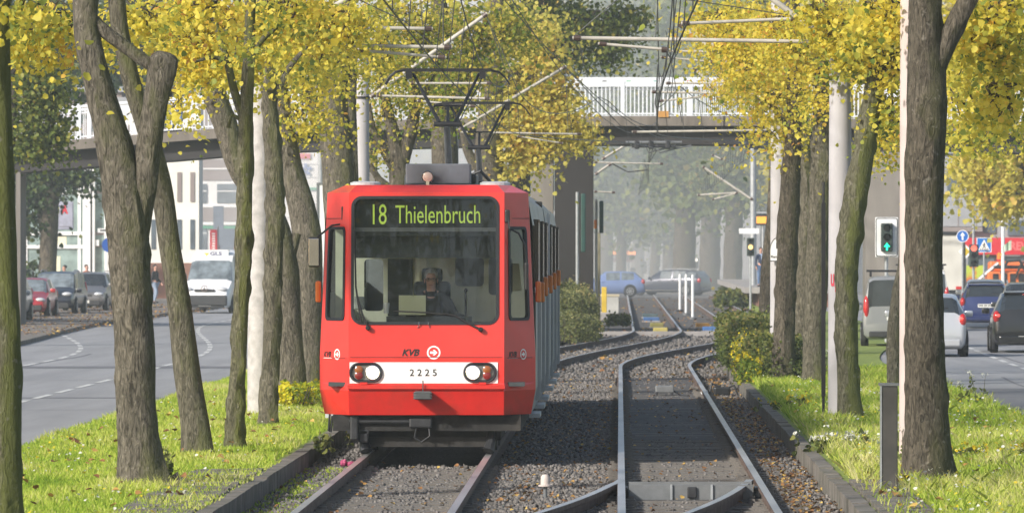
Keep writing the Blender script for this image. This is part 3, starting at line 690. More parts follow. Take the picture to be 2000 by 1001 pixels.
# headlamps
for sx, px in ((-1, 714), (1, 937)):
    cx, cz = tx(px), tz(727); y0 = yF(1.0) - .012
    def stad(hw, hh, y): return [(cx + x, y, cz + z) for x, z in rrect(-hw, hw, -hh, hh, min(hw, hh) * .96, 6)]
    m = MB(False); m.ring(stad(.205, .125, y0 - .001), stad(.19, .115, y0 - .035)); m.ring(stad(.19, .115, y0 - .035), stad(.175, .10, y0 - .033)); m.ring(stad(.175, .10, y0 - .033), stad(.165, .09, y0 - .005)); 
    hl = T(m, 'headlight', gasket); T(MB(False).poly(stad(.166, .091, y0 - .004)), 'reflector_plate', mk('reflector_grey%d' % sx, (.30, .28, .27), rough=.35, metal=.5), hl)
    lx = cx - sx * .085
    T(MB(False).lathe((lx, y0 - .036, cz), [(.088, .03), (.092, 0), (.082, -.006), (.075, .012), (.001, .014)], 24, 'Y'), 'reflector', chrome, hl, smooth=True)
    T(MB(False).lathe((lx, y0 - .040, cz), [(.070, .0), (.05, -.012), (.001, -.018)], 24, 'Y'), 'lit_lamp', lampglow, hl, smooth=True)
    for dz, mt, nm in ((.035, lampamber, 'indicator'), (-.035, mk('tail_red%d' % sx, (.22, .02, .02), rough=.2, coat=.5), 'tail_lamp')):
        T(MB(False).lathe((cx + sx * .085, y0 - .03, cz + dz), [(.05, .02), (.05, 0), (.03, -.01), (.001, -.012)], 18, 'Y'), nm, mt, hl, smooth=True)
# coupler nose, socket
m = MB(False); m.rbox((tx(826), -.10, tz(771)), (.22, .22, .10), .025); 
for k in range(3): m.bbox((tx(826) - .115, -.215, tz(771) - .04 + k * .033), (tx(826) + .115, -.205, tz(771) - .028 + k * .033))
m.tube([(tx(826), -.06, tz(768)), (tx(826), -.07, tz(742))], .008, 6)
T(m, 'coupler_nose', mk('coupler_iron', (.075, .08, .085), rough=.6, var=.2, vscale=10))
# wipers
def wip(pts, name='wiper'):
    m = MB(False); m.tube([FP(.045)(tx(x), tz(y)) for x, y in pts[0]], .012, 6); o = T(m, name, black)
    m = MB(False); m.tube([FP(.03)(tx(x), tz(y)) for x, y in pts[1]], .011, 6); T(m, 'wiper_blade', rubber, o)
    m = MB(False); x, y = pts[0][0]; m.lathe((tx(x), yF(1.55) - .03, tz(y)), [(.03, .03), (.03, -.03), (.02, -.04)], 12, 'Y'); T(m, 'pivot', black, o)
wip([[(938, 643), (912, 630), (890, 616), (868, 612)], [(768, 607), (830, 610), (888, 615)]])
wip([[(718, 640), (706, 610), (696, 575)], [(704, 640 - 12), (694, 560), (691, 450)]])
for px in (818, 836): T(MB(False).tube([FP(.004)(tx(px), tz(628)), FP(.03)(tx(px), tz(633)), FP(.006)(tx(px + (3 if px > 825 else -3)), tz(640))], .007, 6), 'washer_jet', chrome)
# mirrors
m = MB(False); m.tube([(tx(672), .40, tz(408)), (tx(668), .38, tz(436)), (tx(645), .35, tz(440)), (tx(618), .32, tz(462)), (tx(612), .32, tz(490))], .013, 6); m.rbox((tx(668), .36, tz(416)), (.05, .08, .17), .012)
mi = T(m, 'mirror_arm', black); mm = MB(False); mm.rbox((tx(610), .33, tz(492)), (.15, .07, .37), .03); T(mm, 'mirror_housing', black, mi)
T(MB(False).rbox((tx(610), .292, tz(492)), (.125, .012, .335), .005), 'mirror_face', chrome, mi)
m = MB(False); m.tube([(tx(990), .20, tz(420)), (tx(994), .17, tz(446)), (tx(1012), .22, tz(455)), (tx(1024), .30, tz(478)), (tx(1026), .33, tz(512))], .013, 6); m.rbox((tx(990), .22, tz(422)), (.06, .08, .16), .015)
mi = T(m, 'mirror_arm', black); T(MB(False).rbox((tx(1027), .37, tz(540)), (.05, .16, .34), .015), 'mirror_housing', black, mi)
# destination sign and cab interior
T(MB(False).box((0, .44, tz(424)), (1.78, .16, .46)), 'destination_sign', signdark)
ds = tram.children[-1]
m = MB(False); text_box(m, '18', (tx(739), .352, tz(418)), .17, .25, bold=.0); text_box(m, 'Thielenbruch', (tx(853), .352, tz(418)), 1.04, .22, bold=.0); T(m, 'sign_lettering', led, ds)
T(MB(False).bbox((-.88, .33, tz(452)), (.86, .345, tz(444))), 'sign_edge', steel_grey, ds)
T(MB(False).box((0, .62, tz(482)), (1.8, .02, .27)), 'sun_blind', cabdark)
m = MB(False); m.holed([(-1.2, 2.0, .9), (1.2, 2.0, .9), (1.2, 2.0, 3.16), (-1.2, 2.0, 3.16)], [[(x, 2.0, z) for x, z in rrect(a, b, c, d, .05, 3)] for a, b, c, d in ((.30, .66, 2.06, 2.42), (-.84, -.60, 1.75, 2.40), (.72, 1.02, 1.95, 2.42))]); m.bbox((-1.15, 1.0, 3.16), (1.15, 2.05, 3.19)); cb = T(m, 'cab_partition', cabbeige)
T(MB(False).bbox((tx(809), 1.95, tz(600)), (tx(823), 1.995, tz(500))), 'door_edge', cabcream, cb)
for a, b, c, d in ((745, 795, 505, 620),): T(MB(False).bbox((tx(a), 1.97, tz(d)), (tx(b), 1.995, tz(c))), 'panel', cabdark if a > 740 and a < 800 else mk('panel%d' % a, (.33, .36, .33), rough=.6), cb)
m = MB(False); m.box((-.03, .50, 1.56), (1.85, .62, .10), rx=-.08); m.bbox((-.95, .36, .9), (.9, .42, 1.55)); dash = T(m, 'dashboard', cabdark)
T(MB(False).bbox((-.5, .36, 1.62), (.55, .40, 1.70)), 'instrument_hood', cabdark, dash)
T(MB(False).box((tx(803), .34, tz(596)), (.33, .03, .24), rx=-.12), 'notice_sheet', mk('paper', (.60, .62, .42), rough=.8, var=.05), dash)
T(MB(False).lathe((tx(752), .38, tz(612)), [(.032, 0), (.04, .13), (.034, .13), (.03, .02)], 12), 'cup', whitep, dash)
T(MB(False).rbox((tx(698), .42, tz(592)), (.14, .05, .16), .02), 'card_tray', mk('tray_grey', (.5, .52, .5)), dash)
T(MB(False).tube([(tx(906), .55, 1.6), (tx(907), .55, tz(570))], .012, 8).ball((tx(907), .55, tz(567)), .025), 'control_lever', black, dash)
m = MB(False); m.rbox((tx(836), 1.55, 1.75), (.46, .10, .75), .05); m.rbox((tx(836), 1.55, 2.2), (.26, .08, .18), .04); m.rbox((tx(836), 1.3, 1.35), (.5, .5, .12), .05); T(m, 'driver_seat', cabdark)
T(MB(False).bbox((-1.2, .1, .85), (1.2, 2.0, .9)), 'cab_floor', cabdark)

# saloon: two bodies with a folding gangway between
def saloon(y0, y1):
    sec = [(1.27, .5), (1.325, .8), (1.325, 1.93), (1.312, 2.05)]; up = [(1.285, 2.82), (1.235, 3.12), (1.02, 3.31)]
    m = MB(False)
    for s in (-1, 1):
        for k in range(3): (a, b), (c, d) = sec[k], sec[k + 1]; m.quad((s * a, y0, b), (s * a, y1, b), (s * c, y1, d), (s * c, y0, d))
        for k in range(2): (a, b), (c, d) = up[k], up[k + 1]; m.quad((s * a, y0, b), (s * a, y1, b), (s * c, y1, d), (s * c, y0, d))
    for y in ((y1,) if y0 < 1 else (y0, y1)): m.poly([(-1.27, y, .5), (1.27, y, .5), (1.325, y, .8), (1.325, y, 1.93), (1.285, y, 2.82), (1.235, y, 3.12), (1.02, y, 3.31), (-1.02, y, 3.31), (-1.235, y, 3.12), (-1.285, y, 2.82), (-1.325, y, 1.93), (-1.325, y, .8)])
    m.quad((-1.27, y0, .5), (1.27, y0, .5), (1.27, y1, .5), (-1.27, y1, .5))
    b = T(m, 'body', silver)
    m = MB(False); m.quad((-1.02, y0, 3.312), (1.02, y0, 3.312), (1.02, y1, 3.312), (-1.02, y1, 3.312)); T(m, 'roof', roofgrey)
    m = MB(False)
    for s in (-1, 1): m.quad((s * 1.308, y0, 2.05), (s * 1.308, y1, 2.05), (s * 1.281, y1, 2.82), (s * 1.281, y0, 2.82))
    T(m, 'window_band', salonglass)
    n = max(1, int((y1 - y0) / 4.2)); pitch = (y1 - y0) / n
    for k in range(n):
        c = y0 + pitch * (k + .5)
        for s in (-1, 1):
            m = MB(False)
            for dy in (-.68, -.34, 0, .34, .68):
                m.bbox((s * 1.30, c + dy - .03, .62), (s * 1.352, c + dy + .03, 1.98)); pass
            d = T(m, 'folding_door', silver)
            m = MB(False)
            for dy in (-.68, -.34, 0, .34, .68): m.bbox((s * 1.27, c + dy - .035, 1.98), (s * 1.338, c + dy + .035, 2.9))
            T(m, 'door_frame', bandblack, d)
            m = MB(False)
            for dy in (-.5, -.17, .17, .5): m.bbox((s * 1.305, c + dy - .10, 1.05), (s * 1.337, c + dy + .10, 2.86))
            T(m, 'door_glass', bandblack, d)
            T(MB(False).bbox((s * 1.22, c - .7, .40), (s * 1.355, c + .7, .45)), 'step', silver_l, d)
    return b
saloon(0.95, 14.6); saloon(15.6, 30.6)
m = MB(False)
for k in range(8):
    y = 14.6 + k * .125; m.bbox((-1.22, y + .02, .55), (1.22, y + .10, 3.22)); m.bbox((-1.16, y + .10, .6), (1.16, y + .145, 3.16))
T(m, 'gangway_bellows', rubber)
T(MB(False).bbox((1.30, 14.4, .6), (1.345, 14.58, 3.05)), 'corner_post', silver_l)
for y, z in ((.82, 2.0), (4.4, 1.97), (8.2, 2.02), (13.9, 2.02), (19.5, 2.04), (26, 2.06)):
    for s in (-1, 1): T(MB(False).rbox((s * 1.358, y, z), (.07, .09, .26), .02), 'side_indicator', blinker)
# roof gear
rb = T(MB(False).rbox((tx(850), 1.35, 3.455), (.80, .6, .25), .015), 'roof_box', boxgrey)
m = MB(False); m.bbox((tx(830) - .02, .93, 3.31), (tx(830) + .02, .99, 3.38)); lp = T(m, 'roof_lamp', chrome)
T(MB(False).lathe((tx(830), .95, 3.415), [(.04, .12), (.075, .05), (.08, 0), (.074, -.012), (.06, .0), (.001, .004)], 20, 'Y'), 'lamp_rim', chrome, lp, smooth=True)
T(MB(False).lathe((tx(830), .935, 3.415), [(.062, 0), (.04, -.012), (.001, -.016)], 20, 'Y'), 'lens', mk('lens_pale', (.85, .70, .60), rough=.15), lp, smooth=True)
for px in (706, 963): T(MB(False).lathe((tx(px), 1.15, 3.31), [(.19, 0), (.19, .035), (.15, .05), (.001, .055)], 20), 'roof_vent', silver_l)
for y, L in ((3.2, 1.6), (11.4, 2.2), (17.5, 2.0), (22, 2.2)): T(MB(False).rbox((.1, y, 3.39), (.9, L, .16), .03), 'roof_cabinet', boxgrey)
T(MB(False).rbox((.42, 1.9, 3.40), (.3, .3, .13), .03).tube([(.5, 1.9, 3.45), (.62, 1.85, 3.5), (.75, 1.9, 3.36)], .02), 'cable_inlet', black)
def pantograph(y):
    m = MB(False); m.bbox((-.42, y + .5, 3.36), (.5, y + .58, 3.44)); m.bbox((-.42, y + 1.5, 3.36), (.5, y + 1.58, 3.44)); m.bbox((-.42, y + .5, 3.38), (-.36, y + 1.58, 3.44)); m.bbox((.44, y + .5, 3.38), (.5, y + 1.58, 3.44))
    for x in (-.39, .47):
        for yy in (.54, 1.54): m.lathe((x, y + yy, 3.31), [(.05, 0), (.03, .02), (.05, .04), (.03, .06)], 10)
    p = T(m, 'pantograph', steel_dark)
    T(MB(False).tube([(.04, y + 1.5, 3.44), (.04, y, 4.20)], [.055, .042], 10), 'lower_arm', steel_grey, p)
    m = MB(False); m.tube([(-.13, y, 4.20), (.24, y, 4.20)], .035, 8); m.tube([(-.10, y + .05, 4.22), (.2, y + .05, 4.22)], .02, 8); m.tube([(-.14, y + .3, 4.46), (.26, y + .3, 4.46)], .016, 6); m.tube([(.05, y, 4.2), (.05, y + .3, 4.46)], .02, 6); T(m, 'knee', black, p)
    m = MB(False)
    for a, b in ((-.06, -.44), (.147, .45)): m.tube([(a, y, 4.22), (b, y + .95, 4.90)], [.028, .020], 8)
    m.tube([(.20, y + .02, 4.22), (.5, y + .9, 4.86)], .008, 6); T(m, 'upper_arm', black, p)
    m = MB(False)
    for dy in (.78, 1.12):
        m.box((.02, y + dy, 4.955), (1.20, .05, .035)); m.tube([(-.58, y + dy, 4.95), (-.68, y + dy, 4.93), (-.76, y + dy, 4.86), (-.82, y + dy, 4.76)], .013, 6); m.tube([(.62, y + dy, 4.95), (.72, y + dy, 4.93), (.80, y + dy, 4.86), (.87, y + dy, 4.76)], .013, 6)
    for x in (-.5, .5): m.bbox((x - .04, y + .76, 4.84), (x + .04, y + 1.14, 4.93))
    T(m, 'collector_head', black, p)
pantograph(7.5); pantograph(26.0)
# running gear
m = MB(False); m.bbox((-1.15, .25, .30), (1.15, 30, .5)); m.bbox((-.9, .5, .18), (.9, 3.5, .34)); T(m, 'underframe', under)
T(MB(False).bbox((tx(700), .42, .10), (tx(968), .50, .22)), 'guard_beam', under)
for px in (708, 957): T(MB(False).tube([(tx(px), .5, .32), (tx(px) , .42, .16), (tx(px) - .03 * (1 if px > 800 else -1), .36, .05)], [.05, .06, .075], 10), 'sand_pipe', steel_dark)
T(MB(False).tube([(tx(680), .22, .42), (tx(800), .22, .42)], .035, 10), 'air_pipe', steel_dark)
m = MB(False); m.rbox((tx(820), .22, .40), (.28, .12, .12), .02); m.tube([(tx(812), .2, .36), (tx(808), .17, .22), (tx(822), .16, .17), (tx(838), .17, .24), (tx(836), .2, .36)], .010, 6); T(m, 'air_coupling', steel_dark)
m = MB(False); m.rbox((tx(690), .26, .34), (.10, .2, .30), .02); m.rbox((tx(708), .30, .24), (.12, .12, .16), .02); m.bbox((tx(676), .24, .27), (tx(718), .32, .31)); T(m, 'sensor_bracket', steel_dark)
T(MB(False).tube([(tx(640), .5, .5), (tx(638), .48, .30), (tx(642), .48, .28), (tx(645), .5, .48)], .014, 6), 'step_loop', black)
for yb in (3.2, 14.9, 27.5):
    for dy in (-.9, .9):
        for s in (-1, 1): T(MB(False).lathe((s * .75, yb + dy, .36), [(.36, -.07), (.36, .07), (.30, .08), (.08, .05), (.001, .05)] if s > 0 else [(.001, -.05), (.08, -.05), (.30, -.08), (.36, -.07), (.36, .07), (.001, .07)], 20, 'X'), 'wheel', under)
    T(MB(False).rbox((0, yb, .40), (1.9, 2.6, .2), .05), 'bogie_frame', under)
# ------------------------------------------------------------------ trees
bark = {0.0: bark_mat('bark_grey', (0.050, 0.045, 0.035), (0.25, 0.222, 0.175), 0.45), 0.5: bark_mat('bark_mossy', (0.055, 0.050, 0.036), (0.22, 0.20, 0.15), 0.55),
        1.0: bark_mat('bark_green', (0.055, 0.052, 0.03), (0.22, 0.21, 0.14), 1.0), 0.3: bark_mat('bark_dark', (0.042, 0.037, 0.028), (0.20, 0.172, 0.132), 0.5, (0.095, 0.105, 0.032))}
YEL = [(0.0, (.20, .29, .07)), (0.18, (.46, .50, .09)), (0.36, (.83, .72, .10)), (0.74, (.95, .80, .13)), (0.95, (.91, .60, .11)), (1.0, (.80, .42, .11))]
yellow_leaf = leaf_mat('leaf_yellow', YEL, .58)
lime_leaf = leaf_mat('leaf_lime', [(0.0, (.09, .16, .025)), (0.3, (.24, .33, .035)), (0.55, (.66, .57, 0.095)), (0.8, (.84, .69, 0.125)), (1.0, (.82, .54, 0.115))], .55)
olive_leaf = leaf_mat('leaf_olive', [(0.0, (.07, .11, .03)), (0.5, (.20, .25, .05)), (0.85, (.44, .40, .07)), (1.0, (.56, .36, .08))])
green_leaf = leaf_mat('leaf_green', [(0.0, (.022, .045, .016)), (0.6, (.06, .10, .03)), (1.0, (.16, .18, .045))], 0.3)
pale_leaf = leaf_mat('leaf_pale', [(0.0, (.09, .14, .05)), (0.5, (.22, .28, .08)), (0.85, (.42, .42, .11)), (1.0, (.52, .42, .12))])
gold_leaf = leaf_mat('leaf_gold', [(0.0, (.34, .36, .07)), (0.35, (.66, .60, .12)), (0.75, (.82, .70, .16)), (1.0, (.80, .52, .14))], .55)
TREE_N = [0]
def tree(label, s, limbs, clumps=(), upper=None, moss=0.5, leafm=None, size=0.068, knob=0.0, group=None, name='street_tree', shift=0.0, flare=0.5, amp=0.05, twig=0.7, per=46, spread=0.30, depth_s=None):
    """limbs: pixel paths (x, y, width) at scale s (x may carry its own scale as a 4th entry); clumps: (x, y, rx, ry, leaves[, scale]) in photo pixels"""
    TREE_N[0] += 1; seed = TREE_N[0]
    x0, y0 = limbs[0][0][0], limbs[0][0][1]; b = P(x0, y0, s); b.z = 0.0
    t = root(name, label, 'tree', b, 0, group)
    for k, l in enumerate(limbs):
        path = []
        for q in l:
            ss = q[3] if len(q) > 3 else s
            p = P(q[0], q[1], ss); path.append((p, q[2] / ss / 2))
        if k == 0: path.insert(0, (Vector((path[0][0].x, path[0][0].y, -0.06)), path[0][1] * 1.02)) if path[0][0].z > -0.05 else None
        mb = MB(); wobble_tube(mb, path, n=20 if k == 0 else 12, step=0.06 if s > 90 else 0.15, amp=amp, knob=knob, seed=seed + k * .37, flare=flare if k == 0 else 0)
        mb.build('trunk' if k == 0 else 'limb', bark[moss], t, smooth=True)
    cl = []
    if s > 115: per = 30
    for c in clumps:
        ss = c[5] if len(c) > 5 else s
        p = P(c[0], c[1], ss); r = (c[2] / ss, max(0.5, 0.75 * c[2] / ss), c[3] / ss)
        cl.append((p, r, int(c[4] * (1.05 if s > 115 else 1.15)), spread if s < 115 else .20))
    ups = []
    if upper:
        for (dx, dy, z, rx, rz, n) in upper: ups.append(((b.x + dx, b.y + dy, z), (rx, rx, rz), n, 0.55))
    pos = []; tin = []; twm = None
    if cl:
        p, ti, tufts = crown_points(cl, per); pos.append(p); tin.append(ti); sz = [np.full(len(p), size)]
        if twig:
            mb = MB()
            for tc, c in tufts:
                if random.random() > twig: continue
                top = limbs[-1][-1]; a = Vector(c) + Vector((random.uniform(-.2, .2), random.uniform(-.2, .2), random.uniform(-.15, .25))); e = Vector(tc)
                mid = a.lerp(e, .5) + Vector((random.uniform(-.1, .1), random.uniform(-.1, .1), random.uniform(-.02, .16)))
                r0 = random.uniform(.009, .022) * (1 if s > 60 else 2); mb.tube([a, mid, e], [r0, r0 * .7, r0 * .35], 5, caps=False)
            twm = mb
    else: sz = []
    if ups:
        p, ti, _ = crown_points(ups, 40); pos.append(p); tin.append(ti); sz.append(np.full(len(p), 0.12 if s > 60 else 0.3))
    if pos:
        p = np.concatenate(pos); ti = np.clip(np.concatenate(tin) + shift, 0, 1)
        cr_o = leaves('crown', p, np.concatenate(sz), leafm or yellow_leaf, t, ti)
        if twm is not None: merge_into(cr_o, twm, bark[0.3])
    return t

ROW_L = 'trees on the grass strip left of the tram track'
ROW_R = 'trees on the grass strip right of the tram track'
UP = lambda n=2600, z=9.2: [(0, 0, z, 2.7, 2.3, int(n * .6))]
# --- left row, from the camera outward
tree('mossy trunk cut off by the left edge of the photo', 224, [[(4, 1062, 80), (5, 1000, 75), (8, 700, 66), (1, 500, 62), (-4, 300, 58), (-7, 100, 52), (-10, -60, 48), (-20, -500, 40)], [(-8, 40, 30), (40, -60, 24), (120, -160, 16)]],
     [(30, 5, 40, 24, 260)], [(0, 0, 9.8, 2.3, 1.8, 2600)], 1.0, knob=.05, group=ROW_L)
tree('thick grey tree forking low into a tall limb and a sawn-off stub', 186, [[(281, 958, 98), (272, 880, 80), (265, 780, 76), (264, 700, 76), (258, 600, 78), (252, 500, 82), (246, 420, 86), (234, 340, 76), (214, 250, 66), (195, 180, 58), (172, 80, 52), (165, 0, 48), (158, -300, 42)],
     [(262, 470, 54), (278, 370, 56), (291, 280, 50), (304, 200, 50), (316, 140, 58), (320, 116, 56), (321, 106, 40), (322, 101, 18)], [(184, 40, 24), (205, 62, 26), (245, 92, 26), (285, 122, 24), (306, 136, 22)], [(300, 330, 18), (303, 230, 20), (300, 110, 16)]],
     [(60, 80, 60, 50, 600, 166), (120, 55, 60, 55, 900, 166), (235, 40, 50, 60, 500, 158), (300, 40, 70, 50, 500, 158), (40, 40, 60, 40, 400, 168)], UP(2600), 0.0, knob=.07, group=ROW_L, amp=.05)
tree('slim curved tree leaning behind the forked grey tree', 162, [[(388, 897, 54), (380, 820, 52), (364, 720, 50), (350, 600, 46), (332, 480, 42), (318, 380, 42), (305, 320, 40), (282, 240, 38), (262, 180, 36), (240, 90, 34), (228, 0, 34), (215, -250, 28)]],
     [(370, 60, 60, 60, 900, 150), (440, 50, 70, 60, 900, 150), (390, 130, 46, 40, 600, 150), (400, 20, 90, 35, 700, 164), (345, 200, 22, 30, 200, 150), (335, 20, 60, 30, 400, 150)], UP(2600), 0.5, group=ROW_L, shift=.05)
tree('thin knobbly tree with gnarled foot, left beside the pale mast', 156, [[(459, 882, 36), (460, 800, 34), (466, 700, 31), (471, 600, 29), (476, 480, 31), (478, 380, 30), (479, 300, 29), (482, 200, 27), (487, 100, 23), (490, -40, 18), (494, -200, 14)], [(474, 225, 18), (458, 180, 16), (444, 120, 14), (425, 60, 10), (412, -20, 7)], [(486, 120, 12), (510, 80, 9), (545, 50, 6)], [(444, 122, 9), (415, 112, 7), (380, 122, 4)], [(430, 70, 8), (455, 40, 7), (470, -10, 5)], [(478, 240, 9), (452, 225, 7), (446, 250, 8)]],
     [(500, 50, 50, 50, 800, 146), (470, 110, 45, 44, 700, 146), (540, 30, 60, 40, 700, 146), (430, 100, 40, 50, 500, 146), (580, 20, 60, 30, 600), (475, 90, 24, 20, 130, 160)], UP(1800), 1.0, knob=.20, group=ROW_L, shift=-.02)
tree('knobbly mossy tree touching the right side of the pale mast', 138, [[(525, 840, 34), (527, 760, 34), (531, 640, 33), (535, 500, 37), (537, 380, 36), (531, 270, 32), (523, 160, 28), (516, 60, 24), (512, -80, 18)], [(534, 200, 14), (560, 140, 10), (600, 90, 7)]],
     [(600, 50, 60, 50, 1100, 132), (650, 40, 60, 45, 900, 132), (560, 100, 40, 40, 600, 132), (690, 60, 30, 45, 400, 132), (590, 115, 36, 36, 400, 130), (640, 105, 36, 36, 360, 130), (520, 150, 16, 14, 60)], UP(1800), 0.5, knob=.18, group=ROW_L)
tree('broad tree behind the pale mast that leans far to the left', 122, [[(573, 803, 64), (568, 700, 54), (562, 600, 50), (557, 520, 50), (540, 440, 46), (500, 380, 44), (468, 330, 44), (442, 250, 46), (418, 180, 46), (404, 100, 40), (392, 0, 36), (380, -140, 28)], [(557, 520, 30), (572, 480, 22), (580, 455, 16)]],
     [(420, 60, 90, 50, 900), (350, 110, 40, 50, 400), (480, 100, 50, 60, 600), (350, 215, 18, 26, 100)], UP(1800), 0.0, knob=.03, group=ROW_L)
tree('leaning tree right behind the mirror side of the red tram', 110, [[(610, 767, 48), (606, 660, 46), (604, 560, 50), (600, 460, 58), (588, 400, 52), (570, 330, 42), (557, 260, 40), (546, 180, 34), (540, 60, 28), (536, -60, 20)]],
     [(585, 215, 40, 50, 700), (560, 60, 70, 70, 1600), (620, 130, 45, 60, 900), (610, 240, 30, 24, 240)], UP(1600), 0.0, knob=.04, group=ROW_L)
tree('stout tree with spreading limbs behind the left roof edge of the tram', 100, [[(668, 740, 72), (668, 560, 66), (666, 440, 64), (661, 330, 62), (655, 260, 64), (650, 200, 60), (664, 120, 48), (672, 20, 40), (676, -120, 30)], [(632, 250, 34), (606, 190, 30), (578, 155, 24), (545, 120, 16)], [(688, 420, 28), (686, 300, 26), (684, 200, 24), (688, 110, 20), (690, 20, 14)], [(640, 210, 22), (620, 150, 18), (600, 120, 12)]],
     [(620, 60, 70, 70, 1500), (700, 50, 60, 60, 1300), (560, 170, 30, 40, 400), (740, 110, 50, 50, 700), (590, 110, 50, 40, 600)], UP(1600), 0.0, group=ROW_L, shift=-.03)
tree('dark many-limbed tree standing behind the tram lamp box', 86, [[(778, 655, 46), (779, 480, 42), (780, 340, 40), (772, 280, 30), (758, 220, 22), (742, 150, 16), (736, 80, 12)], [(781, 330, 30), (800, 260, 26), (812, 200, 22), (806, 140, 16), (800, 60, 12)], [(770, 330, 20), (745, 285, 18), (728, 250, 12), (720, 200, 8)], [(764, 370, 18), (740, 350, 14), (722, 320, 10)], [(812, 210, 14), (840, 160, 10), (860, 110, 8)]],
     [(760, 150, 60, 60, 1500), (830, 90, 70, 70, 1700), (740, 230, 36, 50, 500), (840, 200, 50, 60, 800), (750, 60, 50, 60, 900), (735, 310, 20, 34, 220), (800, 30, 90, 40, 1200)], UP(1600), 0.3, lime_leaf, group=ROW_L, shift=.05)
tree('thick dark trunk straight behind the first pantograph', 74, [[(872, 625, 58), (870, 400, 54), (868, 290, 52), (867, 230, 46), (862, 120, 38), (856, -20, 30), (850, -120, 22)], [(868, 250, 26), (900, 180, 20), (925, 110, 16), (950, 40, 10)]],
     [(900, 60, 80, 70, 1600), (920, 150, 60, 60, 900), (870, 160, 60, 70, 800), (980, 60, 70, 60, 1200)], UP(1600), 0.3, lime_leaf, size=.10, group=ROW_L)
tree('dark trunk behind the second pantograph with pale yellow drooping boughs', 66, [[(965, 620, 66), (960, 420, 62), (955, 290, 54), (958, 200, 44), (970, 80, 34), (975, -60, 24)], [(965, 240, 26), (1010, 200, 20), (1060, 190, 14), (1110, 210, 8)], [(930, 330, 22), (912, 290, 18), (902, 240, 12)], [(968, 170, 20), (1030, 130, 16), (1090, 110, 10)]],
     [(1000, 200, 70, 60, 1500), (1070, 220, 60, 60, 1500), (1040, 150, 70, 60, 1500), (1110, 250, 44, 40, 900), (1010, 280, 50, 46, 900), (1100, 170, 40, 45, 700), (1050, 300, 36, 30, 420), (985, 320, 30, 24, 260), (1145, 262, 22, 30, 260), (1050, 80, 60, 50, 900)], UP(1600), 0.3, gold_leaf, size=.115, group=ROW_L, shift=.12)
tree('tall darker green tree that overhangs the track above the bridge rail', 58, [[(1010, 635, 50), (1012, 420, 44), (1020, 260, 40), (1040, 120, 32), (1060, 20, 26), (1070, -100, 20)], [(1040, 130, 20), (1100, 80, 14), (1160, 60, 8)]],
     [(1060, 40, 80, 60, 1800), (1140, 40, 80, 50, 1800), (1190, 75, 40, 50, 800), (1010, 30, 70, 60, 1200), (1185, 110, 26, 34, 360), (1230, 30, 40, 30, 500), (1110, 110, 50, 30, 500)], [(0, 0, 14.5, 4, 3, 2600)], 0.3, olive_leaf, size=.13, group=ROW_L, shift=-.08, spread=.4)
# --- right row
tree('big dark trunk beside the grey cabinet, forking at the top of the photo', 184, [[(1815, 958, 104), (1812, 880, 88), (1808, 760, 80), (1804, 600, 75), (1806, 400, 72), (1810, 260, 75), (1812, 200, 78), (1808, 100, 66), (1806, 0, 62), (1800, -300, 50)], [(1822, 140, 46), (1848, 85, 42), (1880, 20, 38), (1930, -70, 32), (1990, -200, 24)]],
     [(1900, 60, 60, 50, 1100, 172), (1960, 90, 50, 60, 1000, 172), (1960, 200, 50, 50, 700, 172), (1890, 190, 40, 60, 500, 150), (1720, 30, 50, 40, 700, 175), (1960, 20, 60, 40, 900, 174)], UP(2600), 0.3, knob=.08, group=ROW_R, shift=-.04)
tree('slender trunk just visible left of the pink concrete mast', 112, [[(1747, 772, 26), (1746, 660, 28), (1752, 585, 24), (1768, 500, 24), (1774, 300, 24), (1772, 100, 22), (1760, -60, 16)]],
     [(1880, 120, 60, 60, 1100), (1940, 200, 60, 60, 1100), (1880, 240, 40, 40, 500), (1740, 250, 40, 50, 600), (1960, 120, 50, 60, 700), (1930, 270, 60, 20, 400), (1715, 300, 26, 30, 240)], UP(1600), 0.5, knob=.08, group=ROW_R)
tree('mossy tree curving right in front of the graffiti mast', 136, [[(1662, 834, 46), (1657, 760, 42), (1653, 640, 42), (1654, 520, 46), (1664, 430, 44), (1678, 350, 43), (1692, 260, 42), (1705, 190, 38), (1718, 110, 32), (1730, -30, 26), (1738, -160, 20)]],
     [(1720, 60, 60, 60, 1500), (1680, 90, 40, 50, 700), (1640, 60, 50, 50, 900), (1745, 150, 40, 60, 800), (1660, 120, 26, 24, 260), (1730, 220, 34, 40, 400), (1600, 30, 50, 30, 600)], UP(1800), 1.0, knob=.14, group=ROW_R, shift=-.03)
tree('dark mossy trunk standing at the back corner of the clipped hedge', 106, [[(1588, 758, 42), (1590, 650, 40), (1596, 520, 45), (1601, 400, 43), (1605, 270, 38), (1607, 130, 30), (1608, -20, 22)]],
     [(1560, 90, 60, 60, 1500), (1600, 160, 40, 50, 700), (1520, 60, 50, 50, 1000), (1590, 220, 30, 40, 350), (1640, 30, 50, 40, 700)], UP(1600), 0.5, knob=.10, group=ROW_R, shift=.06)
tree('middle one of the three mossy trunks rising out of the hedge', 98, [[(1563, 730, 36), (1566, 620, 35), (1571, 500, 36), (1577, 380, 32), (1566, 260, 28), (1556, 120, 24), (1552, -10, 18)]],
     [(1500, 110, 50, 60, 1200), (1545, 180, 36, 50, 600), (1460, 60, 50, 50, 1000), (1555, 250, 26, 30, 260), (1430, 40, 50, 36, 700)], UP(1600), 0.5, knob=.10, group=ROW_R, shift=.08)
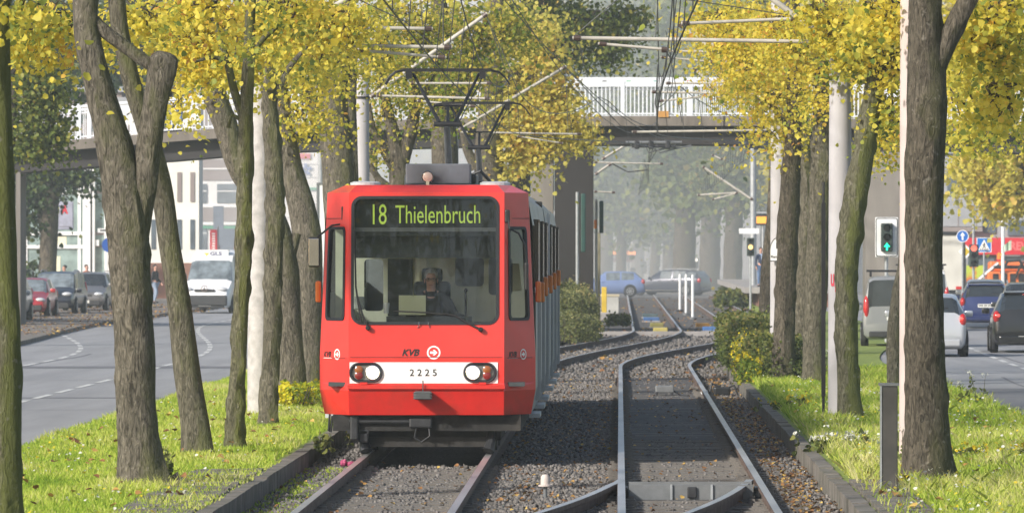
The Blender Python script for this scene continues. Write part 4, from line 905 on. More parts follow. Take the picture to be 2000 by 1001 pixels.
tree('mossy trunk next to the mast with the white half-round sign', 104, [[(1530, 752, 44), (1532, 620, 41), (1537, 510, 40), (1541, 410, 41), (1546, 310, 36), (1552, 220, 30), (1550, 100, 26), (1546, -10, 20)], [(1548, 300, 18), (1530, 240, 14), (1505, 200, 9)]],
     [(1470, 130, 50, 50, 1100), (1510, 200, 46, 46, 800), (1420, 90, 50, 50, 900), (1550, 262, 24, 22, 200), (1500, 260, 26, 18, 160), (1400, 40, 50, 40, 700)], UP(1600), 0.3, knob=.10, group=ROW_R, shift=.10)
tree('slim dark trunk left of the mast with the half-round sign', 82, [[(1493, 695, 27), (1495, 620, 27), (1500, 520, 27), (1507, 420, 20), (1511, 320, 17), (1515, 200, 14), (1512, 60, 10)]],
     [(1440, 150, 50, 36, 700), (1480, 170, 36, 46, 500), (1390, 60, 40, 50, 600), (1420, 170, 26, 24, 200)], UP(1400), 0.3, lime_leaf, group=ROW_R, shift=.25)
# the same two rows go on towards and past the camera
for k, (X, Y) in enumerate(((-5.3, 43), (3.6, 50), (-5.4, 27), (3.5, 36), (3.6, 21))):
    ss = F / Y; x = VX + X * ss; y0 = VY + HC * ss
    tree('street tree of the row nearer the camera, %s side' % ('left' if X < 0 else 'right'), ss, [[(x, y0, .5 * ss), (x, y0 - 2.5 * ss, .4 * ss), (x + .1 * ss, y0 - 5.5 * ss, .34 * ss), (x, y0 - 9 * ss, .2 * ss)]],
         (), [(0, 0, 10.0, 2.5, 2.3, 4200)], 0.5, olive_leaf, group=ROW_L if X < 0 else ROW_R)
# --- far side of the left road
tree('olive tree at the left pavement hanging in front of the footbridge', 74, [[(14, 675, 34), (14, 450, 32), (16, 300, 28), (24, 180, 22), (30, 60, 18)]],
     [(60, 190, 50, 60, 1700), (90, 240, 36, 46, 900), (50, 280, 36, 40, 600), (100, 170, 36, 40, 700), (60, 130, 60, 40, 800), (106, 285, 20, 24, 160)], [(0, 0, 10, 3, 2, 1600)], 0.3, olive_leaf, size=.11, spread=.30, shift=-.02)
tree('dark green tree with bare trunk in front of the pharmacy window', 42, [[(92, 600, 38), (93, 520, 34), (97, 440, 34), (100, 360, 32), (104, 280, 26), (100, 180, 20)], [(88, 470, 12), (78, 420, 12), (70, 380, 8)]],
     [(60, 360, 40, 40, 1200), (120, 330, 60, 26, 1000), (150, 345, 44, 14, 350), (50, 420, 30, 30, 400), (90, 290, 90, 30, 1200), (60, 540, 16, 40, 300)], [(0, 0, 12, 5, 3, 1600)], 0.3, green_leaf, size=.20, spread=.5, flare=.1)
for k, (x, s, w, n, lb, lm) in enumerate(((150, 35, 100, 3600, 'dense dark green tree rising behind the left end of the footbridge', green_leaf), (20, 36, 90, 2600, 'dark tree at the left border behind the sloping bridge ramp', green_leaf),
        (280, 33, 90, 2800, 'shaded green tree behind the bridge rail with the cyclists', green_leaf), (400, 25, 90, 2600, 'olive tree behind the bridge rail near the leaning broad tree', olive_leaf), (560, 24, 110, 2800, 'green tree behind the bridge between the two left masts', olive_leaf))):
    tx_ = {150: 264, 20: 10}.get(x, x)
    tree(lb, s, [[(tx_, VY + HC * s, 22), (tx_, 400, 18), (tx_ + 4, 200, 14), (x, 60, 9)]], [(x, 165, w * .8, 75, n), (x - 20, 60, w, 90, n), (x + 30, 100, w * .7, 80, n // 2)], None, 0.3, lm, size=.26, spread=.55, twig=.15, flare=.1)
# --- beyond the bridge, in the haze
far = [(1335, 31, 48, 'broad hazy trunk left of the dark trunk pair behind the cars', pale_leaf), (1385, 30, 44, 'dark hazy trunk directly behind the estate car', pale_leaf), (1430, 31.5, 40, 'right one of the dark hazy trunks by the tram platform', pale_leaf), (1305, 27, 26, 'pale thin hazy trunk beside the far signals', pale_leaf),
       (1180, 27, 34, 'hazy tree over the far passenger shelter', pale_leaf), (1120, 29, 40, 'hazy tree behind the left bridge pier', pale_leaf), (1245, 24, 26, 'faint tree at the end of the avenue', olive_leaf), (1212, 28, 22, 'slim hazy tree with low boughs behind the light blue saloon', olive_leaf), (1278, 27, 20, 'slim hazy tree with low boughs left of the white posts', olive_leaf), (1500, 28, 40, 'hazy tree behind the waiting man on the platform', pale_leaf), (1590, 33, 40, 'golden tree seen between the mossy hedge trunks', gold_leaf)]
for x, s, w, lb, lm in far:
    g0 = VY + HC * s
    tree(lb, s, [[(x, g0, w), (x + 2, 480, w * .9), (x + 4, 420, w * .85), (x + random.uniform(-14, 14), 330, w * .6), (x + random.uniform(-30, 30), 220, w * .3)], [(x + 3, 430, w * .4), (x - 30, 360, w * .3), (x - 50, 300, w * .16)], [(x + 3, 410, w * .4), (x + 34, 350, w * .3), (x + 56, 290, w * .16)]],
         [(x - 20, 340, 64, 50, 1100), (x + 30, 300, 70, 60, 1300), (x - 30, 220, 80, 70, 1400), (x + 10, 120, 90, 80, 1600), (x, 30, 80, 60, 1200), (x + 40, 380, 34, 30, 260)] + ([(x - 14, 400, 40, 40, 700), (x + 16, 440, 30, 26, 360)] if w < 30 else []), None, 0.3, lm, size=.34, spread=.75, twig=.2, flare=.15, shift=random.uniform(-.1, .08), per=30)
tree('large golden tree over the orange work machine at the right border', 47, [[(2040, 607, 30), (2040, 480, 26), (2020, 380, 22), (1990, 300, 14)]], [(1930, 350, 46, 44, 1400), (1985, 370, 50, 46, 1400), (1960, 300, 80, 34, 1300), (1900, 315, 30, 34, 500), (1960, 400, 40, 16, 360)], [(0, 0, 9.5, 4, 2.5, 1500)], 0.3, gold_leaf, size=.2, spread=.5)
for k, (x, s, lb, lm) in enumerate(((1640, 40, 'yellow tree behind the bridge to the right of the graffiti mast', gold_leaf), (1780, 38, 'yellow tree behind the bridge and the big dark trunk', gold_leaf), (1930, 40, 'yellow tree above the right end of the bridge', gold_leaf), (1480, 36, 'greenish tree just above the bridge rail by the half-round sign', pale_leaf))):
    tx_ = {1640: 1646, 1780: 1806, 1930: 2050, 1480: 1525}[x]
    tree(lb, s, [[(tx_, VY + HC * s, 20), (tx_, 350, 16), (x, 100, 10)]], [(x, 180, 90, 70, 2400), (x - 20, 60, 100, 90, 2400), (x + 40, 110, 80, 70, 1400)], None, 0.3, lm, size=.26, spread=.55, twig=.15, flare=.1)
# distant belt of trees that closes the avenue
cl = []
for k in range(60): cl.append(((random.uniform(-60, 60), 640 + random.uniform(-20, 40), random.uniform(2, 24)), (6, 6, 4.5), 420, 1.6))
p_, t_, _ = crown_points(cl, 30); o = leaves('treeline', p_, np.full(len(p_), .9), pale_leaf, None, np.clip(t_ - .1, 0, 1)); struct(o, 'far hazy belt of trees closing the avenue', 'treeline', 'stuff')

# --- hedges and shrubs
def shrub(name, label, cat, boxes, mat, n, size, shift=0.0, stems=True, group=None, rnd=True):
    c = np.mean([b[0] for b in boxes], axis=0); t = root(name, label, cat, (c[0], c[1], 0), 0, group)
    pos = []; tin = []; tot = sum(b[1][0] * b[1][1] * b[1][2] for b in boxes)
    for ctr, d in boxes:
        m = int(n * d[0] * d[1] * d[2] / tot); q = rng.uniform(-1, 1, (m, 3)); ax = rng.integers(0, 3, m); sg = np.sign(rng.normal(size=m)); shell = rng.random(m) < .75
        for i in range(3): q[:, i] = np.where(shell & (ax == i), sg * (1 - np.abs(rng.normal(0, .10, m))), q[:, i])
        nz = np.array([noise.noise(Vector((a * 2.1 + ctr[0], b * 2.1 + ctr[1], e * 2.1))) for a, b, e in q * np.array(d) / 2])
        pw = 2.4 if rnd else 7.0; q *= (np.abs(q).max(1) / (np.abs(q) ** pw).sum(1) ** (1 / pw))[:, None]
        q *= (1 + (.28 if rnd else .13) * nz[:, None]); sp = (rng.random(m) < .10)[:, None] * np.abs(rng.normal(0, .10, (m, 1))) * q; p = q * np.array(d) / 2 + np.array(ctr) + sp; keep = p[:, 2] > 0.02
        pos.append(p[keep]); tin.append(np.clip(.42 + .5 * nz + rng.normal(0, .14, m) + .15 * q[:, 2], 0, 1)[keep])
    p = np.concatenate(pos); fo = leaves('foliage', p, np.full(len(p), size), mat, t, np.clip(np.concatenate(tin) + shift, 0, 1))
    mb = MB()
    for ctr, d in boxes:
        for k in range(int(10 + d[1] * 2)):
            a = Vector((ctr[0] + random.uniform(-.4, .4) * d[0], ctr[1] + random.uniform(-.45, .45) * d[1], 0)); mb.tube([a, a + Vector((random.uniform(-.15, .15), random.uniform(-.15, .15), d[2] * .8))], [.015, .006], 5, caps=False)
    merge_into(fo, mb, bark[0.3])
    return t
hedge_leaf = leaf_mat('leaf_hedge', [(0, (.03, .05, .015)), (.5, (.10, .13, .03)), (.8, (.19, .20, .05)), (1, (.28, .22, .07))], .3)
bush_leaf = leaf_mat('leaf_bush', [(0, (.06, .075, .03)), (.5, (.17, .19, .07)), (.8, (.27, .26, .10)), (1, (.34, .27, .12))], .35)
shrub('hedge', 'clipped green hedge in front of the mossy trunks by the right kerb', 'hedge', [((3.05, 121, .42), (1.3, 12, .90)), ((2.95, 136, .5), (1.4, 20, 1.15))], hedge_leaf, 26000, .06, rnd=False)
shrub('wild_shrub', 'yellow flowering weeds spilling over the kerb beside the hedge', 'shrub', [((2.42, 116, .25), (.5, 5, .6)), ((2.5, 122, .35), (.5, 6, .8))], leaf_mat('leaf_flower', [(0, (.06, .12, .02)), (.5, (.16, .22, .03)), (.72, (.3, .32, .03)), (.8, (.72, .56, .02)), (1, (.8, .62, .03))], .35), 5200, .05, .1)
q = P(1128, 640, 66)
shrub('bush', 'dark loose bush between the tram and the left bridge pier', 'bush', [((q.x, 178, .62), (1.25, 9, 1.5)), ((q.x - .25, 184, .8), (1.2, 5, 1.6)), ((q.x + .1, 171, .35), (1.3, 6, .8))], bush_leaf, 16000, .065, -.02)
shrub('wild_shrub', 'low yellow-leaved shrub at the foot of the trees beside the tram', 'shrub', [((-5.05, 96, .22), (.5, 1.6, .5)), ((-4.6, 98, .2), (.6, 2.5, .42))], leaf_mat('leaf_acid', [(0, (.10, .18, .02)), (.4, (.26, .34, .03)), (.6, (.62, .56, .02)), (1, (.74, .60, .03))], .4), 3000, .06, .08)
shrub('low_shrub', 'small green shrub on the far track bank under the bridge', 'shrub', [((-.05, 206, .12), (.8, 4, .5)), ((.1, 212, .1), (.6, 3, .45))], hedge_leaf, 1500, .08)
shrub('low_shrub', 'green undergrowth below the tram platform edge', 'shrub', [((5.2, 282, .3), (1.6, 6, .9)), ((6.6, 345, .3), (2, 4, .7))], hedge_leaf, 3500, .14)
# loose weeds at the foot of things
def weed(label, x, y, h, n, flower, s_=None, spreadx=.18):
    g0 = G(x, y); t = root('weed_plant', label, 'weed', (g0.x, g0.y, 0.02)); mb = MB(); lp = []; fpnts = []
    for k in range(n):
        a = g0 + Vector((random.uniform(-spreadx, spreadx), random.uniform(-.25, .25), .02)); e = a + Vector((random.uniform(-.12, .12), random.uniform(-.1, .1), h * random.uniform(.6, 1.1)))
        mb.tube([a, a.lerp(e, .5) + Vector((.02, 0, .02)), e], [.006, .005, .003], 5, caps=False)
        for j in range(9): lp.append(a.lerp(e, random.uniform(.1, .95)) + Vector((random.uniform(-.04, .04), random.uniform(-.04, .04), 0)))
        for j in range(7): fpnts.append(e + Vector((random.uniform(-.05, .05), random.uniform(-.05, .05), random.uniform(-.02, .03))))
    lp = np.array(lp); fo = leaves('foliage', lp, np.full(len(lp), .07), hedge_leaf, t, np.clip(rng.normal(.6, .15, len(lp)), 0, 1)); merge_into(fo, mb, bark[1.0])
    if flower is not None:
        fpn = np.array(fpnts); leaves('blossoms', fpn, np.full(len(fpn), .032), flower, t, rng.random(len(fpn)))
    return t
fl_white = leaf_mat('petal_white', [(0, (.62, .62, .52)), (1, (.8, .8, .72))], .3); fl_yellow = leaf_mat('petal_yellow', [(0, (.7, .5, .02)), (1, (.8, .62, .03))], .3)
weed('white-flowered weed growing against the pink concrete mast', 1782, 930, .62, 9, fl_white)
weed('yellow-flowered weed at the foot of the big dark trunk', 1835, 945, .42, 8, fl_yellow, spreadx=.3)
weed('patch of white-flowered weeds in the grass near the grey cabinet', 1640, 890, .26, 26, fl_white, spreadx=.55)
weed('tall seeding weed by the right road behind the big dark trunk', 1880, 800, .55, 8, fl_white, spreadx=.4)
weed('yellow-flowered weed by the hedge corner near the graffiti mast', 1530, 805, .22, 12, fl_yellow, spreadx=.4)
weed('green weed at the foot of the forked grey tree', 312, 945, .38, 8, None, spreadx=.16)
weed('green weed squeezed between kerb and tram near the pink litter', 648, 880, .26, 9, None, spreadx=.22)
weed('yellow-flowered tuft in the grass at lower right', 1940, 905, .2, 14, fl_yellow, spreadx=.5)
weed('dry pale weed beside the conduit on the graffiti mast', 1608, 750, .6, 6, fl_white, spreadx=.2)
# ------------------------------------------------------------------ footbridge
bridge_edge = mk('bridge_concrete', (0.20, 0.175, 0.15), rough=.9, var=.2, vscale=1.6, stretch=(2.5, 1, .35), dirt=.75, dirtcol=(.085, .072, .06), ds=.7)
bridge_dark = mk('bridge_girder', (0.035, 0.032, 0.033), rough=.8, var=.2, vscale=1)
pier_m = mk('bridge_pier', (0.23, 0.21, 0.19), rough=.9, var=.2, vscale=.8, stretch=(1, 1, .25), dirt=.5, dirtcol=(.07, .06, .06), ds=.7)
pier_shaded = mk('bridge_pier_shaded', (0.024, 0.021, 0.021), rough=.9, var=.2, vscale=.8, stretch=(1, 1, .25))  # the deck's shade on this pier is put into its dark colour
rail_white = mk('railing_white', (0.72, 0.75, 0.80), rough=.5, var=.05)
BP = [(-46, 3.7), (-25, 4.85), (-19.5, 5.08), (-13.2, 5.57), (-10.2, 5.77), (-4, 5.93), (-.67, 5.97), (4.8, 5.97), (11.5, 5.76), (20, 5.4), (46, 4.3)]
def zb(X):
    for (a, za), (b, z2) in zip(BP, BP[1:]):
        if X <= b: return za + (z2 - za) * (X - a) / (b - a)
    return BP[-1][1]
def yb(X): return 200 + 0.010 * max(0, -X - 3) ** 2 * 0.3
br = root('footbridge', 'long concrete footbridge with white railings crossing over the tracks', 'footbridge', (0, 202, 0))
def span(name, y0, y1, z0, z1, mat, xa=-45, xb=45, st=1.5):
    vs = []; fs = []; n = int((xb - xa) / st)
    for i in range(n + 1):
        X = xa + (xb - xa) * i / n; z = zb(X); Y = yb(X)
        vs += [(X, Y + y0, z + z0), (X, Y + y1, z + z0), (X, Y + y1, z + z1), (X, Y + y0, z + z1)]
    for i in range(n):
        for k in range(4): fs.append((4 * i + k, 4 * i + (k + 1) % 4, 4 * i + 4 + (k + 1) % 4, 4 * i + 4 + k))
    fs += [(0, 1, 2, 3), tuple(4 * n + k for k in (3, 2, 1, 0))]
    return MB().add(vs, fs).build(name, mat, br)
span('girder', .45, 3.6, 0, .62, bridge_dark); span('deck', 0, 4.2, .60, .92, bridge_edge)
for side, y0 in (('near', .10), ('far', 4.05)):
    mb = MB(); X = -45
    while X < 45:
        z = zb(X) + .92; Y = yb(X) + y0
        mb.box((X, Y, z + .52), (.03, .03, .9)); X += .135
    o = mb.build('railing', rail_white, br)
    for h, d in ((.08, .05), (.98, .05), (1.08, .09)):
        vs = []; fs = []; n = 60
        for i in range(n + 1): X = -45 + 90 * i / n; vs += [(X, yb(X) + y0 - .03, zb(X) + .92 + h - d / 2), (X, yb(X) + y0 + .03, zb(X) + .92 + h - d / 2), (X, yb(X) + y0 + .03, zb(X) + .92 + h + d / 2), (X, yb(X) + y0 - .03, zb(X) + .92 + h + d / 2)]
        for i in range(n):
            for k in range(4): fs.append((4 * i + k, 4 * i + (k + 1) % 4, 4 * i + 4 + (k + 1) % 4, 4 * i + 4 + k))
        m = MB().add([Vector(v) - br.location for v in vs], fs); m.world = False; m.build('handrail', rail_white, o)
    X = -44.3
    while X < 45: m = MB(); m.box((X, yb(X) + y0 - .01, zb(X) + .92 + .58), (.13, .08, 1.16)); m.v = [tuple(Vector(v) - br.location) for v in m.v]; m.world = False; m.build('railing_post', rail_white, o); X += 2.22
X = -41
while X < 45: m = MB(); m.box((X, yb(X) - .004, zb(X) + .76), (.05, .02, .335)); m.build('expansion_joint', bridge_dark, br); X += 7.4
m = MB(); m.box((1.6, 203.9, zb(1.6) + .92 + 1.22), (6.2, .05, .30)); m.build('guard_panel', rail_white, br)
for x, c in ((-.5, (.05, .05, .05)), (.3, (.1, .4, .2)), (1.2, (.05, .3, .25)), (2.3, (.5, .05, .04)), (2.62, (.05, .1, .5)), (3.6, (.06, .06, .2))):
    m = MB(); m.box((x, 203.87, zb(x) + .92 + 1.2), (.14, .01, .12)); m.build('sticker', mk('sticker%d' % int(x * 10), c, rough=.5), br)
for x0, x1, Y0, Y1, w in ((-2.9, -2.18, 201.2, 203.6, 1), (-2.12, -.86, 200.6, 203.4, 1), (8.05, 9.2, 200.6, 203.4, 1), (9.9, 10.5, 203, 203.6, 1), (-19.75, -19.6, 201, 203, 1), (-8.6, -8.0, 201, 203, 1), (20, 21, 201, 203, 1)):
    m = MB(); zt = zb((x0 + x1) / 2) + .01; m.bbox((x0, Y0, -.2), (x1, Y1, zt)); m.build('pier', pier_shaded if -2.15 < x0 < -1.6 else pier_m, br)
tag(MB().box((1.43, 199.97, zb(1.4) + .98), (.34, .03, .20)).build('bridge_plate', mk('plate_orange', (.50, .25, .06), rough=.6, dirt=.4)), 'small orange warning plate fixed to the bridge edge over the tracks', 'warning plate')

# ------------------------------------------------------------------ masts, brackets and wires of the overhead line
mast_m = mk('mast_concrete', (0.46, 0.445, 0.46), rough=.85, var=.10, vscale=2.2, bump=.1, bscale=40, stretch=(1, 1, .35), dirt=.22, dirtcol=(.34, .30, .29), ds=2)
mast_w = mk('mast_pale', (0.50, 0.475, 0.465), rough=.9, var=.12, vscale=7, bump=.25, bscale=30, dirt=.8, dirtcol=(.30, .285, .27), ds=6)
mast_p = mk('mast_pink', (0.56, 0.47, 0.45), rough=.85, var=.08, vscale=3, stretch=(1, 1, .3), dirt=.35, dirtcol=(.36, .26, .23), ds=1.2)
tube_m = mk('bracket_tube', (0.50, 0.47, 0.42), rough=.55, var=.15, vscale=5, dirt=.35, dirtcol=(.3, .26, .22), ds=4)
wire_m = mk('wire', (0.075, 0.078, 0.075), rough=.5, metal=.5)
insul = mk('insulator', (0.09, 0.06, 0.05), rough=.4)
GM = 'masts of the overhead line'
def mast(label, x, s, wpx, top, mat, tubes=(), wires=(), cap=False, base=None, name='catenary_mast'):
    b = P(x, VY + HC * s, s); b.z = 0; r = wpx / s / 2
    t = root(name, label, 'mast', b, 0, GM)
    m = MB(); m.lathe((b.x, b.y, 0), [(r * 1.06, -.2), (r * 1.04, .4), (r, 2.5), (r * .9, top)], 24); m.build('pole', mat, t, smooth=True)
    if cap: m = MB(); m.lathe((b.x, b.y, top), [(r * .9, 0), (r * .93, .015), (r * .93, .10), (r * .6, .13), (.001, .135)], 20); m.build('cap', steel_grey, t)
    for k, (a, c, w) in enumerate(tubes):
        p, q = P(*a, s), P(*c, s); p.y -= .15; q.y -= .15
        m = MB(); m.tube([p, q], w / 2, 10); o = m.build('bracket_tube', tube_m, t, smooth=True)
        d = (q - p).normalized()
        for e, sg in ((p, 1), (q, -1)):
            m = MB(); m.tube([e + d * sg * .02, e + d * sg * .12], w / 2 + .012, 8)
            m.v = [tuple(Vector(v) - b) for v in m.v]; m.world = False; m.build('clamp', insul, o)
    for a, c, w in wires:
        p, q = P(*a, s), P(*c, s); p.y -= .15; q.y -= .15; m = MB(); m.tube([p, q], w * .75, 5); m.build('stay', wire_m, t)
    return t
mA = mast('pinkish concrete mast half hidden by the big dark trunk', 1781, 176, 48, 8.2, mast_p, [((1770, -120), (1505, -60), .05)])
mB = mast('grey concrete mast with a steel cap and red graffiti', 1641, 135, 46, 5.52, mast_m, [((1640, 83), (1118, 75), .060), ((1168, 86), (1308, 98), .045), ((1604, 70), (1490, -14), .085), ((1330, 47), (1560, 37), .05)], [((1118, 74), (1215, -8), .010), ((1130, 75), (1140, 130), .008), ((1280, 78), (1284, 10), .010), ((1316, 80), (1316, 0), .012), ((1340, 0), (1604, 40), .010)], cap=True)
mC = mast('concrete mast carrying the white half-round sign', 1522, 97, 35, 8.5, mast_m, [((1325, 46), (1512, 192), .085), ((1318, 30), (1500, 172), .07), ((1290, 100), (1510, 104), .05), ((1290, 112), (1400, 122), .04)], [((1300, 60), (1332, 240), .012), ((1324, 48), (1300, 200), .012)])
mE = mast('slender mast behind the half-round sign with a long slanting bracket', 1521, 81, 22, 8, mast_m, [((1352, 133), (1518, 262), .075), ((1272, 180), (1515, 184), .055), ((1300, 163), (1470, 163), .05), ((1286, 198), (1412, 185), .045), ((1234, 258), (1515, 254), .06)], [((1352, 133), (1420, 212), .012), ((1352, 133), (1460, 250), .012), ((1345, 133), (1330, 170), .012)])
mL = mast('pale whitish concrete mast between two knobbly mossy trunks', 507, 131, 46, 8.2, mast_w, [((548, 80), (692, -10), .085), ((600, 53), (846, 57), .055), ((520, 87), (884, 93), .055), ((702, 99), (872, 113), .045)], [((690, -5), (790, 42), .012), ((790, 42), (870, 110), .012), ((686, 80), (690, 95), .02), ((822, 0), (826, 58), .009), ((866, 0), (866, 90), .014)])
mM = mast('grey concrete mast rising behind the left roof corner of the tram', 707, 90, 30, 7.6, mast_m, [((724, 190), (952, 27), .085), ((735, 187), (958, 193), .055), ((800, 163), (962, 163), .05), ((815, 197), (930, 208), .045)], [((950, 30), (985, 130), .012), ((950, 30), (1010, 165), .012), ((955, 25), (900, 0), .012)])
m = MB(); b = mM.location; m.lathe((b.x, b.y, 2.5 + (490 - 193) / 90), [(.178, 0), (.178, .05)], 20); m.build('band', black, mM)
mN = mast('mast hidden behind the second pantograph with a slanting bracket', 886, 72, 20, 8, mast_m, [((897, 254), (1106, 130), .085), ((890, 258), (1136, 262), .05), ((1010, 266), (1100, 280), .04)], [((1104, 132), (1110, 262), .012), ((1104, 132), (1200, 235), .014), ((1104, 132), (1230, 265), .014)])
mD = mast('grey steel mast standing on the tram platform', 1471, 41, 13, 8.2, galv, [((1372, 325), (1470, 390), .12), ((1362, 381), (1442, 376), .09), ((1390, 390), (1440, 377), .07), ((1390, 302), (1412, 312), .08)], [((1372, 325), (1384, 342), .03), ((1384, 342), (1394, 336), .03)])
mP = mast('grey round mast just beside the left bridge pier', 1152, 56, 14, 7.2, mk('mast_bluegrey', (.22, .24, .27), rough=.6), [((1162, 341), (1194, 319), .09), ((1176, 311), (1226, 281), .09), ((1160, 317), (1296, 320), .06), ((1160, 374), (1202, 376), .06)], [((1196, 320), (1226, 336), .03), ((1226, 336), (1266, 332), .03)])
mQ = mast('distant hazy mast left of the far signals', 1265, 24, 7, 9, galv, [((1267, 380), (1310, 370), .12), ((1267, 395), (1320, 395), .09)])
# graffiti, cabinet, conduit
b = mB.location; r = 46 / 135 / 2 * 1.02
def wrap(cx, rad): return lambda x, z: (cx.x + rad * math.sin((x - cx.x) / rad), cx.y - rad * math.cos((x - cx.x) / rad), z)
m = MB(); text_box(m, 'up', (b.x - .088, 0, P(0, 552, 135).z), .15, .26, wrap(b, r + .006), bold=.02); m.build('graffiti', mk('graffiti_red', (.50, .05, .08), rough=.7, var=.2), mB)
p0 = P(1606, 812, 135); m = MB(); m.tube([(p0.x + .02, p0.y + .1, 0), (p0.x + .02, p0.y + .1, 3.5)], .020, 8); m.bbox((p0.x - .01, p0.y + .06, .4), (p0.x + .05, p0.y + .12, 3.2)); m.build('cable_conduit', black, mB)
q = G(1736, 968); t = root('track_cabinet', 'narrow dark grey metal cabinet standing at the pink mast', 'cabinet', (q.x, q.y, 0))
zt = 2.5 - (752 - 490) / 191
m = MB(); m.rbox((q.x, q.y, zt / 2), (.17, .30, zt), .012); m.build('housing', mk('cabinet_grey', (.07, .065, .06), rough=.6, var=.25, vscale=3, dirt=.4, dirtcol=(.12, .1, .08)), t)
m = MB(); m.box((q.x, q.y, zt + .012), (.20, .33, .025)); m.build('lid', steel_grey, t); m = MB(); m.bbox((q.x - .095, q.y - .16, .01), (q.x - .078, q.y - .10, zt)); m.build('edge_strip', galv, t)
q = P(1765, 770, 176); m = MB(); m.tube([(q.x + .05, q.y + .02, 0), (q.x + .05, q.y + .02, .95)], .05, 10); m.build('pipe_guard', mk('pipe_rusty', (.38, .25, .20), rough=.7, var=.2), mA)

def zc(Y): return 5.0 + .62 * sstep(120, 190, Y)
def overhead(label, f, Y0, Y1, sup):
    t = root('overhead_wire', label, 'overhead wire', (f(60), 60, 0)); z = zc
    ys = list(np.arange(Y0, Y1 + .1, 3.0)); m = MB(); m.tube([(f(y) + .12 * math.sin(y * .05), y, z(y)) for y in ys], .011, 5); m.build('contact_wire', wire_m, t)
    def zm(y):
        for a, b in zip(sup, sup[1:]):
            if a <= y <= b: k = (y - a) / (b - a); return z(y) + 1.25 - 2.6 * k * (1 - k)
        return z(y) + 1.2
    m = MB(); m.tube([(f(y), y, zm(y)) for y in ys], .012, 5); m.build('messenger_wire', wire_m, t)
    for y in np.arange(Y0 + 18, Y1, 6.0): m = MB(); m.tube([(f(y) + .12 * math.sin(y * .05), y, z(y)), (f(y), y, zm(y))], .007, 4, caps=False); m.build('dropper', wire_m, t)
overhead('wire of the left track running over the red tram', xl_track, 40, 350, (40, 91, 133, 164, 196, 240, 290, 350))
overhead('wire hanging over the empty right track', xr_track, 40, 350, (40, 88, 124, 148, 196, 240, 290, 350))
t = root('overhead_wire', 'slanting feeder cable descending to the bridge from the hidden mast', 'overhead wire', P(1104, 132, 72))
for a, b, w in ((P(985, 0, 110), P(1325, 280, 62), .010), (P(1000, 0, 112), P(1240, 262, 62), .010)):
    m = MB(); pts = [a.lerp(b, k / 8) - Vector((0, 0, .5 * 4 * (k / 8) * (1 - k / 8))) for k in range(9)]; m.tube(pts, w, 5); m.build('cable', wire_m, t)
t = root('overhead_wire', 'thin cable bundle hanging in loops at top centre right', 'overhead wire', P(1310, 60, 130))
for a, b, sg in ((P(1284, -10, 128), P(1288, 200, 90), .1), (P(1330, -10, 132), P(1310, 190, 92), .05), (P(1300, 95, 128), P(1335, 60, 126), .28), (P(1316, -10, 140), P(1316, 100, 135), .02)):
    m = MB(); pts = [a.lerp(b, k / 8) - Vector((0, 0, sg * 4 * (k / 8) * (1 - k / 8))) for k in range(9)]; m.tube(pts, .009, 5); m.build('cable', wire_m, t)
for lb, x0, x1, y in (('overhead wire support under the bridge, over the left track', 1222, 1332, 283), ('overhead wire support under the bridge, over the right track', 1448, 1512, 284)):
    a = P(x0, y, 61.5); b = P(x1, y, 61.5); t = root('wire_support', lb, 'wire support', ((a.x + b.x) / 2, a.y, a.z))
    m = MB(); m.tube([a + Vector((0, 0, .08)), b + Vector((0, 0, .08))], .05, 8); m.build('beam', steel_grey, t)
    m = MB(); m.tube([a + Vector((.2, 0, -.05)), b + Vector((-.2, 0, -.05))], .04, 8)
    for k in (.2, .45, .75): c = a.lerp(b, k); m.rbox((c.x, c.y, c.z), (.16, .14, .26), .03)
    m.build('insulator', steel_dark, t)
    for k in (.35, .55): c = a.lerp(b, k); m = MB(); m.tube([c, c + Vector((.1, 0, -.25)), c + Vector((.55, .1, -.12)), c + Vector((1.1 if x1 - x0 > 80 else .5, .1, -.02))], .028, 6); m.build('loop', steel_grey, t)
    for k in (.1, .9): c = a.lerp(b, k); m = MB(); m.tube([(c.x, 201.0, c.z + .06), (c.x, 201.0, zb(c.x) + .02), (c.x, c.y, c.z + .08)][:2], .03, 6); m.tube([(c.x, 201.0, c.z + .1), (c.x, c.y, c.z + .08)], .03, 6); m.build('hanger', steel_grey, t)
# ------------------------------------------------------------------ vehicles
carglass = mk('car_glass', (0.030, 0.036, 0.042), rough=.05, var=.2, spec=.8)
carglass_l = mk('car_glass_pale', (0.16, 0.19, 0.21), rough=.06, var=.4, vscale=3, spec=.9)
tyre_m = mk('tyre', (0.018, 0.018, 0.019), rough=.9, var=.2)
rim_m = mk('rim', (0.42, 0.43, 0.45), rough=.3, metal=.7, var=.1)
plastic = mk('bumper_plastic', (0.028, 0.029, 0.031), rough=.65, var=.2)
tail_m = mk('tail_lamp', (.50, .02, .02), rough=.15, var=.2, coat=.6)
brake_m = emit('brake_light', (1.0, .10, .08), 1.3)
tailw_m = mk('lamp_clear', (.62, .64, .66), rough=.12, var=.15, vscale=12, metal=.3)
plate_m = mk('number_plate', (.72, .72, .68), rough=.5, var=.03)
def paint(name, c, metal=.25, rough=.28): return mk(name, c, rough=rough, metal=metal, var=.05, vscale=1, coat=.7, dirt=.12, dirtcol=tuple(x * .6 + .05 for x in c), ds=1.5)
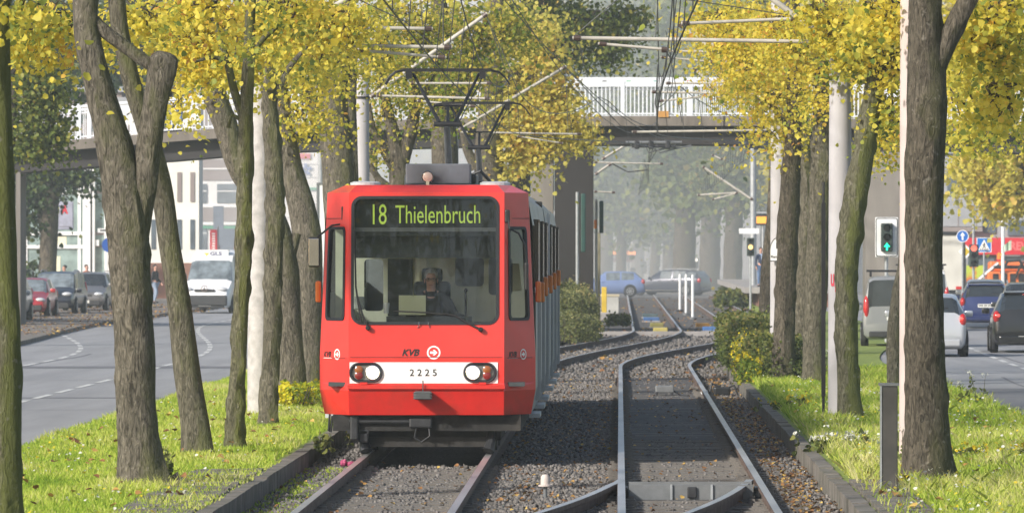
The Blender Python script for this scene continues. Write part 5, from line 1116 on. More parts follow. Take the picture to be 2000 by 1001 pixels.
# stations from the nose to the tail: (x as share of length, width share, sill z, belt z, top z, greenhouse width share)
SHAPES = {
 'hatch': [(.0, .70, .32, .52, .56, .8), (.012, .86, .22, .58, .66, .86), (.06, .96, .18, .64, .74, .9), (.16, 1, .18, .72, .80, .92), (.27, 1, .18, .86, .90, .9), (.30, 1, .18, .90, .95, .88), (.47, 1, .18, .93, 1.40, .76), (.50, 1, .18, .93, 1.44, .77), (.68, 1, .18, .95, 1.47, .78), (.70, 1, .18, .95, 1.47, .78), (.86, 1, .18, .98, 1.42, .76), (.885, 1, .18, .99, 1.38, .75), (.975, .97, .22, 1.0, 1.04, .86), (.992, .93, .26, .80, .86, .9), (1.0, .86, .34, .50, .56, .9)],
 'wagon': [(.0, .70, .32, .50, .54, .8), (.012, .86, .22, .56, .64, .86), (.06, .96, .18, .62, .72, .9), (.18, 1, .18, .72, .82, .92), (.26, 1, .18, .86, .91, .9), (.29, 1, .18, .90, .95, .88), (.43, 1, .18, .93, 1.38, .76), (.46, 1, .18, .93, 1.42, .77), (.61, 1, .18, .95, 1.46, .78), (.63, 1, .18, .95, 1.46, .78), (.80, 1, .18, .97, 1.44, .77), (.82, 1, .18, .97, 1.43, .77), (.93, 1, .18, .99, 1.38, .75), (.985, .96, .24, 1.0, 1.05, .86), (.995, .92, .28, .78, .84, .9), (1.0, .86, .34, .50, .56, .9)],
 'suv': [(.0, .74, .38, .62, .68, .85), (.012, .90, .30, .74, .84, .9), (.06, .97, .25, .84, .94, .92), (.18, 1, .25, .94, 1.02, .93), (.26, 1, .25, 1.04, 1.08, .92), (.28, 1, .25, 1.08, 1.12, .9), (.41, 1, .25, 1.08, 1.58, .78), (.44, 1, .25, 1.08, 1.62, .79), (.61, 1, .25, 1.10, 1.66, .80), (.63, 1, .25, 1.10, 1.66, .80), (.84, 1, .25, 1.12, 1.63, .79), (.87, 1, .25, 1.12, 1.61, .79), (.965, .98, .28, 1.13, 1.30, .86), (.99, .94, .32, .90, .98, .92), (1.0, .88, .40, .60, .66, .9)],
 'minivan': [(.0, .74, .36, .60, .66, .85), (.012, .90, .26, .72, .80, .9), (.06, .97, .22, .84, .92, .92), (.14, 1, .22, .98, 1.04, .92), (.20, 1, .22, 1.06, 1.10, .9), (.22, 1, .22, 1.08, 1.14, .9), (.37, 1, .22, 1.08, 1.72, .82), (.40, 1, .22, 1.08, 1.76, .83), (.58, 1, .22, 1.08, 1.80, .85), (.60, 1, .22, 1.08, 1.80, .85), (.80, 1, .22, 1.08, 1.80, .85), (.82, 1, .22, 1.08, 1.80, .85), (.965, 1, .22, 1.08, 1.78, .85), (.985, 1, .24, 1.08, 1.70, .85), (.996, .97, .26, .95, 1.04, .95), (1.0, .94, .34, .60, .66, .95)],
 'van': [(.0, .78, .34, .62, .70, .88), (.010, .92, .26, .80, .90, .92), (.04, .98, .22, .98, 1.06, .93), (.10, 1, .22, 1.16, 1.22, .93), (.155, 1, .22, 1.28, 1.34, .92), (.165, 1, .22, 1.30, 1.38, .92), (.275, 1, .22, 1.30, 2.15, .86), (.30, 1, .22, 1.30, 2.35, .86), (.37, 1, .22, 1.30, 2.52, .87), (.39, 1, .22, 1.30, 2.55, .87), (.60, 1, .22, 1.30, 2.58, .88), (.62, 1, .22, 1.30, 2.58, .88), (.965, 1, .22, 1.30, 2.55, .88), (.985, 1, .24, 1.30, 2.50, .88), (.997, .98, .26, 1.1, 1.2, .95), (1.0, .95, .34, .6, .66, .95)],
}
def car(name, label, cat, shape, L, W, H, body_m, loc, rz, group=None, opts=(), plate='', wheel_r=.31, windows=None, glass=None, lit=False, emblem=None):
    """local frame: nose towards -Y, so rz = 0 is a car that faces the camera"""
    st = SHAPES[shape]; hmax = max(x[4] for x in st); kz = H / hmax
    t = root(name, label, cat, loc, rz, group)
    ring = []
    for (x, w, zs, zbelt, zt, gw) in st:
        y = (x - .5) * L; hw = W / 2 * w; zs *= kz; zbelt *= kz; zt *= kz
        zm = zs + (zbelt - zs) * .45
        h = [(0, zs), (hw * .86, zs), (hw * .97, zs + .10), (hw, zm), (hw * .985, zm + (zbelt - zm) * .7), (hw * .95, zbelt), (hw * gw * .965, zt - .075 * kz), (hw * gw * .80, zt - .014), (0, zt)]
        ring.append([(a, y, b) for a, b in h] + [(-a, y, b) for a, b in reversed(h[1:-1])])
    n = len(ring[0]); B = MB(False); Wn = {'windscreen': MB(False), 'side_window': MB(False), 'rear_window': MB(False)}
    vs = [p for r in ring for p in r]
    pill = {'hatch': ((6, 7), (8, 9), (10, 11)), 'wagon': ((6, 7), (8, 9), (10, 11)), 'suv': ((6, 7), (8, 9), (10, 11)), 'minivan': ((6, 7), (8, 9), (10, 11), (12, 13)), 'van': ((6, 7), (8, 9), (10, 11))}[shape]
    nst = len(st); fw = 5; rr = {'hatch': 11, 'wagon': 12, 'suv': 11, 'minivan': 13, 'van': 99}[shape]
    last = rr if shape != 'van' else 8
    fb = []; fwi = {k: [] for k in Wn}
    for i in range(nst - 1):
        for k in range(n):
            f = (i * n + k, i * n + (k + 1) % n, (i + 1) * n + (k + 1) % n, (i + 1) * n + k)
            j = k if k < 8 else 15 - k                                  # 0..7 both sides
            top = st[i][4] - st[i][3] > .3 or st[i + 1][4] - st[i + 1][3] > .3
            if i == fw and j in (6, 7): fwi['windscreen'].append(f)
            elif i == rr and j in (6, 7): fwi['rear_window'].append(f)
            elif j == 5 and fw < i < last and (i, i + 1) not in pill and top: fwi['side_window'].append(f)
            else: fb.append(f)
    fb.append(tuple(range(n - 1, -1, -1))); fb.append(tuple((nst - 1) * n + k for k in range(n)))
    B.add(vs, fb); B.build('body', body_m, t, smooth=True)
    for k, f in fwi.items():
        groups = [f] if k != 'side_window' else []
        if k == 'side_window':
            for sd in (0, 1):
                run = []
                for q in [q for q in f if (q[0] % n > 8) == bool(sd)]:
                    if run and q[0] // n != run[-1][0] // n + 1: groups.append(run); run = []
                    run.append(q)
                if run: groups.append(run)
        for f in groups:
            if not f: continue
            used = sorted({i for q in f for i in q}); mp = {a: b for b, a in enumerate(used)}
            m = MB(False).add([vs[i] for i in used], [tuple(mp[i] for i in q) for q in f]); m.build(k, glass or carglass, t)
    # wheels
    for fy, nm in ((-.5 + (.19 if shape != 'van' else .16), 0), (.5 - (.19 if shape != 'van' else .22), 1)):
        for s in (-1, 1):
            x = s * (W / 2 - .085); y = fy * L; r = wheel_r
            m = MB(False); m.lathe((s * (W / 2 - .035), y, r + .02), [(r * 1.16, -.03), (r * 1.16, .036), (.01, .036)] if s > 0 else [(.01, -.036), (r * 1.16, -.036), (r * 1.16, .03)], 24, 'X'); m.build('wheel_arch', plastic, t)
            m = MB(False); pr = [(r * .7, -.10), (r * .96, -.10), (r, -.06), (r, .06), (r * .96, .095), (r * .66, .10)]; m.lathe((s * (W / 2 - .052), y, r), pr if s > 0 else [(a, -b) for a, b in reversed(pr)], 24, 'X'); w = m.build('tyre', tyre_m, t, smooth=True)
            m = MB(False); xx = s * (W / 2 + .050)
            for q in range(7):
                a = 2 * math.pi * q / 7; m.box((xx, y + math.cos(a) * r * .36, r + math.sin(a) * r * .36), (.012, r * .50, .055), rx=a)
            m.lathe((xx - s * .004, y, r), [(.001, -.012), (r * .15, -.012), (r * .15, .012), (.001, .012)], 12, 'X')
            m.ring([(xx, y + math.cos(2 * math.pi * k / 24) * r * .68, r + math.sin(2 * math.pi * k / 24) * r * .68) for k in range(24)], [(xx, y + math.cos(2 * math.pi * k / 24) * r * .56, r + math.sin(2 * math.pi * k / 24) * r * .56) for k in range(24)])
            m.build('rim', rim_m, w)
    f0, r0 = -.5 * L, .5 * L; zb_ = {'hatch': .60, 'wagon': .60, 'suv': .82, 'minivan': .80, 'van': .95}[shape] * kz
    for s in (-1, 1):
        m = MB(False); m.ball((s * W * .355, f0 + .10, zb_ + .03), (W * .115, .11, .085), 12, 8); m.build('headlight', tailw_m, t, smooth=True)
        ztl = {'hatch': .86, 'wagon': .84, 'suv': 1.0, 'minivan': .98, 'van': 1.0}[shape] * kz; hh = .34 if shape in ('minivan', 'van') else .15
        m = MB(False); m.ball((s * W * .445, r0 - .10, ztl), (W * .052, .125, hh), 14, 9); o = m.build('tail_light', tail_m, t, smooth=True)
        if lit: m = MB(False); m.ball((s * W * .43, r0 - .035, ztl + .03), (W * .035, .07, .045), 10, 6); m.build('brake_lamp', brake_m, o)
        m = MB(False); m.rbox((s * (W / 2 + .10), f0 + L * (.33 if shape not in ('van', 'minivan') else .24), {'van': 1.42}.get(shape, .98) * (kz if shape != 'van' else 1)), (.20, .10, .15 if shape != 'van' else .34), .04); m.build('mirror', body_m if shape != 'van' else plastic, t, smooth=True)
        m = MB(False)
        for yy in (.46, .64) if shape != 'van' else (.31,): m.rbox((s * (W / 2 + .004), (yy - .5) * L, .86 * kz), (.03, .16, .03), .01)
        m.build('door_handle', body_m, t)
    m = MB(False); m.rbox((0, f0 + .03, .32), (W * .80, .10, .20), .03); 
    m.rbox((0, f0 + .025, zb_ - .02), (W * .42, .08, .10), .02); m.build('grille', plastic, t)
    m = MB(False); m.rbox((0, r0 - .03, .34), (W * .82, .12, .16), .03); m.build('rear_bumper', plastic if 'darkbump' in opts else body_m, t)
    if plate:
        for y, sg in ((r0 + (.014 if 'darkbump' not in opts else .034), 1), (f0 - .022, -1)):
            zz = .36 if sg < 0 else (.74 * kz if 'highplate' in opts else .36)
            if sg > 0 and 'highplate' in opts: y = r0 + .012
            m = MB(False); m.box((0, y, zz), (.52, .02, .115)); o = m.build('number_plate', plate_m, t)
            if not plate.startswith('BM'): continue            # the others cannot be read in the photo
            vs_, fs_, tw, th = text_pts(plate, 1.0, 0, .02); k1, k2 = .46 / tw, .075 / th
            m = MB(False); m.add([(x * k1 if sg < 0 else -x * k1, y + sg * .0115, zz + z * k2) for x, _, z in vs_], fs_); m.build('plate_lettering', decal_black, o)
    if 'wiper' in opts: m = MB(False); m.tube([(0, r0 - .10, 1.0 * kz), (-.25, r0 - .19, 1.12 * kz), (-.42, r0 - .20, 1.13 * kz)], .014, 6); m.build('rear_wiper', black, t)
    if 'rack' in opts:
        m = MB(False)
        for y in (-.05 * L, .30 * L):
            m.tube([(-W * .44, y, H + .12), (W * .44, y, H + .12)], .025, 8)
            for s in (-1, 1): m.box((s * W * .38, y, H + .05), (.05, .06, .16))
        m.build('roof_rack', black, t)
    if 'rails' in opts:
        for s in (-1, 1): m = MB(False); m.tube([(s * W * .36, -.06 * L, H - .02), (s * W * .36, -.02 * L, H + .04), (s * W * .36, .30 * L, H + .03), (s * W * .36, .36 * L, H - .05)], .018, 6); m.build('roof_rail', galv, t)
    if 'chrome' in opts:
        for s in (-1, 1):
            m = MB(False); m.box((s * (W / 2 + .004), .0, .30), (.02, L * .52, .035)); m.tube([(s * (W * .475 + .004), -.17 * L, .925 * kz), (s * (W * .478 + .004), .10 * L, .955 * kz), (s * (W * .478 + .004), .40 * L, .985 * kz), (s * W * .40, .40 * L, 1.36 * kz), (s * W * .395, .10 * L, 1.44 * kz), (s * W * .39, -.06 * L, 1.38 * kz), (s * (W * .475 + .004), -.19 * L, .93 * kz)], .016, 6); m.build('chrome_trim', chrome, t)
    if 'spoiler' in opts: m = MB(False); m.rbox((0, r0 - .135 * L, H - .05 * kz), (W * .70, .26, .05), .02); m.build('roof_spoiler', body_m, t)
    if 'hilamp' in opts: m = MB(False); m.rbox((0, r0 - .11 * L, H - .085), (.3, .03, .03), .008); m.build('high_brake_lamp', tail_m, t)
    if 'aerial' in opts: m = MB(False); m.tube([(0, .10 * L, H), (0, .16 * L, H + .4)], .008, 5); m.build('aerial', black, t)
    return t
def at(x, y): return G(x, y)
GL = 'cars parked facing the camera along the left pavement'
PX_ = -21.4
car('parked_car', 'small red hatchback parked between a blue-grey car and a dark one', 'car', 'hatch', 3.7, 1.62, 1.42, paint('paint_red', (.42, .018, .025)), (-21.85, 228, .10), R(-2), GL, plate='K KX 41', glass=carglass_l, opts=('aerial',))
car('parked_car', 'dark blue-black people carrier parked behind the red hatchback', 'car', 'minivan', 4.3, 1.76, 1.62, paint('paint_night', (.018, .022, .035)), (-21.75, 238, .10), R(-2.5), GL, plate='K AM 80', glass=carglass_l, opts=('rails',))
car('parked_car', 'grey-brown compact with a red roof edge parked behind the dark carrier', 'car', 'hatch', 4.1, 1.74, 1.55, paint('paint_taupe', (.17, .16, .155)), (-21.55, 250, .10), R(-3), GL, plate='K RL 207', opts=('rails',))
car('parked_car', 'white car at the far end of the parked row', 'car', 'hatch', 4.2, 1.74, 1.50, paint('paint_white', (.72, .73, .74), 0), (-21.6, 262, .10), R(-3), GL, plate='K DT 93')
car('parked_car', 'blue-grey car half hidden behind the mossy trunk at the left edge', 'car', 'suv', 4.4, 1.8, 1.62, paint('paint_bluegrey', (.10, .13, .17)), (-21.55, 214, .10), R(-1), GL, plate='K BN 55')
vw = car('delivery_van', 'white high-roofed delivery van coming along the left road', 'van', 'van', 5.9, 1.99, 2.56, paint('paint_vanwhite', (.78, .79, .81), 0, .35), (-16.3, 249.5, 0), R(-7), None, plate='K GS 318', opts=('darkbump',), wheel_r=.34, glass=carglass_l)
m = MB(False)
m.rbox((0, -2.96, .52), (1.86, .14, .42), .06); m.build('front_bumper', plastic, vw)
m = MB(False); vs_, fs_, tw, th = text_pts('GLS', 1, 0, .03); m.add([(x * .48 / tw + .14, -1.02 - (2.42 - 2.36) * 0 - .19, 2.40 + z * .15 / th) for x, _, z in vs_], fs_); m.build('lettering', mk('gls_blue', (.05, .06, .16), rough=.5), vw)
m = MB(False); m.poly([(-.36, -1.21, 2.42), (-.12, -1.21, 2.42), (-.24, -1.21, 2.32)]).bbox((-.26, -1.215, 2.28), (-.22, -1.205, 2.36)); m.build('emblem', mk('gls_yellow', (.75, .55, .03), rough=.5), vw)
m = MB(False); m.box((0, -1.10, 2.40), (1.3, .2, .30)); m.build('roof_front', paint('paint_vanroof', (.78, .79, .81), 0, .35), vw)
m = MB(False); m.ring([(x, -2.975, z + 1.0) for x, z in disc(0, 0, .13)], [(x, -2.975, z + 1.0) for x, z in disc(0, 0, .105)])
for k in range(3):
    a = R(90 + 120 * k); m.poly([(.105 * math.cos(a), -2.976, 1 + .105 * math.sin(a)), (.022 * math.cos(a + 1.05), -2.976, 1 + .022 * math.sin(a + 1.05)), (0, -2.976, 1), (.022 * math.cos(a - 1.05), -2.976, 1 + .022 * math.sin(a - 1.05))])
m.build('badge', chrome, vw)
# traffic on the right road, seen from behind
RT = R(180)
def rr_(x, y): p = G(x, y); return p
p = G(1757, 678); car('delivery_car', 'silver boxy van with a roof bar stopped behind the traffic light', 'van', 'minivan', 4.2, 1.76, 1.86, paint('paint_silvergrey', (.27, .28, .29)), (p.x, p.y + 2.1, 0), RT - R(2), plate='K CJ 902', opts=('darkbump', 'rack', 'highplate'), wheel_r=.31)
p = G(1823, 697); car('hatchback', 'pale silver hatchback with red tail lamps behind the big dark trunk', 'car', 'hatch', 4.0, 1.72, 1.50, paint('paint_silver', (.48, .50, .53)), (p.x, p.y + 2.0, 0), RT - R(2), plate='K ST 611', opts=('hilamp', 'wiper'), wheel_r=.31, lit=True)
p = G(1932, 641); car('hatchback', 'dark blue hatchback with a rear spoiler, plate and black wiper', 'car', 'hatch', 4.0, 1.68, 1.46, paint('paint_blue', (.022, .035, .13)), (p.x, p.y + 2.0, 0), RT - R(3), plate='BM JM 820', opts=('wiper', 'highplate', 'spoiler'), wheel_r=.29)
p = G(2016, 689); car('hatchback', 'black hatchback with lit brake lamps cut by the right border', 'car', 'hatch', 4.2, 1.79, 1.52, paint('paint_black', (.006, .006, .007), 0), (p.x, p.y + 2.1, 0), RT - R(2), plate='K VW 734', opts=('hilamp', 'spoiler', 'aerial'), wheel_r=.32, lit=True)
p = G(2022, 662); car('estate_car', 'dark car just ahead of the black hatchback at the right border', 'car', 'suv', 4.5, 1.8, 1.62, paint('paint_coal', (.02, .022, .026)), (p.x, p.y + 2.4, 0), RT - R(3), plate='K LP 48', opts=('rails',))
p = G(1806, 646); car('delivery_car', 'white van with a black roof bar seen past the big dark trunk', 'van', 'minivan', 4.4, 1.8, 1.95, paint('paint_white_b', (.75, .76, .77), 0), (p.x, p.y + 2.2, 0), RT - R(3), plate='K WB 206', opts=('rack', 'darkbump', 'highplate'))
p = G(1950, 630); car('estate_car', 'pale car ahead of the dark blue hatchback', 'car', 'hatch', 4.1, 1.72, 1.5, paint('paint_pearl', (.5, .5, .48)), (p.x, p.y + 8, 0), RT - R(3), plate='K EA 5')
# crossing cars beyond the bridge
car('crossing_car', 'light blue saloon crossing the tracks, its nose hidden by the yellow post', 'car', 'hatch', 4.4, 1.75, 1.46, paint('paint_lightblue', (.20, .28, .52)), (P(1183, 0, 34.2).x, F / 34.2, -.10), R(-88), plate='K HN 71', glass=carglass_l, wheel_r=.32)
car('crossing_car', 'dark blue estate car with chrome window trim crossing the tracks', 'car', 'wagon', 4.77, 1.82, 1.52, paint('paint_estate', (.05, .06, .09)), (P(1306, 0, 33.2).x, F / 33.2, -.10), R(-114), plate='K TR 119', glass=carglass_l, opts=('chrome', 'rails'), wheel_r=.33)
# lorry and orange work machine
p = P(1850, 0, 45); t = root('lorry', 'white box lorry waiting ahead of the vans, its box top dark edged', 'lorry', (p.x, p.y, 0))
lw = mk('lorry_box', (.62, .61, .56), rough=.6, var=.05, dirt=.3)
m = MB(); m.rbox((p.x - .45, p.y + 3, 2.05), (2.4, 6, 2.5), .04); m.build('box', lw, t)
m = MB(); m.bbox((p.x - 1.65, p.y - .06, 3.2), (p.x + .77, p.y + .02, 3.34)); m.bbox((p.x + .70, p.y - .05, .85), (p.x + .77, p.y + .02, 3.2)); m.build('frame', steel_dark, t)
m = MB(); m.bbox((p.x - 1.5, p.y + .1, .45), (p.x + .6, p.y + 6, .78)); m.build('chassis', steel_dark, t)
for yy in (1.4, 5): 
    for xx in (-1.45, .45): m = MB(); m.lathe((p.x + xx, p.y + yy, .45), [(.001, -.12), (.45, -.12), (.45, .12), (.001, .12)], 18, 'X'); m.build('wheel', tyre_m, t)
m = MB(); m.rbox((p.x - .45, p.y + 6.9, 1.5), (2.2, 1.6, 2.1), .1); m.build('cabin', lw, t)
for xx in (-1.4, .5): m = MB(); m.bbox((p.x + xx - .12, p.y - .05, .85), (p.x + xx + .12, p.y, .97)); m.build('tail_light', tail_m, t)
orange = mk('machine_orange', (.72, .17, .03), rough=.5, var=.1, dirt=.3)
p = P(1975, 0, 40); t = root('work_machine', 'orange road maintenance truck with black hoses and a beacon', 'work truck', (p.x, p.y, 0))
m = MB(); m.rbox((p.x, p.y + 2, 1.15), (2.3, 4, .7), .08); m.rbox((p.x + .1, p.y + 3.6, 1.75), (2.0, 1.4, .5), .12); m.build('body', orange, t)
m = MB(); m.bbox((p.x - 1.1, p.y - .05, .6), (p.x + 1.1, p.y + 4, .82)); m.rbox((p.x + .1, p.y + .2, 1.72), (1.9, .3, .16), .05); m.build('chassis', steel_dark, t)
for k in range(5): m = MB(); m.bbox((p.x - .9 + k * .42, p.y - .03, .92), (p.x - .62 + k * .42, p.y + .02, 1.4)); m.build('grille_slot', black, t)
m = MB(); m.tube([(p.x - .5 , p.y - .1, 1.4), (p.x - .2, p.y - .2, 2.0), (p.x + .4, p.y - .2, 2.05), (p.x + .7, p.y - .1, 1.5), (p.x + 1.0, p.y - .1, 1.1)], .07, 8); m.tube([(p.x + .2, p.y - .1, 1.2), (p.x + .5, p.y - .2, 1.95), (p.x + 1.1, p.y - .2, 1.9)], .06, 8); m.build('hose', rubber, t)
m = MB(); m.tube([(p.x - 1.9, p.y + .5, .8), (p.x - .6, p.y + .4, 1.9)], .10, 8); m.build('boom', galv, t)
m = MB(); m.lathe((p.x - .35, p.y + 3.4, 2.1), [(.14, 0), (.14, .25), (.08, .33), (.001, .34)], 14); m.build('beacon', blinker, t)
for xx in (-.95, .95): m = MB(); m.lathe((p.x + xx, p.y + .9, .45), [(.001, -.15), (.45, -.15), (.45, .15), (.001, .15)], 18, 'X'); m.build('wheel', tyre_m, t)
# ------------------------------------------------------------------ people
def skin(name, nodes, edges, mat, parent, sub=2, rootn='pelvis', smooth=True):
    """nodes: name -> (x, y, z, radius): one continuous skinned surface in the parent's local frame"""
    ks = list(nodes); ix = {k: i for i, k in enumerate(ks)}
    me = bpy.data.meshes.new(name); me.from_pydata([nodes[k][:3] for k in ks], [(ix[a], ix[b]) for a, b in edges], [])
    o = bpy.data.objects.new(name, me); COL.objects.link(o)
    o.modifiers.new('Skin', 'SKIN').use_smooth_shade = True
    sv = me.skin_vertices[0].data if me.skin_vertices else None
    if sv is None:
        bm = bmesh.new(); bm.from_mesh(me); bm.verts.layers.skin.verify(); bm.to_mesh(me); bm.free(); sv = me.skin_vertices[0].data
    for k, i in ix.items():
        r = nodes[k][3]; sv[i].radius = (r, r) if not isinstance(r, tuple) else r; sv[i].use_root = (k == rootn or (rootn not in ix and i == 0))
    m = o.modifiers.new('Sub', 'SUBSURF'); m.levels = sub; m.render_levels = sub
    bpy.context.view_layer.update()
    me2 = bpy.data.meshes.new_from_object(o.evaluated_get(bpy.context.evaluated_depsgraph_get()))
    bpy.data.objects.remove(o); me2.name = name; me2.materials.clear(); me2.materials.append(mat)
    me2.polygons.foreach_set('use_smooth', [True] * len(me2.polygons))
    o = bpy.data.objects.new(name, me2); COL.objects.link(o); o.parent = parent
    return o
skin_m = mk('skin', (.55, .30, .22), rough=.5, var=.08, vscale=8); eye_m = mk('eye_dark', (.02, .015, .012), rough=.2)
hair_dark = mk('hair_dark', (.025, .018, .014), rough=.6, var=.3); hair_grey = mk('hair_grey', (.34, .33, .32), rough=.6, var=.2, vscale=30)
def cloth(n, c): return mk('cloth_' + n, c, rough=.9, var=.2, vscale=6, bump=.2, bscale=30)
navy, jeans, black_c, shirt_b, coat_r = cloth('navy', (.025, .035, .07)), cloth('jeans', (.10, .16, .28)), cloth('black', (.015, .015, .018)), cloth('blue', (.08, .14, .32)), cloth('rust', (.35, .12, .08))
def person(label, loc, rz, top, legs, hair=hair_dark, pose=None, glasses=False, seated=False, scarf=None):
    t = root('person', label, 'person', loc, rz)
    N = dict(pelvis=(0, 0, .95, .12), waist=(0, 0, 1.12, .11), chest=(0, .0, 1.30, .135), collar=(0, .01, 1.45, .075), neck=(0, 0, 1.52, .052), jaw=(0, -.022, 1.585, (.060, .066)), face=(0, -.012, 1.645, (.074, .088)), brow=(0, 0, 1.70, (.076, .09)), top=(0, .008, 1.745, (.05, .06)),
             nose0=(0, -.095, 1.645, .014), sl=(-.17, 0, 1.42, .055), sr=(.17, 0, 1.42, .055), el=(-.225, .03, 1.15, .042), er=(.225, .03, 1.15, .042), wl=(-.23, -.05, .92, .028), wr=(.23, -.05, .92, .028), pl=(-.225, -.075, .85, .030), pr=(.225, -.075, .85, .030),
             hl=(-.09, 0, .90, .10), hr=(.09, 0, .90, .10), kl=(-.10, -.03, .50, .062), kr=(.10, -.03, .50, .062), al=(-.10, .02, .09, .042), ar=(.10, .02, .09, .042), tl=(-.11, -.13, .035, .035), tr=(.11, -.13, .035, .035))
    if pose: N.update(pose)
    E = [('pelvis', 'waist'), ('waist', 'chest'), ('chest', 'collar'), ('collar', 'neck'), ('neck', 'jaw'), ('jaw', 'face'), ('face', 'brow'), ('brow', 'top'), ('face', 'nose0'), ('collar', 'sl'), ('collar', 'sr'), ('sl', 'el'), ('el', 'wl'), ('wl', 'pl'), ('sr', 'er'), ('er', 'wr'), ('wr', 'pr'), ('pelvis', 'hl'), ('pelvis', 'hr'), ('hl', 'kl'), ('kl', 'al'), ('al', 'tl'), ('hr', 'kr'), ('kr', 'ar'), ('ar', 'tr')]
    for sd in ('l', 'r'):
        p = Vector(N['p' + sd][:3]); w = Vector(N['w' + sd][:3]); d = (p - w).normalized(); s = -1 if sd == 'l' else 1
        side = Vector((0, 1, 0)) if abs(d.z) > .7 else Vector((0, 0, 1)).cross(d).normalized(); cur = d.cross(side).normalized() * (-s if abs(d.z) > .7 else -1)
        if abs(d.z) <= .7 and cur.z > 0: cur = -cur
        for k, (off, ln) in enumerate(((-.030, .068), (-.010, .080), (.010, .076), (.030, .060))):
            a = p + side * off + d * .03; b = a + d * ln * .55 + cur * .012; c = b + d * ln * .35 + cur * .035
            for nm, q, r in (('a', a, .0105), ('b', b, .0095), ('c', c, .008)): N['f%s%d%s' % (sd, k, nm)] = (q.x, q.y, q.z, r)
            E += [('p' + sd, 'f%s%da' % (sd, k)), ('f%s%da' % (sd, k), 'f%s%db' % (sd, k)), ('f%s%db' % (sd, k), 'f%s%dc' % (sd, k))]
        a = p - side * .035 - d * .02; b = a - side * .022 + d * .035 + cur * .012
        N['t%sa' % sd] = (*a, .012); N['t%sb' % sd] = (*b, .009); E += [('p' + sd, 't%sa' % sd), ('t%sa' % sd, 't%sb' % sd)]
    skin('body', N, E, skin_m, t)
    def sub(keys, grow, mat, nm, extra=None, rn='pelvis'):
        M = {k: (*N[k][:3], (N[k][3] if not isinstance(N[k][3], tuple) else N[k][3][0]) + grow) for k in keys}
        if extra: M.update(extra)
        skin(nm, M, [e for e in E if e[0] in M and e[1] in M], mat, t, 2, rn)
    def cut(a, b, k): p = Vector(N[a][:3]).lerp(Vector(N[b][:3]), k); return p
    sub(['pelvis', 'waist', 'chest', 'collar', 'sl', 'sr', 'el', 'er', 'wl', 'wr'], .018, top, 'jacket', {'collar': (*N['collar'][:3], .090)})
    c1, c2 = Vector(N['collar'][:3]), Vector(N['neck'][:3]); m = MB(False); q = c1.lerp(c2, .55); m.lathe((q.x, q.y, q.z), [(.098, -.05), (.080, .0), (.068, .035), (.060, .03)], 16); m.build('jacket_collar', top, t, smooth=True)
    sub(['pelvis', 'hl', 'hr', 'kl', 'kr', 'al', 'ar'], .014, legs, 'trousers')
    for s in ('l', 'r'):
        a, b = Vector(N['a' + s][:3]), Vector(N['t' + s][:3]); m = MB(False); m.rbox(tuple((a + b) / 2 + Vector((0, 0, -.01))), (.095, .27, .085), .03); m.build('shoe', black_c, t, smooth=True)
    f = Vector(N['face'][:3]); br_ = Vector(N['brow'][:3])
    vs = MB(False); vs.ball((br_.x, br_.y + .020, br_.z + .018), (.086, .098, .082), 16, 10)
    keep = [(p if not (p[1] < br_.y - .035 and p[2] < br_.z + .025) else (p[0] * .86, br_.y - .045, max(p[2], br_.z + .03))) for p in vs.v]; vs.v = [(a, b, max(c, br_.z - .05)) for a, b, c in keep]; vs.build('hair', hair, t, smooth=True)
    for s in (-1, 1):
        m = MB(False); m.ball((f.x + s * .031, f.y - .082, f.z + .018), (.013, .010, .008), 8, 6); m.build('eye', eye_m, t)
        m = MB(False); m.ball((f.x + s * .079, f.y + .008, f.z), (.010, .022, .033), 8, 6); m.build('ear', skin_m, t)
    m = MB(False); m.box((f.x, f.y - .083, f.z - .055), (.046, .008, .009)); m.build('mouth', mk('lips', (.30, .10, .09), rough=.5), t)
    if glasses:
        m = MB(False)
        for s in (-1, 1): m.tube([(f.x + s * .032 + .026 * math.cos(a), f.y - .098, f.z + .016 + .018 * math.sin(a)) for a in [2 * math.pi * k / 12 for k in range(13)]], .0035, 5); m.tube([(f.x + s * .058, f.y - .098, f.z + .02), (f.x + s * .082, f.y, f.z + .02)], .0035, 5)
        m.tube([(f.x - .008, f.y - .10, f.z + .02), (f.x + .008, f.y - .10, f.z + .02)], .0035, 5); m.build('glasses', black, t)
    if scarf is not None: m = MB(False); c = N['neck']; m.lathe((c[0], c[1], c[2] - .06), [(.075, -.05), (.095, -.03), (.09, .03), (.06, .05)], 14); m.rbox((c[0] + .03, c[1] - .12, c[2] - .17), (.10, .04, .24), .015); m.build('scarf', scarf, t, smooth=True)
    return t
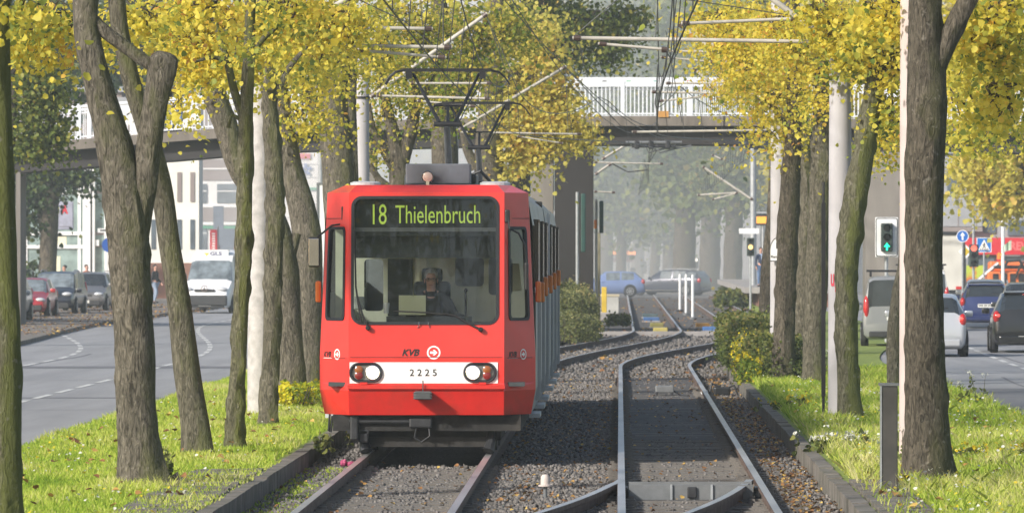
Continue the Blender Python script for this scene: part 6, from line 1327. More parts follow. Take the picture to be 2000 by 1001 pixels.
# the driver sits behind the windscreen; hand on the lever
dz = -.02; dp = dict(pelvis=(0, .20, 1.50 - .95 + .0, .12))
drv = {}
base = (.03, 0.0)
def off(x, y, z, r): return (x, y, z, r)
drv = dict(pelvis=off(.0, .12, .50, .125), waist=off(0, .11, .68, .12), chest=off(0, .08, .88, .14), collar=off(0, .06, 1.02, .08), neck=off(0, .03, 1.09, .054), jaw=off(0, -.005, 1.145, (.060, .066)), face=off(0, 0, 1.205, (.074, .088)), brow=off(0, .012, 1.26, (.076, .09)), top=off(0, .02, 1.305, (.05, .06)), nose0=off(0, -.085, 1.20, .014),
           sl=off(-.18, .07, .98, .058), sr=off(.18, .07, .98, .058), el=off(-.27, -.10, .78, .045), er=off(.30, -.10, .76, .045), wl=off(-.16, -.34, .70, .028), wr=off(.43, -.34, .74, .028), pl=off(-.13, -.40, .70, .030), pr=off(.455, -.405, .745, .032),
           hl=off(-.10, .05, .48, .10), hr=off(.10, .05, .48, .10), kl=off(-.12, -.36, .44, .065), kr=off(.12, -.36, .44, .065), al=off(-.12, -.40, .06, .042), ar=off(.12, -.40, .06, .042), tl=off(-.13, -.52, .03, .035), tr=off(.13, -.52, .03, .035))
person('grey-haired driver with glasses and dark jacket in the tram cab', (-2.36 + .025, 75 + 1.12, .93), 0, black_c, black_c, hair_grey, drv, glasses=True)
walk = dict(kl=(-.10, -.16, .52, .062), al=(-.10, -.02, .12, .042), tl=(-.11, -.16, .06, .035), kr=(.10, .06, .50, .062), ar=(.10, .26, .10, .042), tr=(.11, .12, .035, .035), wl=(-.23, .12, .93, .028), pl=(-.23, .13, .86, .03), wr=(.22, -.18, .96, .028), pr=(.21, -.22, .90, .03))
person('man in dark blue jacket, light scarf and jeans on the tram platform', (P(1486, 0, 43).x, F / 43, .88), R(12), navy, jeans, scarf=cloth('scarf', (.35, .45, .62)))
person('pedestrian in dark jacket and pale jeans walking past the brick wall', (P(303, 0, 43).x, F / 43, .10), R(60), black_c, cloth('palejeans', (.24, .30, .40)), pose=walk)
person('man in a blue shirt behind the dark parked people carrier', (P(126, 0, 45).x, F / 45, .10), R(-60), shirt_b, jeans)
person('person with reddish top behind the grey-brown parked car', (P(169, 0, 43).x, F / 43, .10), R(40), coat_r, black_c, pose=walk)
for k, (x, rz, lb, tp) in enumerate(((342, 75, 'cyclist in dark blue pushing a bicycle on the bridge, left of the pair', navy), (362, 75, 'dark-clothed person following on the bridge behind the cyclist', black_c))):
    X = (x - VX) / 58.5; person(lb, (X, yb(X) + 1.6, zb(X) + .925), R(rz), tp, jeans, pose=walk)
X = (336 - VX) / 58.5; b0 = Vector((X - .5, yb(X) + 1.2, zb(X) + .925)); t = root('bicycle', 'dark bicycle pushed along the footbridge behind the railing', 'bicycle', b0)
for dx in (-.52, .52):
    m = MB(); m.tube([(b0.x + dx + .33 * math.cos(a), b0.y, b0.z + .35 + .33 * math.sin(a)) for a in [2 * math.pi * k / 20 for k in range(21)]], .022, 6); w = m.build('wheel', rubber, t)
for nm, pts in (('frame', [(-.52, .35), (-.15, .85), (.38, .85), (.52, .35)]), ('down_tube', [(-.12, .80), (0, .32), (.36, .80)]), ('handlebar', [(.36, .8), (.40, 1.05), (.52, 1.08)]), ('seat', [(-.17, .85), (-.2, .98), (-.08, 1.0)])):
    m = MB(); m.tube([(b0.x + a, b0.y, b0.z + b) for a, b in pts], .022, 6); m.build(nm, black, t)

# ------------------------------------------------------------------ buildings
wall_white = mk('facade_white', (.76, .77, .78), rough=.85, var=.06, vscale=.6, dirt=.15, dirtcol=(.45, .44, .42)); wall_cream = mk('facade_cream', (.78, .77, .71), rough=.9, var=.06, vscale=.6)
wall_taupe = mk('facade_taupe', (.26, .22, .21), rough=.9, var=.08, vscale=.8); wall_grey = mk('facade_grey', (.34, .35, .37), rough=.85, var=.08, vscale=.5, dirt=.3, dirtcol=(.22, .22, .23))
brick = mk('facade_brick', (.20, .10, .075), col2=(.28, .15, .11), rough=.9, vscale=9, stretch=(1, 1, 4)); winglass = mk('window_glass', (.10, .13, .16), rough=.06, var=.3, vscale=1, spec=.9)
shopglass = mk('shop_glass', (.24, .32, .31), rough=.08, var=.35, vscale=1.2, spec=.9, col2=None); redsign = mk('sign_red', (.60, .02, .035), rough=.5, var=.06)
def bldg(name, label, x0, x1, s, top_y, depth, mat):
    a, b = P(x0, 0, s), P(x1, 0, s); zt = HC - (top_y - VY) / s
    t = root(name, label, 'building', ((a.x + b.x) / 2, a.y, 0)); m = MB(); m.bbox((a.x, a.y, -.2), (b.x, a.y + depth, zt)); m.build('wall', mat, t)
    m = MB(); m.bbox((a.x - .2, a.y - .2, zt), (b.x + .2, a.y + depth + .2, zt + .35)); m.build('roof', wall_grey, t)
    return t
def pan(t, nm, x0, x1, y0, y1, s, mat, proud=.06, parent=None, label=None):
    a, b = P(x0, y0, s), P(x1, y1, s); m = MB(); m.bbox((a.x, a.y - proud, b.z), (b.x, a.y + .02, a.z))
    if parent is not None: m.v = [tuple(Vector(v) - t.location) for v in m.v]; m.world = False
    return m.build(nm, mat, parent or t, label=label)
# pharmacy
s = 38; t = bldg('pharmacy', 'glass-fronted pharmacy with white columns behind the parked cars', -60, 238, s, 180, 14, wall_taupe)
for k, x in enumerate(range(-50, 160, 52)):
    for y0, y1 in ((300, 372), (378, 452), (459, 478), (483, 575)):
        w = pan(t, 'shop_window', x, x + 46, y0, y1, s, shopglass, .05)
    pan(t, 'window_frame', x + 46, x + 52, 296, 590, s, wall_white, .12)
for y in (372, 452, 478, 290): pan(t, 'transom', -50, 164, y, y + 7, s, wall_white, .16)
pan(t, 'column', 163, 178, 290, 598, s, wall_white, .5); pan(t, 'column', 181, 186, 290, 598, s, wall_white, .4)
pan(t, 'lit_panel', 102, 118, 500, 575, s, cabcream, .07); pan(t, 'lit_panel', 105, 130, 462, 478, s, cabcream, .07); pan(t, 'white_panel', 205, 216, 456, 590, s, wall_white, .1); pan(t, 'wall_lamp', 184, 194, 468, 480, s, wall_white, .3)
q = P(126, 421, s + 1); t = root('pharmacy_sign', 'grey pharmacy sign with a red letter A beside the bare trunk', 'sign', q)
m = MB(); m.rbox(tuple(q), (34 / s, .2, 54 / s), .05); m.build('panel', mk('sign_grey', (.34, .35, .44), rough=.5), t)
m = MB(); text_box(m, 'A', (q.x + .02, q.y - .104, q.z + .30), .34, .42, bold=.05); m.build('lettering', redsign, t)
m = MB(); m.bbox((q.x - .42, q.y - .104, q.z + .12), (q.x - .26, q.y - .101, q.z + .42)); m.build('green_mark', mk('sign_lime', (.45, .50, .05)), t)
m = MB(); m.bbox((q.x - .25, q.y - .104, q.z - .58), (q.x + .35, q.y - .101, q.z - .52)); m.build('small_lettering', mk('sign_ink', (.2, .2, .25)), t)
q = P(203, 449, s + 3); t = root('street_name_sign', 'small white street name sign left of the forked grey tree', 'street sign', q)
m = MB(); m.bbox((q.x - .3, q.y, q.z - .12), (q.x + .55, q.y + .03, q.z + .08)); m.build('plate', whitep, t); m = MB(); m.bbox((q.x - .18, q.y - .004, q.z - .05), (q.x + .42, q.y - .001, q.z + .02)); m.build('lettering', decal_black, t)
m = MB(); m.tube([(q.x + .5, q.y + .06, .1), (q.x + .5, q.y + .06, q.z + .3)], .04, 8); m.build('post', galv, t)
q = P(214, 478, s + 3); m = MB(); m.lathe((q.x, q.y - .1, q.z), [(.001, -.02), (.36, -.02), (.36, .02), (.001, .02)], 20, 'Y'); m.build('round_sign', mk('sign_blue', (.02, .10, .42), rough=.4), t)
# cream side building with its brick base
a = P(388, 0, 37); t = root('office_building', 'cream building with narrow windows and a brick base', 'building', (-23.5, 312, 0))
m = MB(); m.bbox((-25.4, 312, 1.9), (-21.36, 315, 10)); m.build('wall', wall_cream, t); m = MB(); m.bbox((-25.4, 311.9, -.2), (-21.32, 315.1, 1.9)); m.build('brick_base', brick, t)
for k in range(6):
    for z in (2.6, 5.0, 7.4): m = MB(); m.bbox((-25.1 + k * .66, 311.95, z), (-24.88 + k * .66, 312.02, z + 1.5)); m.build('window', wall_taupe if z > 3 else winglass, t)
m = MB(); m.bbox((-25.5, 311.8, 10), (-21.3, 315.2, 10.3)); m.build('roof', wall_grey, t)
# large white and taupe block beyond the delivery van
s = 27; t = bldg('office_building', 'white and grey-brown office block with ribbon windows past the delivery van', 380, 655, s, 180, 18, wall_white)
for y0, y1 in ((311, 352), (404, 432), (210, 250)): pan(t, 'spandrel', 388, 470, y0, y1, s, wall_taupe, .08)
for y0, y1 in ((356, 396), (438, 500), (255, 300)):
    for x0, x1 in ((388, 404), (424, 462), (466, 478)): w = pan(t, 'window', x0, x1, y0 + 3, y1, s, winglass, .10); pan(t, 'window_frame', x0, x1, y0 + 16, y0 + 18, s, wall_white, .13, w)
for y in (328, 402, 436): pan(t, 'band', 384, 478, y, y + 3, s, wall_white, .14)
pan(t, 'green_band', 388, 470, 441, 446, s, mk('sign_green', (.05, .30, .16)), .16); pan(t, 'green_band', 600, 640, 366, 371, s, MATS['sign_green'], .16)
for y in range(320, 500, 26): pan(t, 'panel_joint', 560, 650, y, y + 1.5, s, wall_grey, .04)
pan(t, 'red_lettering_panel', 572, 606, 300, 310, s, redsign, .16)
lg = P(597, 331, s); m = MB()
for k in range(5): aa = R(72 * k + 90); m.box((lg.x + .28 * math.cos(aa), lg.y - .15, lg.z + .28 * math.sin(aa)), (.34, .05, .20), ry=-aa)
m.build('emblem', mk('sign_navy', (.12, .17, .40)), t); m = MB(); m.bbox((lg.x - 1.1, lg.y - .15, lg.z - .15), (lg.x - .6, lg.y - .1, lg.z + .25)); m.build('emblem', MATS['sign_navy'], t)
pan(t, 'window', 612, 640, 450, 486, s, winglass, .1)
# scaffolding tower, banners
q = P(415, 490, 34); t = root('banner', 'tall narrow red banner with white marks behind the delivery van', 'banner', (q.x, q.y, 0))
a, b = P(410, 448, 34), P(424, 490, 34); m = MB(); m.bbox((a.x, q.y, b.z), (b.x, q.y + .05, a.z)); m.build('cloth', redsign, t)
m = MB(); [m.bbox(((a.x + b.x) / 2 - .09, q.y - .006, b.z + .12 + k * .14), ((a.x + b.x) / 2 + .09, q.y - .003, b.z + .20 + k * .14)) for k in range(7)]; m.build('lettering', decal_white, t)
m = MB(); m.tube([(b.x + .05, q.y + .1, -.2), (b.x + .05, q.y + .1, a.z + .2)], .05, 8); m.build('pole', galv, t)
q = P(442, 470, 33); t = root('container', 'blue-grey site container with a raised panel behind the delivery van', 'container', (q.x, q.y, 0))
a, b = P(424, 447, 33), P(466, 492, 33); m = MB(); m.bbox((a.x, q.y, -.2), (b.x, q.y + 2.4, a.z)); m.build('box', mk('container_grey', (.17, .20, .25), rough=.7), t); a, b = P(416, 402, 33), P(436, 447, 33); m = MB(); m.bbox((a.x, q.y + .2, b.z), (b.x, q.y + .4, a.z)); m.build('raised_panel', MATS['container_grey'], t)
for x in (420, 458): a, b = P(x, 478, 33), P(x + 8, 488, 33); m = MB(); m.bbox((a.x, q.y - .06, b.z), (b.x, q.y - .01, a.z)); m.build('lamp', blinker, t)
q = P(636, 420, 60); t = root('billboard', 'white framed billboard seen edge on beside the tram mirror', 'billboard', (q.x, q.y, 0)); a, b = P(622, 360, 60), P(650, 520, 60); m = MB(); m.bbox((a.x, q.y, b.z), (b.x + .8, q.y + .15, a.z)); m.build('panel', whitep, t)
m = MB(); m.bbox((a.x - .06, q.y - .04, b.z - .06), (a.x, q.y + .2, a.z + .06)); m.bbox((a.x, q.y - .04, a.z), (b.x + .8, q.y + .2, a.z + .06)); m.build('frame', steel_grey, t); m = MB(); m.tube([(b.x, q.y + .1, 0), (b.x, q.y + .1, b.z)], .06, 8); m.build('post', steel_grey, t)
q = P(626, 0, 45); m = MB(); m.tube([(q.x, q.y, 0), (q.x, q.y, 9)], .11, 10); tag(m.build('street_lamp', galv), 'plain grey lamp pole between the leaning tree and the tram', 'lamp pole')
# supermarket on the right
s = 36; t = bldg('supermarket', 'grey concrete supermarket with a red name band', 1800, 2120, s, 300, 20, wall_grey)
for x in range(1800, 2120, 46):
    pan(t, 'window', x + 4, x + 36, 330, 378, s, winglass, .06)
pan(t, 'ledge', 1800, 1918, 443, 452, s, wall_taupe, .5); pan(t, 'fascia', 1800, 1918, 388, 442, s, wall_grey, .35)
for x in (1870, 1905): pan(t, 'joint', x, x + 1.5, 388, 442, s, wall_taupe, .37)
pan(t, 'window', 1922, 1944, 420, 455, s, winglass, .1); pan(t, 'window', 1968, 2060, 430, 460, s, winglass, .1)
rb_ = pan(t, 'name_band', 1884, 2060, 464, 497, s, redsign, .4); pan(t, 'red_pillar', 1946, 1956, 497, 520, s, redsign, .4)
m = MB(); c = P(1998, 480, s); text_box(m, 'REWE', (c.x, c.y - .415, c.z), 52 / s, 17 / s, bold=.04); m.v = [tuple(Vector(v) - t.location) for v in m.v]; m.world = False; m.build('lettering', mk('rewe_red', (.80, .16, .16), rough=.5), rb_)
pan(t, 'shop_window', 1890, 1942, 500, 570, s, winglass, .12); pan(t, 'shop_window', 1960, 2060, 505, 570, s, winglass, .12); pan(t, 'poster', 1886, 1920, 518, 556, s, mk('poster_fruit', (.55, .10, .03), col2=(.45, .55, .05), vscale=1.6, detail=1, pos=(.45, .55)), .16); pan(t, 'white_board', 1962, 1992, 492, 500, s, whitep, .3)
bldg('apartment_block', 'plain pale block behind the pier on the right road', 1560, 1800, 30, 340, 15, wall_grey)

# ------------------------------------------------------------------ signals and signs
def pole(m, p, z0, z1, r=.05): m.tube([(p.x, p.y, z0), (p.x, p.y, z1)], r, 10)
sig_green = emit('signal_green', (.02, .85, .45), 2.2); sig_red = emit('signal_red', (1.0, .12, .08), 2.5); sig_amber = emit('signal_amber', (1.0, .62, .25), 2.0); sig_white = emit('signal_white', (1, .95, .85), 2.5)
lens_off = mk('lens_off', (.03, .03, .032), rough=.2); housing = mk('signal_housing', (.030, .045, .040), rough=.6)
def signal(label, x, y, s, h, lit, backboard=False, z0=0.0, arrow=False, nlens=3, polex=0.0, facing=1):
    """y is the middle of the lamp housing, h its height in metres"""
    p = P(x, y, s); t = root('traffic_light', label, 'traffic light', (p.x, p.y, z0)); w = h * .42
    m = MB(); pole(m, Vector((p.x + polex, p.y + .25, 0)), z0 - .1, p.z + h * (.5 if not backboard else .7)); m.build('post', galv, t)
    if backboard: m = MB(); m.rbox((p.x, p.y + .08, p.z), (w * 1.95, .04, h * 1.42), .015); m.v = [(a, b, c) for a, b, c in m.v]; bb = m.build('backboard', whitep, t); m = MB(); 
    if backboard:
        o_ = rrect(p.x - w * .93, p.x + w * .93, p.z - h * .69, p.z + h * .69, .06, 4); i_ = rrect(p.x - w * .87, p.x + w * .87, p.z - h * .66, p.z + h * .66, .05, 4); m.ring([(a, p.y + .056, b) for a, b in o_], [(a, p.y + .056, b) for a, b in i_]); m.build('border', black, t)
    m = MB(); m.rbox((p.x, p.y, p.z), (w, .16, h), .03); hs = m.build('housing', housing, t)
    for k in range(nlens):
        zc_ = p.z + h * (.5 - (k + .5) / nlens); r = h / nlens * .40
        m = MB(); m.lathe((p.x, p.y - .085, zc_), [(r, 0), (r * .7, -.012), (.001, -.018)], 18, 'Y'); on = (k == lit[0])
        m.v = [tuple(Vector(v) - t.location) for v in m.v]; m.world = False
        m.build('lens', (lens_off if not on or arrow else lit[1]), hs)
        if on and arrow:
            m = MB(); ar = [(-.11, .0), (0, .14), (.11, 0), (.06, -.02), (.032, .02), (.032, -.13), (-.032, -.13), (-.032, .02), (-.06, -.02)]; m.poly([(p.x + a * r / .13, p.y - .11, zc_ + b * r / .13) for a, b in ar]); m.v = [tuple(Vector(v) - t.location) for v in m.v]; m.world = False; m.build('lit_arrow', lit[1], hs)
        m = MB(); vs = []; n = 12
        for d in (-.09, -.24):
            for q in range(n + 1): a = math.pi * q / n; vs.append((p.x + r * 1.08 * math.cos(a), p.y + d, zc_ + r * 1.08 * math.sin(a)))
        m.add(vs, [(q, q + 1, q + n + 2, q + n + 1) for q in range(n)]); m.v = [tuple(Vector(v) - t.location) for v in m.v]; m.world = False; m.build('visor', housing, hs)
    return t
signal('traffic light with white backboard showing a green arrow', 1732, 463, 72, .76, (2, sig_green), True, arrow=True)
signal('red traffic light on the bent arm pole before the supermarket', 1902, 499, 47.5, .92, (0, sig_red))
signal('amber tram signal at the platform mast', 1466, 482, 44, .80, (1, sig_amber), z0=0)
for x, y, s, lit, lb in ((1236, 535, 26, (9, None), 'dark traffic light in front of the far shelter'), (1284, 508, 27, (9, None), 'dark traffic light turned sideways left of the hazy trunk'), (1326, 520, 29, (1, sig_white), 'small signal with a white lamp behind the estate car roof'), (1360, 514, 28, (0, sig_white), 'small signal with white lamps in front of the dark trunk'), (1396, 505, 29, (0, sig_white), 'far signal with a white top lamp right of the dark trunk'), (1187, 525, 26, (9, None), 'dark signal left of the far shelter'), (1258, 522, 25, (9, None), 'thin far signal between shelter and hazy trunk')):
    signal(lb, x, y, s, .95 if s < 28 else .75, lit, z0=-.1)
for x, y0, y1, s, lb in ((1134, 378, 492, 64, 'tall sideways signal post left of the bridge pier mast'), (1170, 392, 455, 58, 'sideways signal head right of the round bridge mast')):
    p = P(x, y0, s); b = P(x, y1, s); t = root('signal_post', lb, 'signal post', (p.x, p.y, 0)); m = MB(); pole(m, Vector((p.x - .10, p.y, 0)), 0, p.z + .05, .05); m.build('post', galv, t)
    m = MB(); m.rbox((p.x + .08, p.y, (p.z + b.z) / 2), (.14, .3, p.z - b.z), .03); m.build('housing', mk('signal_side_green', (.02, .07, .06), rough=.5), t)
    if s < 60: m = MB(); m.rbox((p.x - .12, p.y - .05, b.z + .3), (.10, .1, .30), .02); m.build('lamp', blinker, t)
p = P(1167, 455, 57); t = root('concrete_post', 'weathered pale concrete post right of the bush', 'post', (p.x, p.y, 0)); m = MB(); m.rbox((p.x, p.y, p.z / 2 - .1), (.20, .2, p.z + .2), .02); m.build('shaft', mk('post_pale', (.42, .38, .26), rough=.9, dirt=.5, dirtcol=(.2, .18, .1), ds=5), t); m = MB(); m.box((p.x, p.y, p.z + .02), (.24, .24, .05)); m.build('cap', concrete, t)
p = P(1180, 575, 50); t = root('bollard', 'yellow square bollard with grey side and pale foot by the bush', 'bollard', (p.x, p.y, 0)); m = MB(); m.rbox((p.x, p.y, .45), (.20, .22, 1.3), .02); m.build('shaft', mk('bollard_yellow', (.60, .42, .04), rough=.6, dirt=.3), t)
m = MB(); m.rbox((p.x - .18, p.y, .45), (.16, .22, .55), .02); m.build('side_box', concrete, t); m = MB(); m.rbox((p.x - .04, p.y - .2, -.10), (.55, .5, .42), .04); m.build('foot', concrete, t)
p = P(1186, 590, 46); t = root('cable_box', 'pale grey cable cabinet in front of the light blue saloon', 'cabinet', (p.x, p.y, 0)); m = MB(); m.rbox((p.x, p.y, .20), (1.0, .5, .74), .03); m.build('housing', mk('cabinet_pale', (.42, .42, .40), rough=.6), t); m = MB(); m.rbox((p.x, p.y, .62), (1.05, .55, .10), .02); m.build('lid', mk('cabinet_lid', (.50, .44, .32), rough=.6), t)
GP = 'slim white posts beside the far tracks'
wp = None
for x, y0, y1, lb in ((1328, 535, 600, 'leftmost of the three slim white posts, with a small foot box'), (1340, 535, 606, 'middle one of the three slim white posts'), (1353, 536, 614, 'right-hand one of the three slim white posts, standing nearest')):
    p = G(x, y1); s = F / p.y; h = (y1 - y0) / s
    t = root('marker_post', lb, 'marker post', (p.x, p.y, 0), 0, GP); m = MB(); m.lathe((p.x, p.y, -.2), [(.055, 0), (.055, h + .15), (.04, h + .2), (.001, h + .2)], 14); m.build('shaft', whitep, t, smooth=True); m = MB(); m.lathe((p.x, p.y, -.19), [(.16, 0), (.16, .06), (.08, .10)], 14); m.build('foot', steel_grey if x > 1330 else black, t)
for x, y, c, lb in ((1270, 612, (.05, .09, .10), 'dark green track box between the far rails'), (1272, 619, (.04, .12, .30), 'blue track lid in front of the dark green box'), (1283, 630, (.45, .40, .12), 'pale yellow track lid, further of the two between the rails'), (1290, 639, (.45, .38, .10), 'pale yellow track lid, nearer of the two between the rails'), (1372, 630, (.50, .26, .05), 'orange track lid between the two far tracks'), (1386, 637, (.05, .16, .42), 'light blue track lid next to the orange one')):
    p = G(x, y); t = root('track_box', lb, 'track box', (p.x, p.y, -.18)); m = MB(); m.rbox((p.x, p.y, -.08), (.62 if x < 1280 else .48, .8, .16), .03); m.build('lid', mk('lid%d' % x, c, rough=.6, dirt=.3), t); m = MB(); m.rbox((p.x, p.y, -.16), (.7 if x < 1280 else .54, .9, .06), .02); m.build('base', concrete, t)
# tram platform, stop display
t = root('tram_platform', 'raised concrete tram platform on the right beyond the bridge', 'platform', (8, 274, 0)); m = MB(); m.bbox((5.6, 274, .62), (10.5, 352, .88)); m.build('slab', concrete, t); m = MB(); m.bbox((6.2, 274.4, -.25), (10.3, 352, .62)); m.build('wall', brick, t)
a = P(1442, 446, 41); m = MB(); m.bbox((a.x, 291, a.z - .25), (a.x + .95, 291.06, a.z)); tag(m.build('platform_sign', whitep), 'narrow white sign fixed to the steel platform mast', 'sign')
for x, y0, y1, s, lb in ((1555, 395, 430, 48, 'orange lettered stop display between the mossy hedge trunks'), (1490, 412, 440, 40, 'dark stop display partly hidden by the slim dark trunk')):
    a, b = P(x - 16, y0, s), P(x + 16, y1, s); t = root('stop_display', lb, 'display', ((a.x + b.x) / 2, a.y, a.z)); m = MB(); m.bbox((a.x, a.y, b.z), (b.x, a.y + .2, a.z)); m.build('case', steel_dark, t)
    m = MB(); m.bbox((a.x + .06, a.y - .01, b.z + .1), (b.x - .06, a.y - .004, b.z + (a.z - b.z) * .62)); m.build('screen', emit('display_amber%d' % x, (.9, .36, .05), .7), t); m = MB(); m.bbox((a.x, a.y - .02, a.z - .12), (b.x, a.y, a.z - .02)); m.build('strip', galv, t); m = MB(); m.tube([((a.x + b.x) / 2, a.y + .1, 0), ((a.x + b.x) / 2, a.y + .1, b.z)], .05, 8); m.build('post', galv, t)
p = P(1213, 470, 25); t = root('passenger_shelter', 'far passenger shelter with roof and two orange displays', 'shelter', (p.x, p.y, 0)); m = MB(); pole(m, p, -.1, p.z + .3, .10); m.build('post', galv, t)
m = MB(); m.rbox((p.x, p.y, p.z + .3), (1.0, 1, .14), .04); m.build('lamp_roof', galv, t)
for x0, x1 in ((1181, 1210), (1215, 1243)):
    a, b = P(x0, 487, 25), P(x1, 500, 25); m = MB(); m.bbox((a.x, p.y - .2, b.z), (b.x, p.y - .05, a.z)); d = m.build('display', steel_dark, t)
    for k in range(3):
        m = MB(); xx = a.x + .12 + k * .34; m.bbox((xx, p.y - .215, b.z + .12), (xx + .26 + .06 * (k % 2), p.y - .205, a.z - .14)); m.v = [tuple(Vector(v) - t.location) for v in m.v]; m.world = False; m.build('lit_lines', emit('display_orange%d%d' % (x0, k), (1, .38, .10), 1.2), d)
a, b = P(1190, 505, 25), P(1240, 511, 25); m = MB(); m.prism([(a.x, b.z), (a.x + .5, a.z + .2), (b.x - .5, a.z + .2), (b.x, b.z)], 'Y', p.y + .3, p.y + 3.3); m.build('canopy', mk('canopy', (.30, .12, .12), rough=.6), t); 
for x in (1196, 1228): q = P(x, 0, 25); m = MB(); m.tube([(q.x, p.y + 1, -.1), (q.x, p.y + 1, b.z)], .08, 8); m.build('column', galv, t)
m = MB(); q = P(1214, 535, 25); m.bbox((q.x - .3, p.y + 1, -.1), (q.x + .3, p.y + 1.4, q.z + .8)); m.build('ticket_machine', whitep, t)
# white half-round sign on the mast
b = mC.location; q = P(1520, 487, 97); prof = [(q.x - .18, -.24), (q.x + .18, -.24)] + [(q.x + .18 * math.cos(R(a)), -.02 + .27 * math.sin(R(a))) for a in range(0, 181, 15)]
t = root('half_round_sign', 'white half-round sign with black border on the concrete mast', 'sign', (q.x, b.y - .30, q.z)); yy = b.y - .26
m = MB(); m.prism([(a, c + q.z) for a, c in prof], 'Y', yy - .02, yy + .02); m.build('plate', decal_white, t)
sc_ = [(q.x + (a - q.x) * .93, (c - .01) * .93 + .01 + q.z) for a, c in prof]; m = MB(); m.ring([(a, yy - .024, c + q.z) for a, c in prof], [(a, yy - .024, c) for a, c in sc_]); m.build('border', black, t)
m = MB(); text_box(m, 'P', (q.x - .005, yy - .025, q.z + .08), .09, .13, bold=.03); text_box(m, 'Rangieren', (q.x, yy - .025, q.z - .15), .30, .07, bold=.02); m.build('lettering', decal_black, t)
m = MB(); m.bbox((q.x - .03, yy + .02, q.z - .1), (q.x + .03, b.y - .17, q.z + .05)); m.build('bracket', galv, t)
# signs on the right road
p = P(1922, 478, 47); t = root('pedestrian_crossing_sign', 'square blue pedestrian crossing sign before the supermarket', 'road sign', (p.x, p.y, 0)); h = 14.5 / 47
m = MB(); m.rbox(tuple(p), (2 * h, .03, 2 * h), .012); m.build('plate', mk('sign_blue_b', (.01, .16, .55), rough=.35, var=.03), t)
m = MB(); o_ = [(p.x - h, p.z - h), (p.x + h, p.z - h), (p.x + h, p.z + h), (p.x - h, p.z + h)]; m.ring([(a, p.y - .018, c) for a, c in o_], [(p.x + (a - p.x) * .92, p.y - .018, p.z + (c - p.z) * .92) for a, c in o_]); m.poly([(p.x - h * .78, p.y - .018, p.z - h * .72), (p.x + h * .78, p.y - .018, p.z - h * .72), (p.x, p.y - .018, p.z + h * .74)]); m.build('white_triangle', decal_white, t)
m = MB(); m.ball((p.x + .01, p.y - .022, p.z + h * .22), (.028, .003, .028), 10, 6)
for a, c in (((.01, .16), (-.0, -.12)), ((0, -.12), (-.07, -.40)), ((0, -.12), (.08, -.40)), ((.01, .10), (-.07, -.04)), ((.01, .10), (.07, -.04))): m.tube([(p.x + a[0] * .9, p.y - .022, p.z + a[1] * h), (p.x + c[0] * .9, p.y - .022, p.z + c[1] * h * 1.1)], .016, 6)
for k in range(5): m.box((p.x - .15 + k * .075, p.y - .021, p.z - h * .60), (.045, .004, .05))
m.build('walking_figure', decal_black, t); m = MB(); pole(m, Vector((p.x, p.y + .06, 0)), 0, p.z + h, .035); m.build('post', galv, t)
p = P(1880, 461, 50); t = root('direction_sign', 'round blue straight ahead sign above the lorry', 'road sign', (p.x, p.y, 0)); m = MB(); m.lathe(tuple(p), [(.001, -.015), (.24, -.015), (.24, .015), (.001, .015)], 28, 'Y'); m.build('plate', mk('sign_blue_c', (.02, .14, .50), rough=.35, var=.03), t)
m = MB(); m.ring([(a, p.y - .018, c) for a, c in disc(p.x, p.z, .24, 28)], [(a, p.y - .018, c) for a, c in disc(p.x, p.z, .215, 28)]); m.poly([(p.x + a, p.y - .018, p.z + c) for a, c in ((-.035, -.15), (.035, -.15), (.035, .02), (.10, .02), (0, .16), (-.10, .02), (-.035, .02))]); m.build('white_arrow', decal_white, t); m = MB(); pole(m, Vector((p.x, p.y + .05, 0)), 0, p.z + .2, .03); m.build('post', galv, t)
p = P(1886, 491, 45); m = MB(); t = root('priority_sign', 'yellow and white diamond priority sign beside the red light', 'road sign', (p.x, p.y, 0)); m.box(tuple(p), (.44, .02, .44), ry=R(45)); m.build('plate', decal_white, t); m = MB(); m.box((p.x, p.y - .012, p.z), (.26, .01, .26), ry=R(45)); m.build('yellow_field', mk('sign_yellow', (.70, .50, .03)), t); m = MB(); pole(m, Vector((p.x, p.y + .04, 0)), 0, p.z, .03); m.build('post', galv, t)
p = P(1902, 440, 45.5); t = root('arm_pole', 'thin pole with a long curved arm reaching left over the road', 'lamp arm', (p.x, p.y, 0)); a = P(1902, 395, 45.5); b = P(1835, 380, 45.5)
m = MB(); m.tube([(a.x, a.y + .3, 0), (a.x, a.y + .3, a.z), (a.x - .12, a.y + .3, a.z + .35), (a.x - .5, a.y + .3, b.z - .08), (b.x, a.y + .3, b.z), (b.x - 2.5, a.y + .3, b.z + .05)], .055, 10); m.build('pole', galv, t, smooth=True)
p = P(1959, 0, 42); t = root('flag_pole', 'white flag pole with a furled flag before the supermarket', 'flag pole', (p.x, p.y, 0)); m = MB(); pole(m, p, 0, 5.4, .08); m.build('pole', whitep, t); a, b = P(1958, 466, 42), P(1975, 492, 42); m = MB()
for k in range(6): x0 = a.x + (b.x - a.x) * k / 6; x1 = a.x + (b.x - a.x) * (k + 1) / 6; y0 = p.y - .1 + .05 * math.sin(k * 2); y1 = p.y - .1 + .05 * math.sin(k * 2 + 2); m.quad((x0, y0, b.z + .1 * k / 6), (x1, y1, b.z + .1 * (k + 1) / 6), (x1, y1, a.z - .3 + .05 * k), (x0, y0, a.z - .35 + .05 * k))
m.build('flag', mk('flag', (.55, .58, .52), col2=(.25, .40, .25), vscale=3), t)
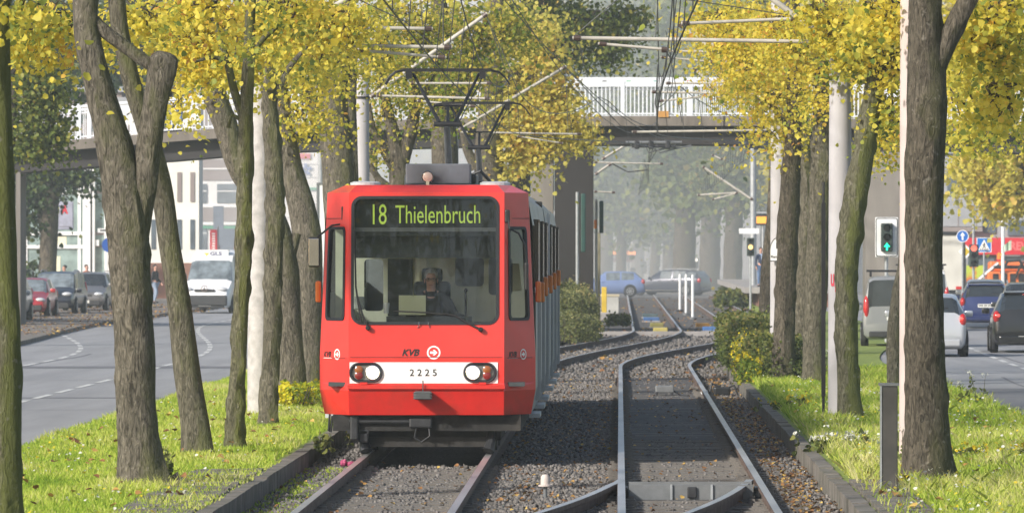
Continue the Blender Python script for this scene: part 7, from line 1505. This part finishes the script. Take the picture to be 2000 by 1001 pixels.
# small things on the ground
q = G(678, 888); t = root('litter', 'crumpled pink litter lying beside the left rail', 'litter', (q.x, q.y, -.18)); pink = mk('litter_pink', (.42, .07, .16), rough=.5, var=.3, vscale=20)
for dx, r in ((-.04, .05), (.04, .04), (.10, .035)):
    m = MB(); m.ball((q.x + dx, q.y, -.14 + r * .8), (r, r, r), 10, 7); m.v = [tuple(Vector(v) + Vector((noise.noise(Vector(v) * 19), noise.noise(Vector(v) * 23 + Vector((5, 0, 0))), noise.noise(Vector(v) * 21 + Vector((0, 7, 0))))) * .02) for v in m.v]; m.build('crumple', pink, t)
# ------------------------------------------------------------------ haze, light, camera
hz = bpy.data.materials.new('haze'); hz.use_nodes = True; nt = hz.node_tree; nt.nodes.remove(nt.nodes['Principled BSDF'])
vsn = nn(nt, 'ShaderNodeVolumeScatter'); vsn.inputs['Color'].default_value = (.86, .95, 1.0, 1); vsn.inputs['Density'].default_value = .0017; vsn.inputs['Anisotropy'].default_value = 0.0
nt.links.new(vsn.outputs[0], nt.nodes['Material Output'].inputs['Volume'])
vsn.inputs['Density'].default_value = .0072
m = MB(); m.bbox((-26, 338, -1.5), (40, 760, 60)); o = m.build('haze', hz); struct(o, 'bluish autumn haze at the far end of the avenue', 'haze', 'stuff')
hz2 = hz.copy(); hz2.node_tree.nodes[vsn.name].inputs['Density'].default_value = .00038
m = MB(); m.bbox((-90, -60, -1.5), (90, 337.5, 40)); o = m.build('haze', hz2); struct(o, 'thin bright haze lying over the tracks and roads', 'haze', 'stuff')

w = bpy.data.worlds.new('World'); sc.world = w; w.use_nodes = True; nt = w.node_tree; bg = nt.nodes['Background']
SUN_EL, SUN_AZ = 29, 226          # azimuth measured clockwise from the track direction: behind the camera, to the left
sky = nn(nt, 'ShaderNodeTexSky'); sky.sky_type = 'NISHITA'; sky.sun_disc = False; sky.sun_elevation = R(SUN_EL); sky.sun_rotation = R(SUN_AZ)
sky.air_density = 1.0; sky.dust_density = 2.0; sky.ozone_density = 1.0
nt.links.new(sky.outputs[0], bg.inputs[0]); bg.inputs[1].default_value = 0.15
sd = bpy.data.lights.new('Sun', 'SUN'); sd.energy = 5.0; sd.angle = R(3.0); sd.color = (1.0, .955, .87)
so = bpy.data.objects.new('Sun', sd); COL.objects.link(so)
d = Vector((math.sin(R(SUN_AZ)) * math.cos(R(SUN_EL)), math.cos(R(SUN_AZ)) * math.cos(R(SUN_EL)), math.sin(R(SUN_EL))))
so.rotation_euler = d.to_track_quat('Z', 'Y').to_euler(); so.location = (-20, 20, 40)
cd = bpy.data.cameras.new('Camera'); co = bpy.data.objects.new('Camera', cd); COL.objects.link(co); sc.camera = co
co.location = (0, 0, HC); co.rotation_euler = (R(90), 0, 0); cd.sensor_width = 36; cd.lens = F / 2000 * 36; cd.shift_x = -(VX - 1000) / 2000; cd.shift_y = -(500.5 - VY) / 2000 
cd.clip_start = .5; cd.clip_end = 4000; cd.dof.use_dof = True; cd.dof.focus_distance = 78; cd.dof.aperture_fstop = 9
sc.view_settings.view_transform = 'Standard'; sc.view_settings.look = 'None'; sc.view_settings.exposure = 0; sc.view_settings.gamma = 1
sc.cycles.use_denoising = True; sc.cycles.max_bounces = 8; sc.cycles.volume_bounces = 1; sc.cycles.transparent_max_bounces = 12; sc.cycles.caustics_reflective = False; sc.cycles.caustics_refractive = False; sc.cycles.sample_clamp_indirect = 6
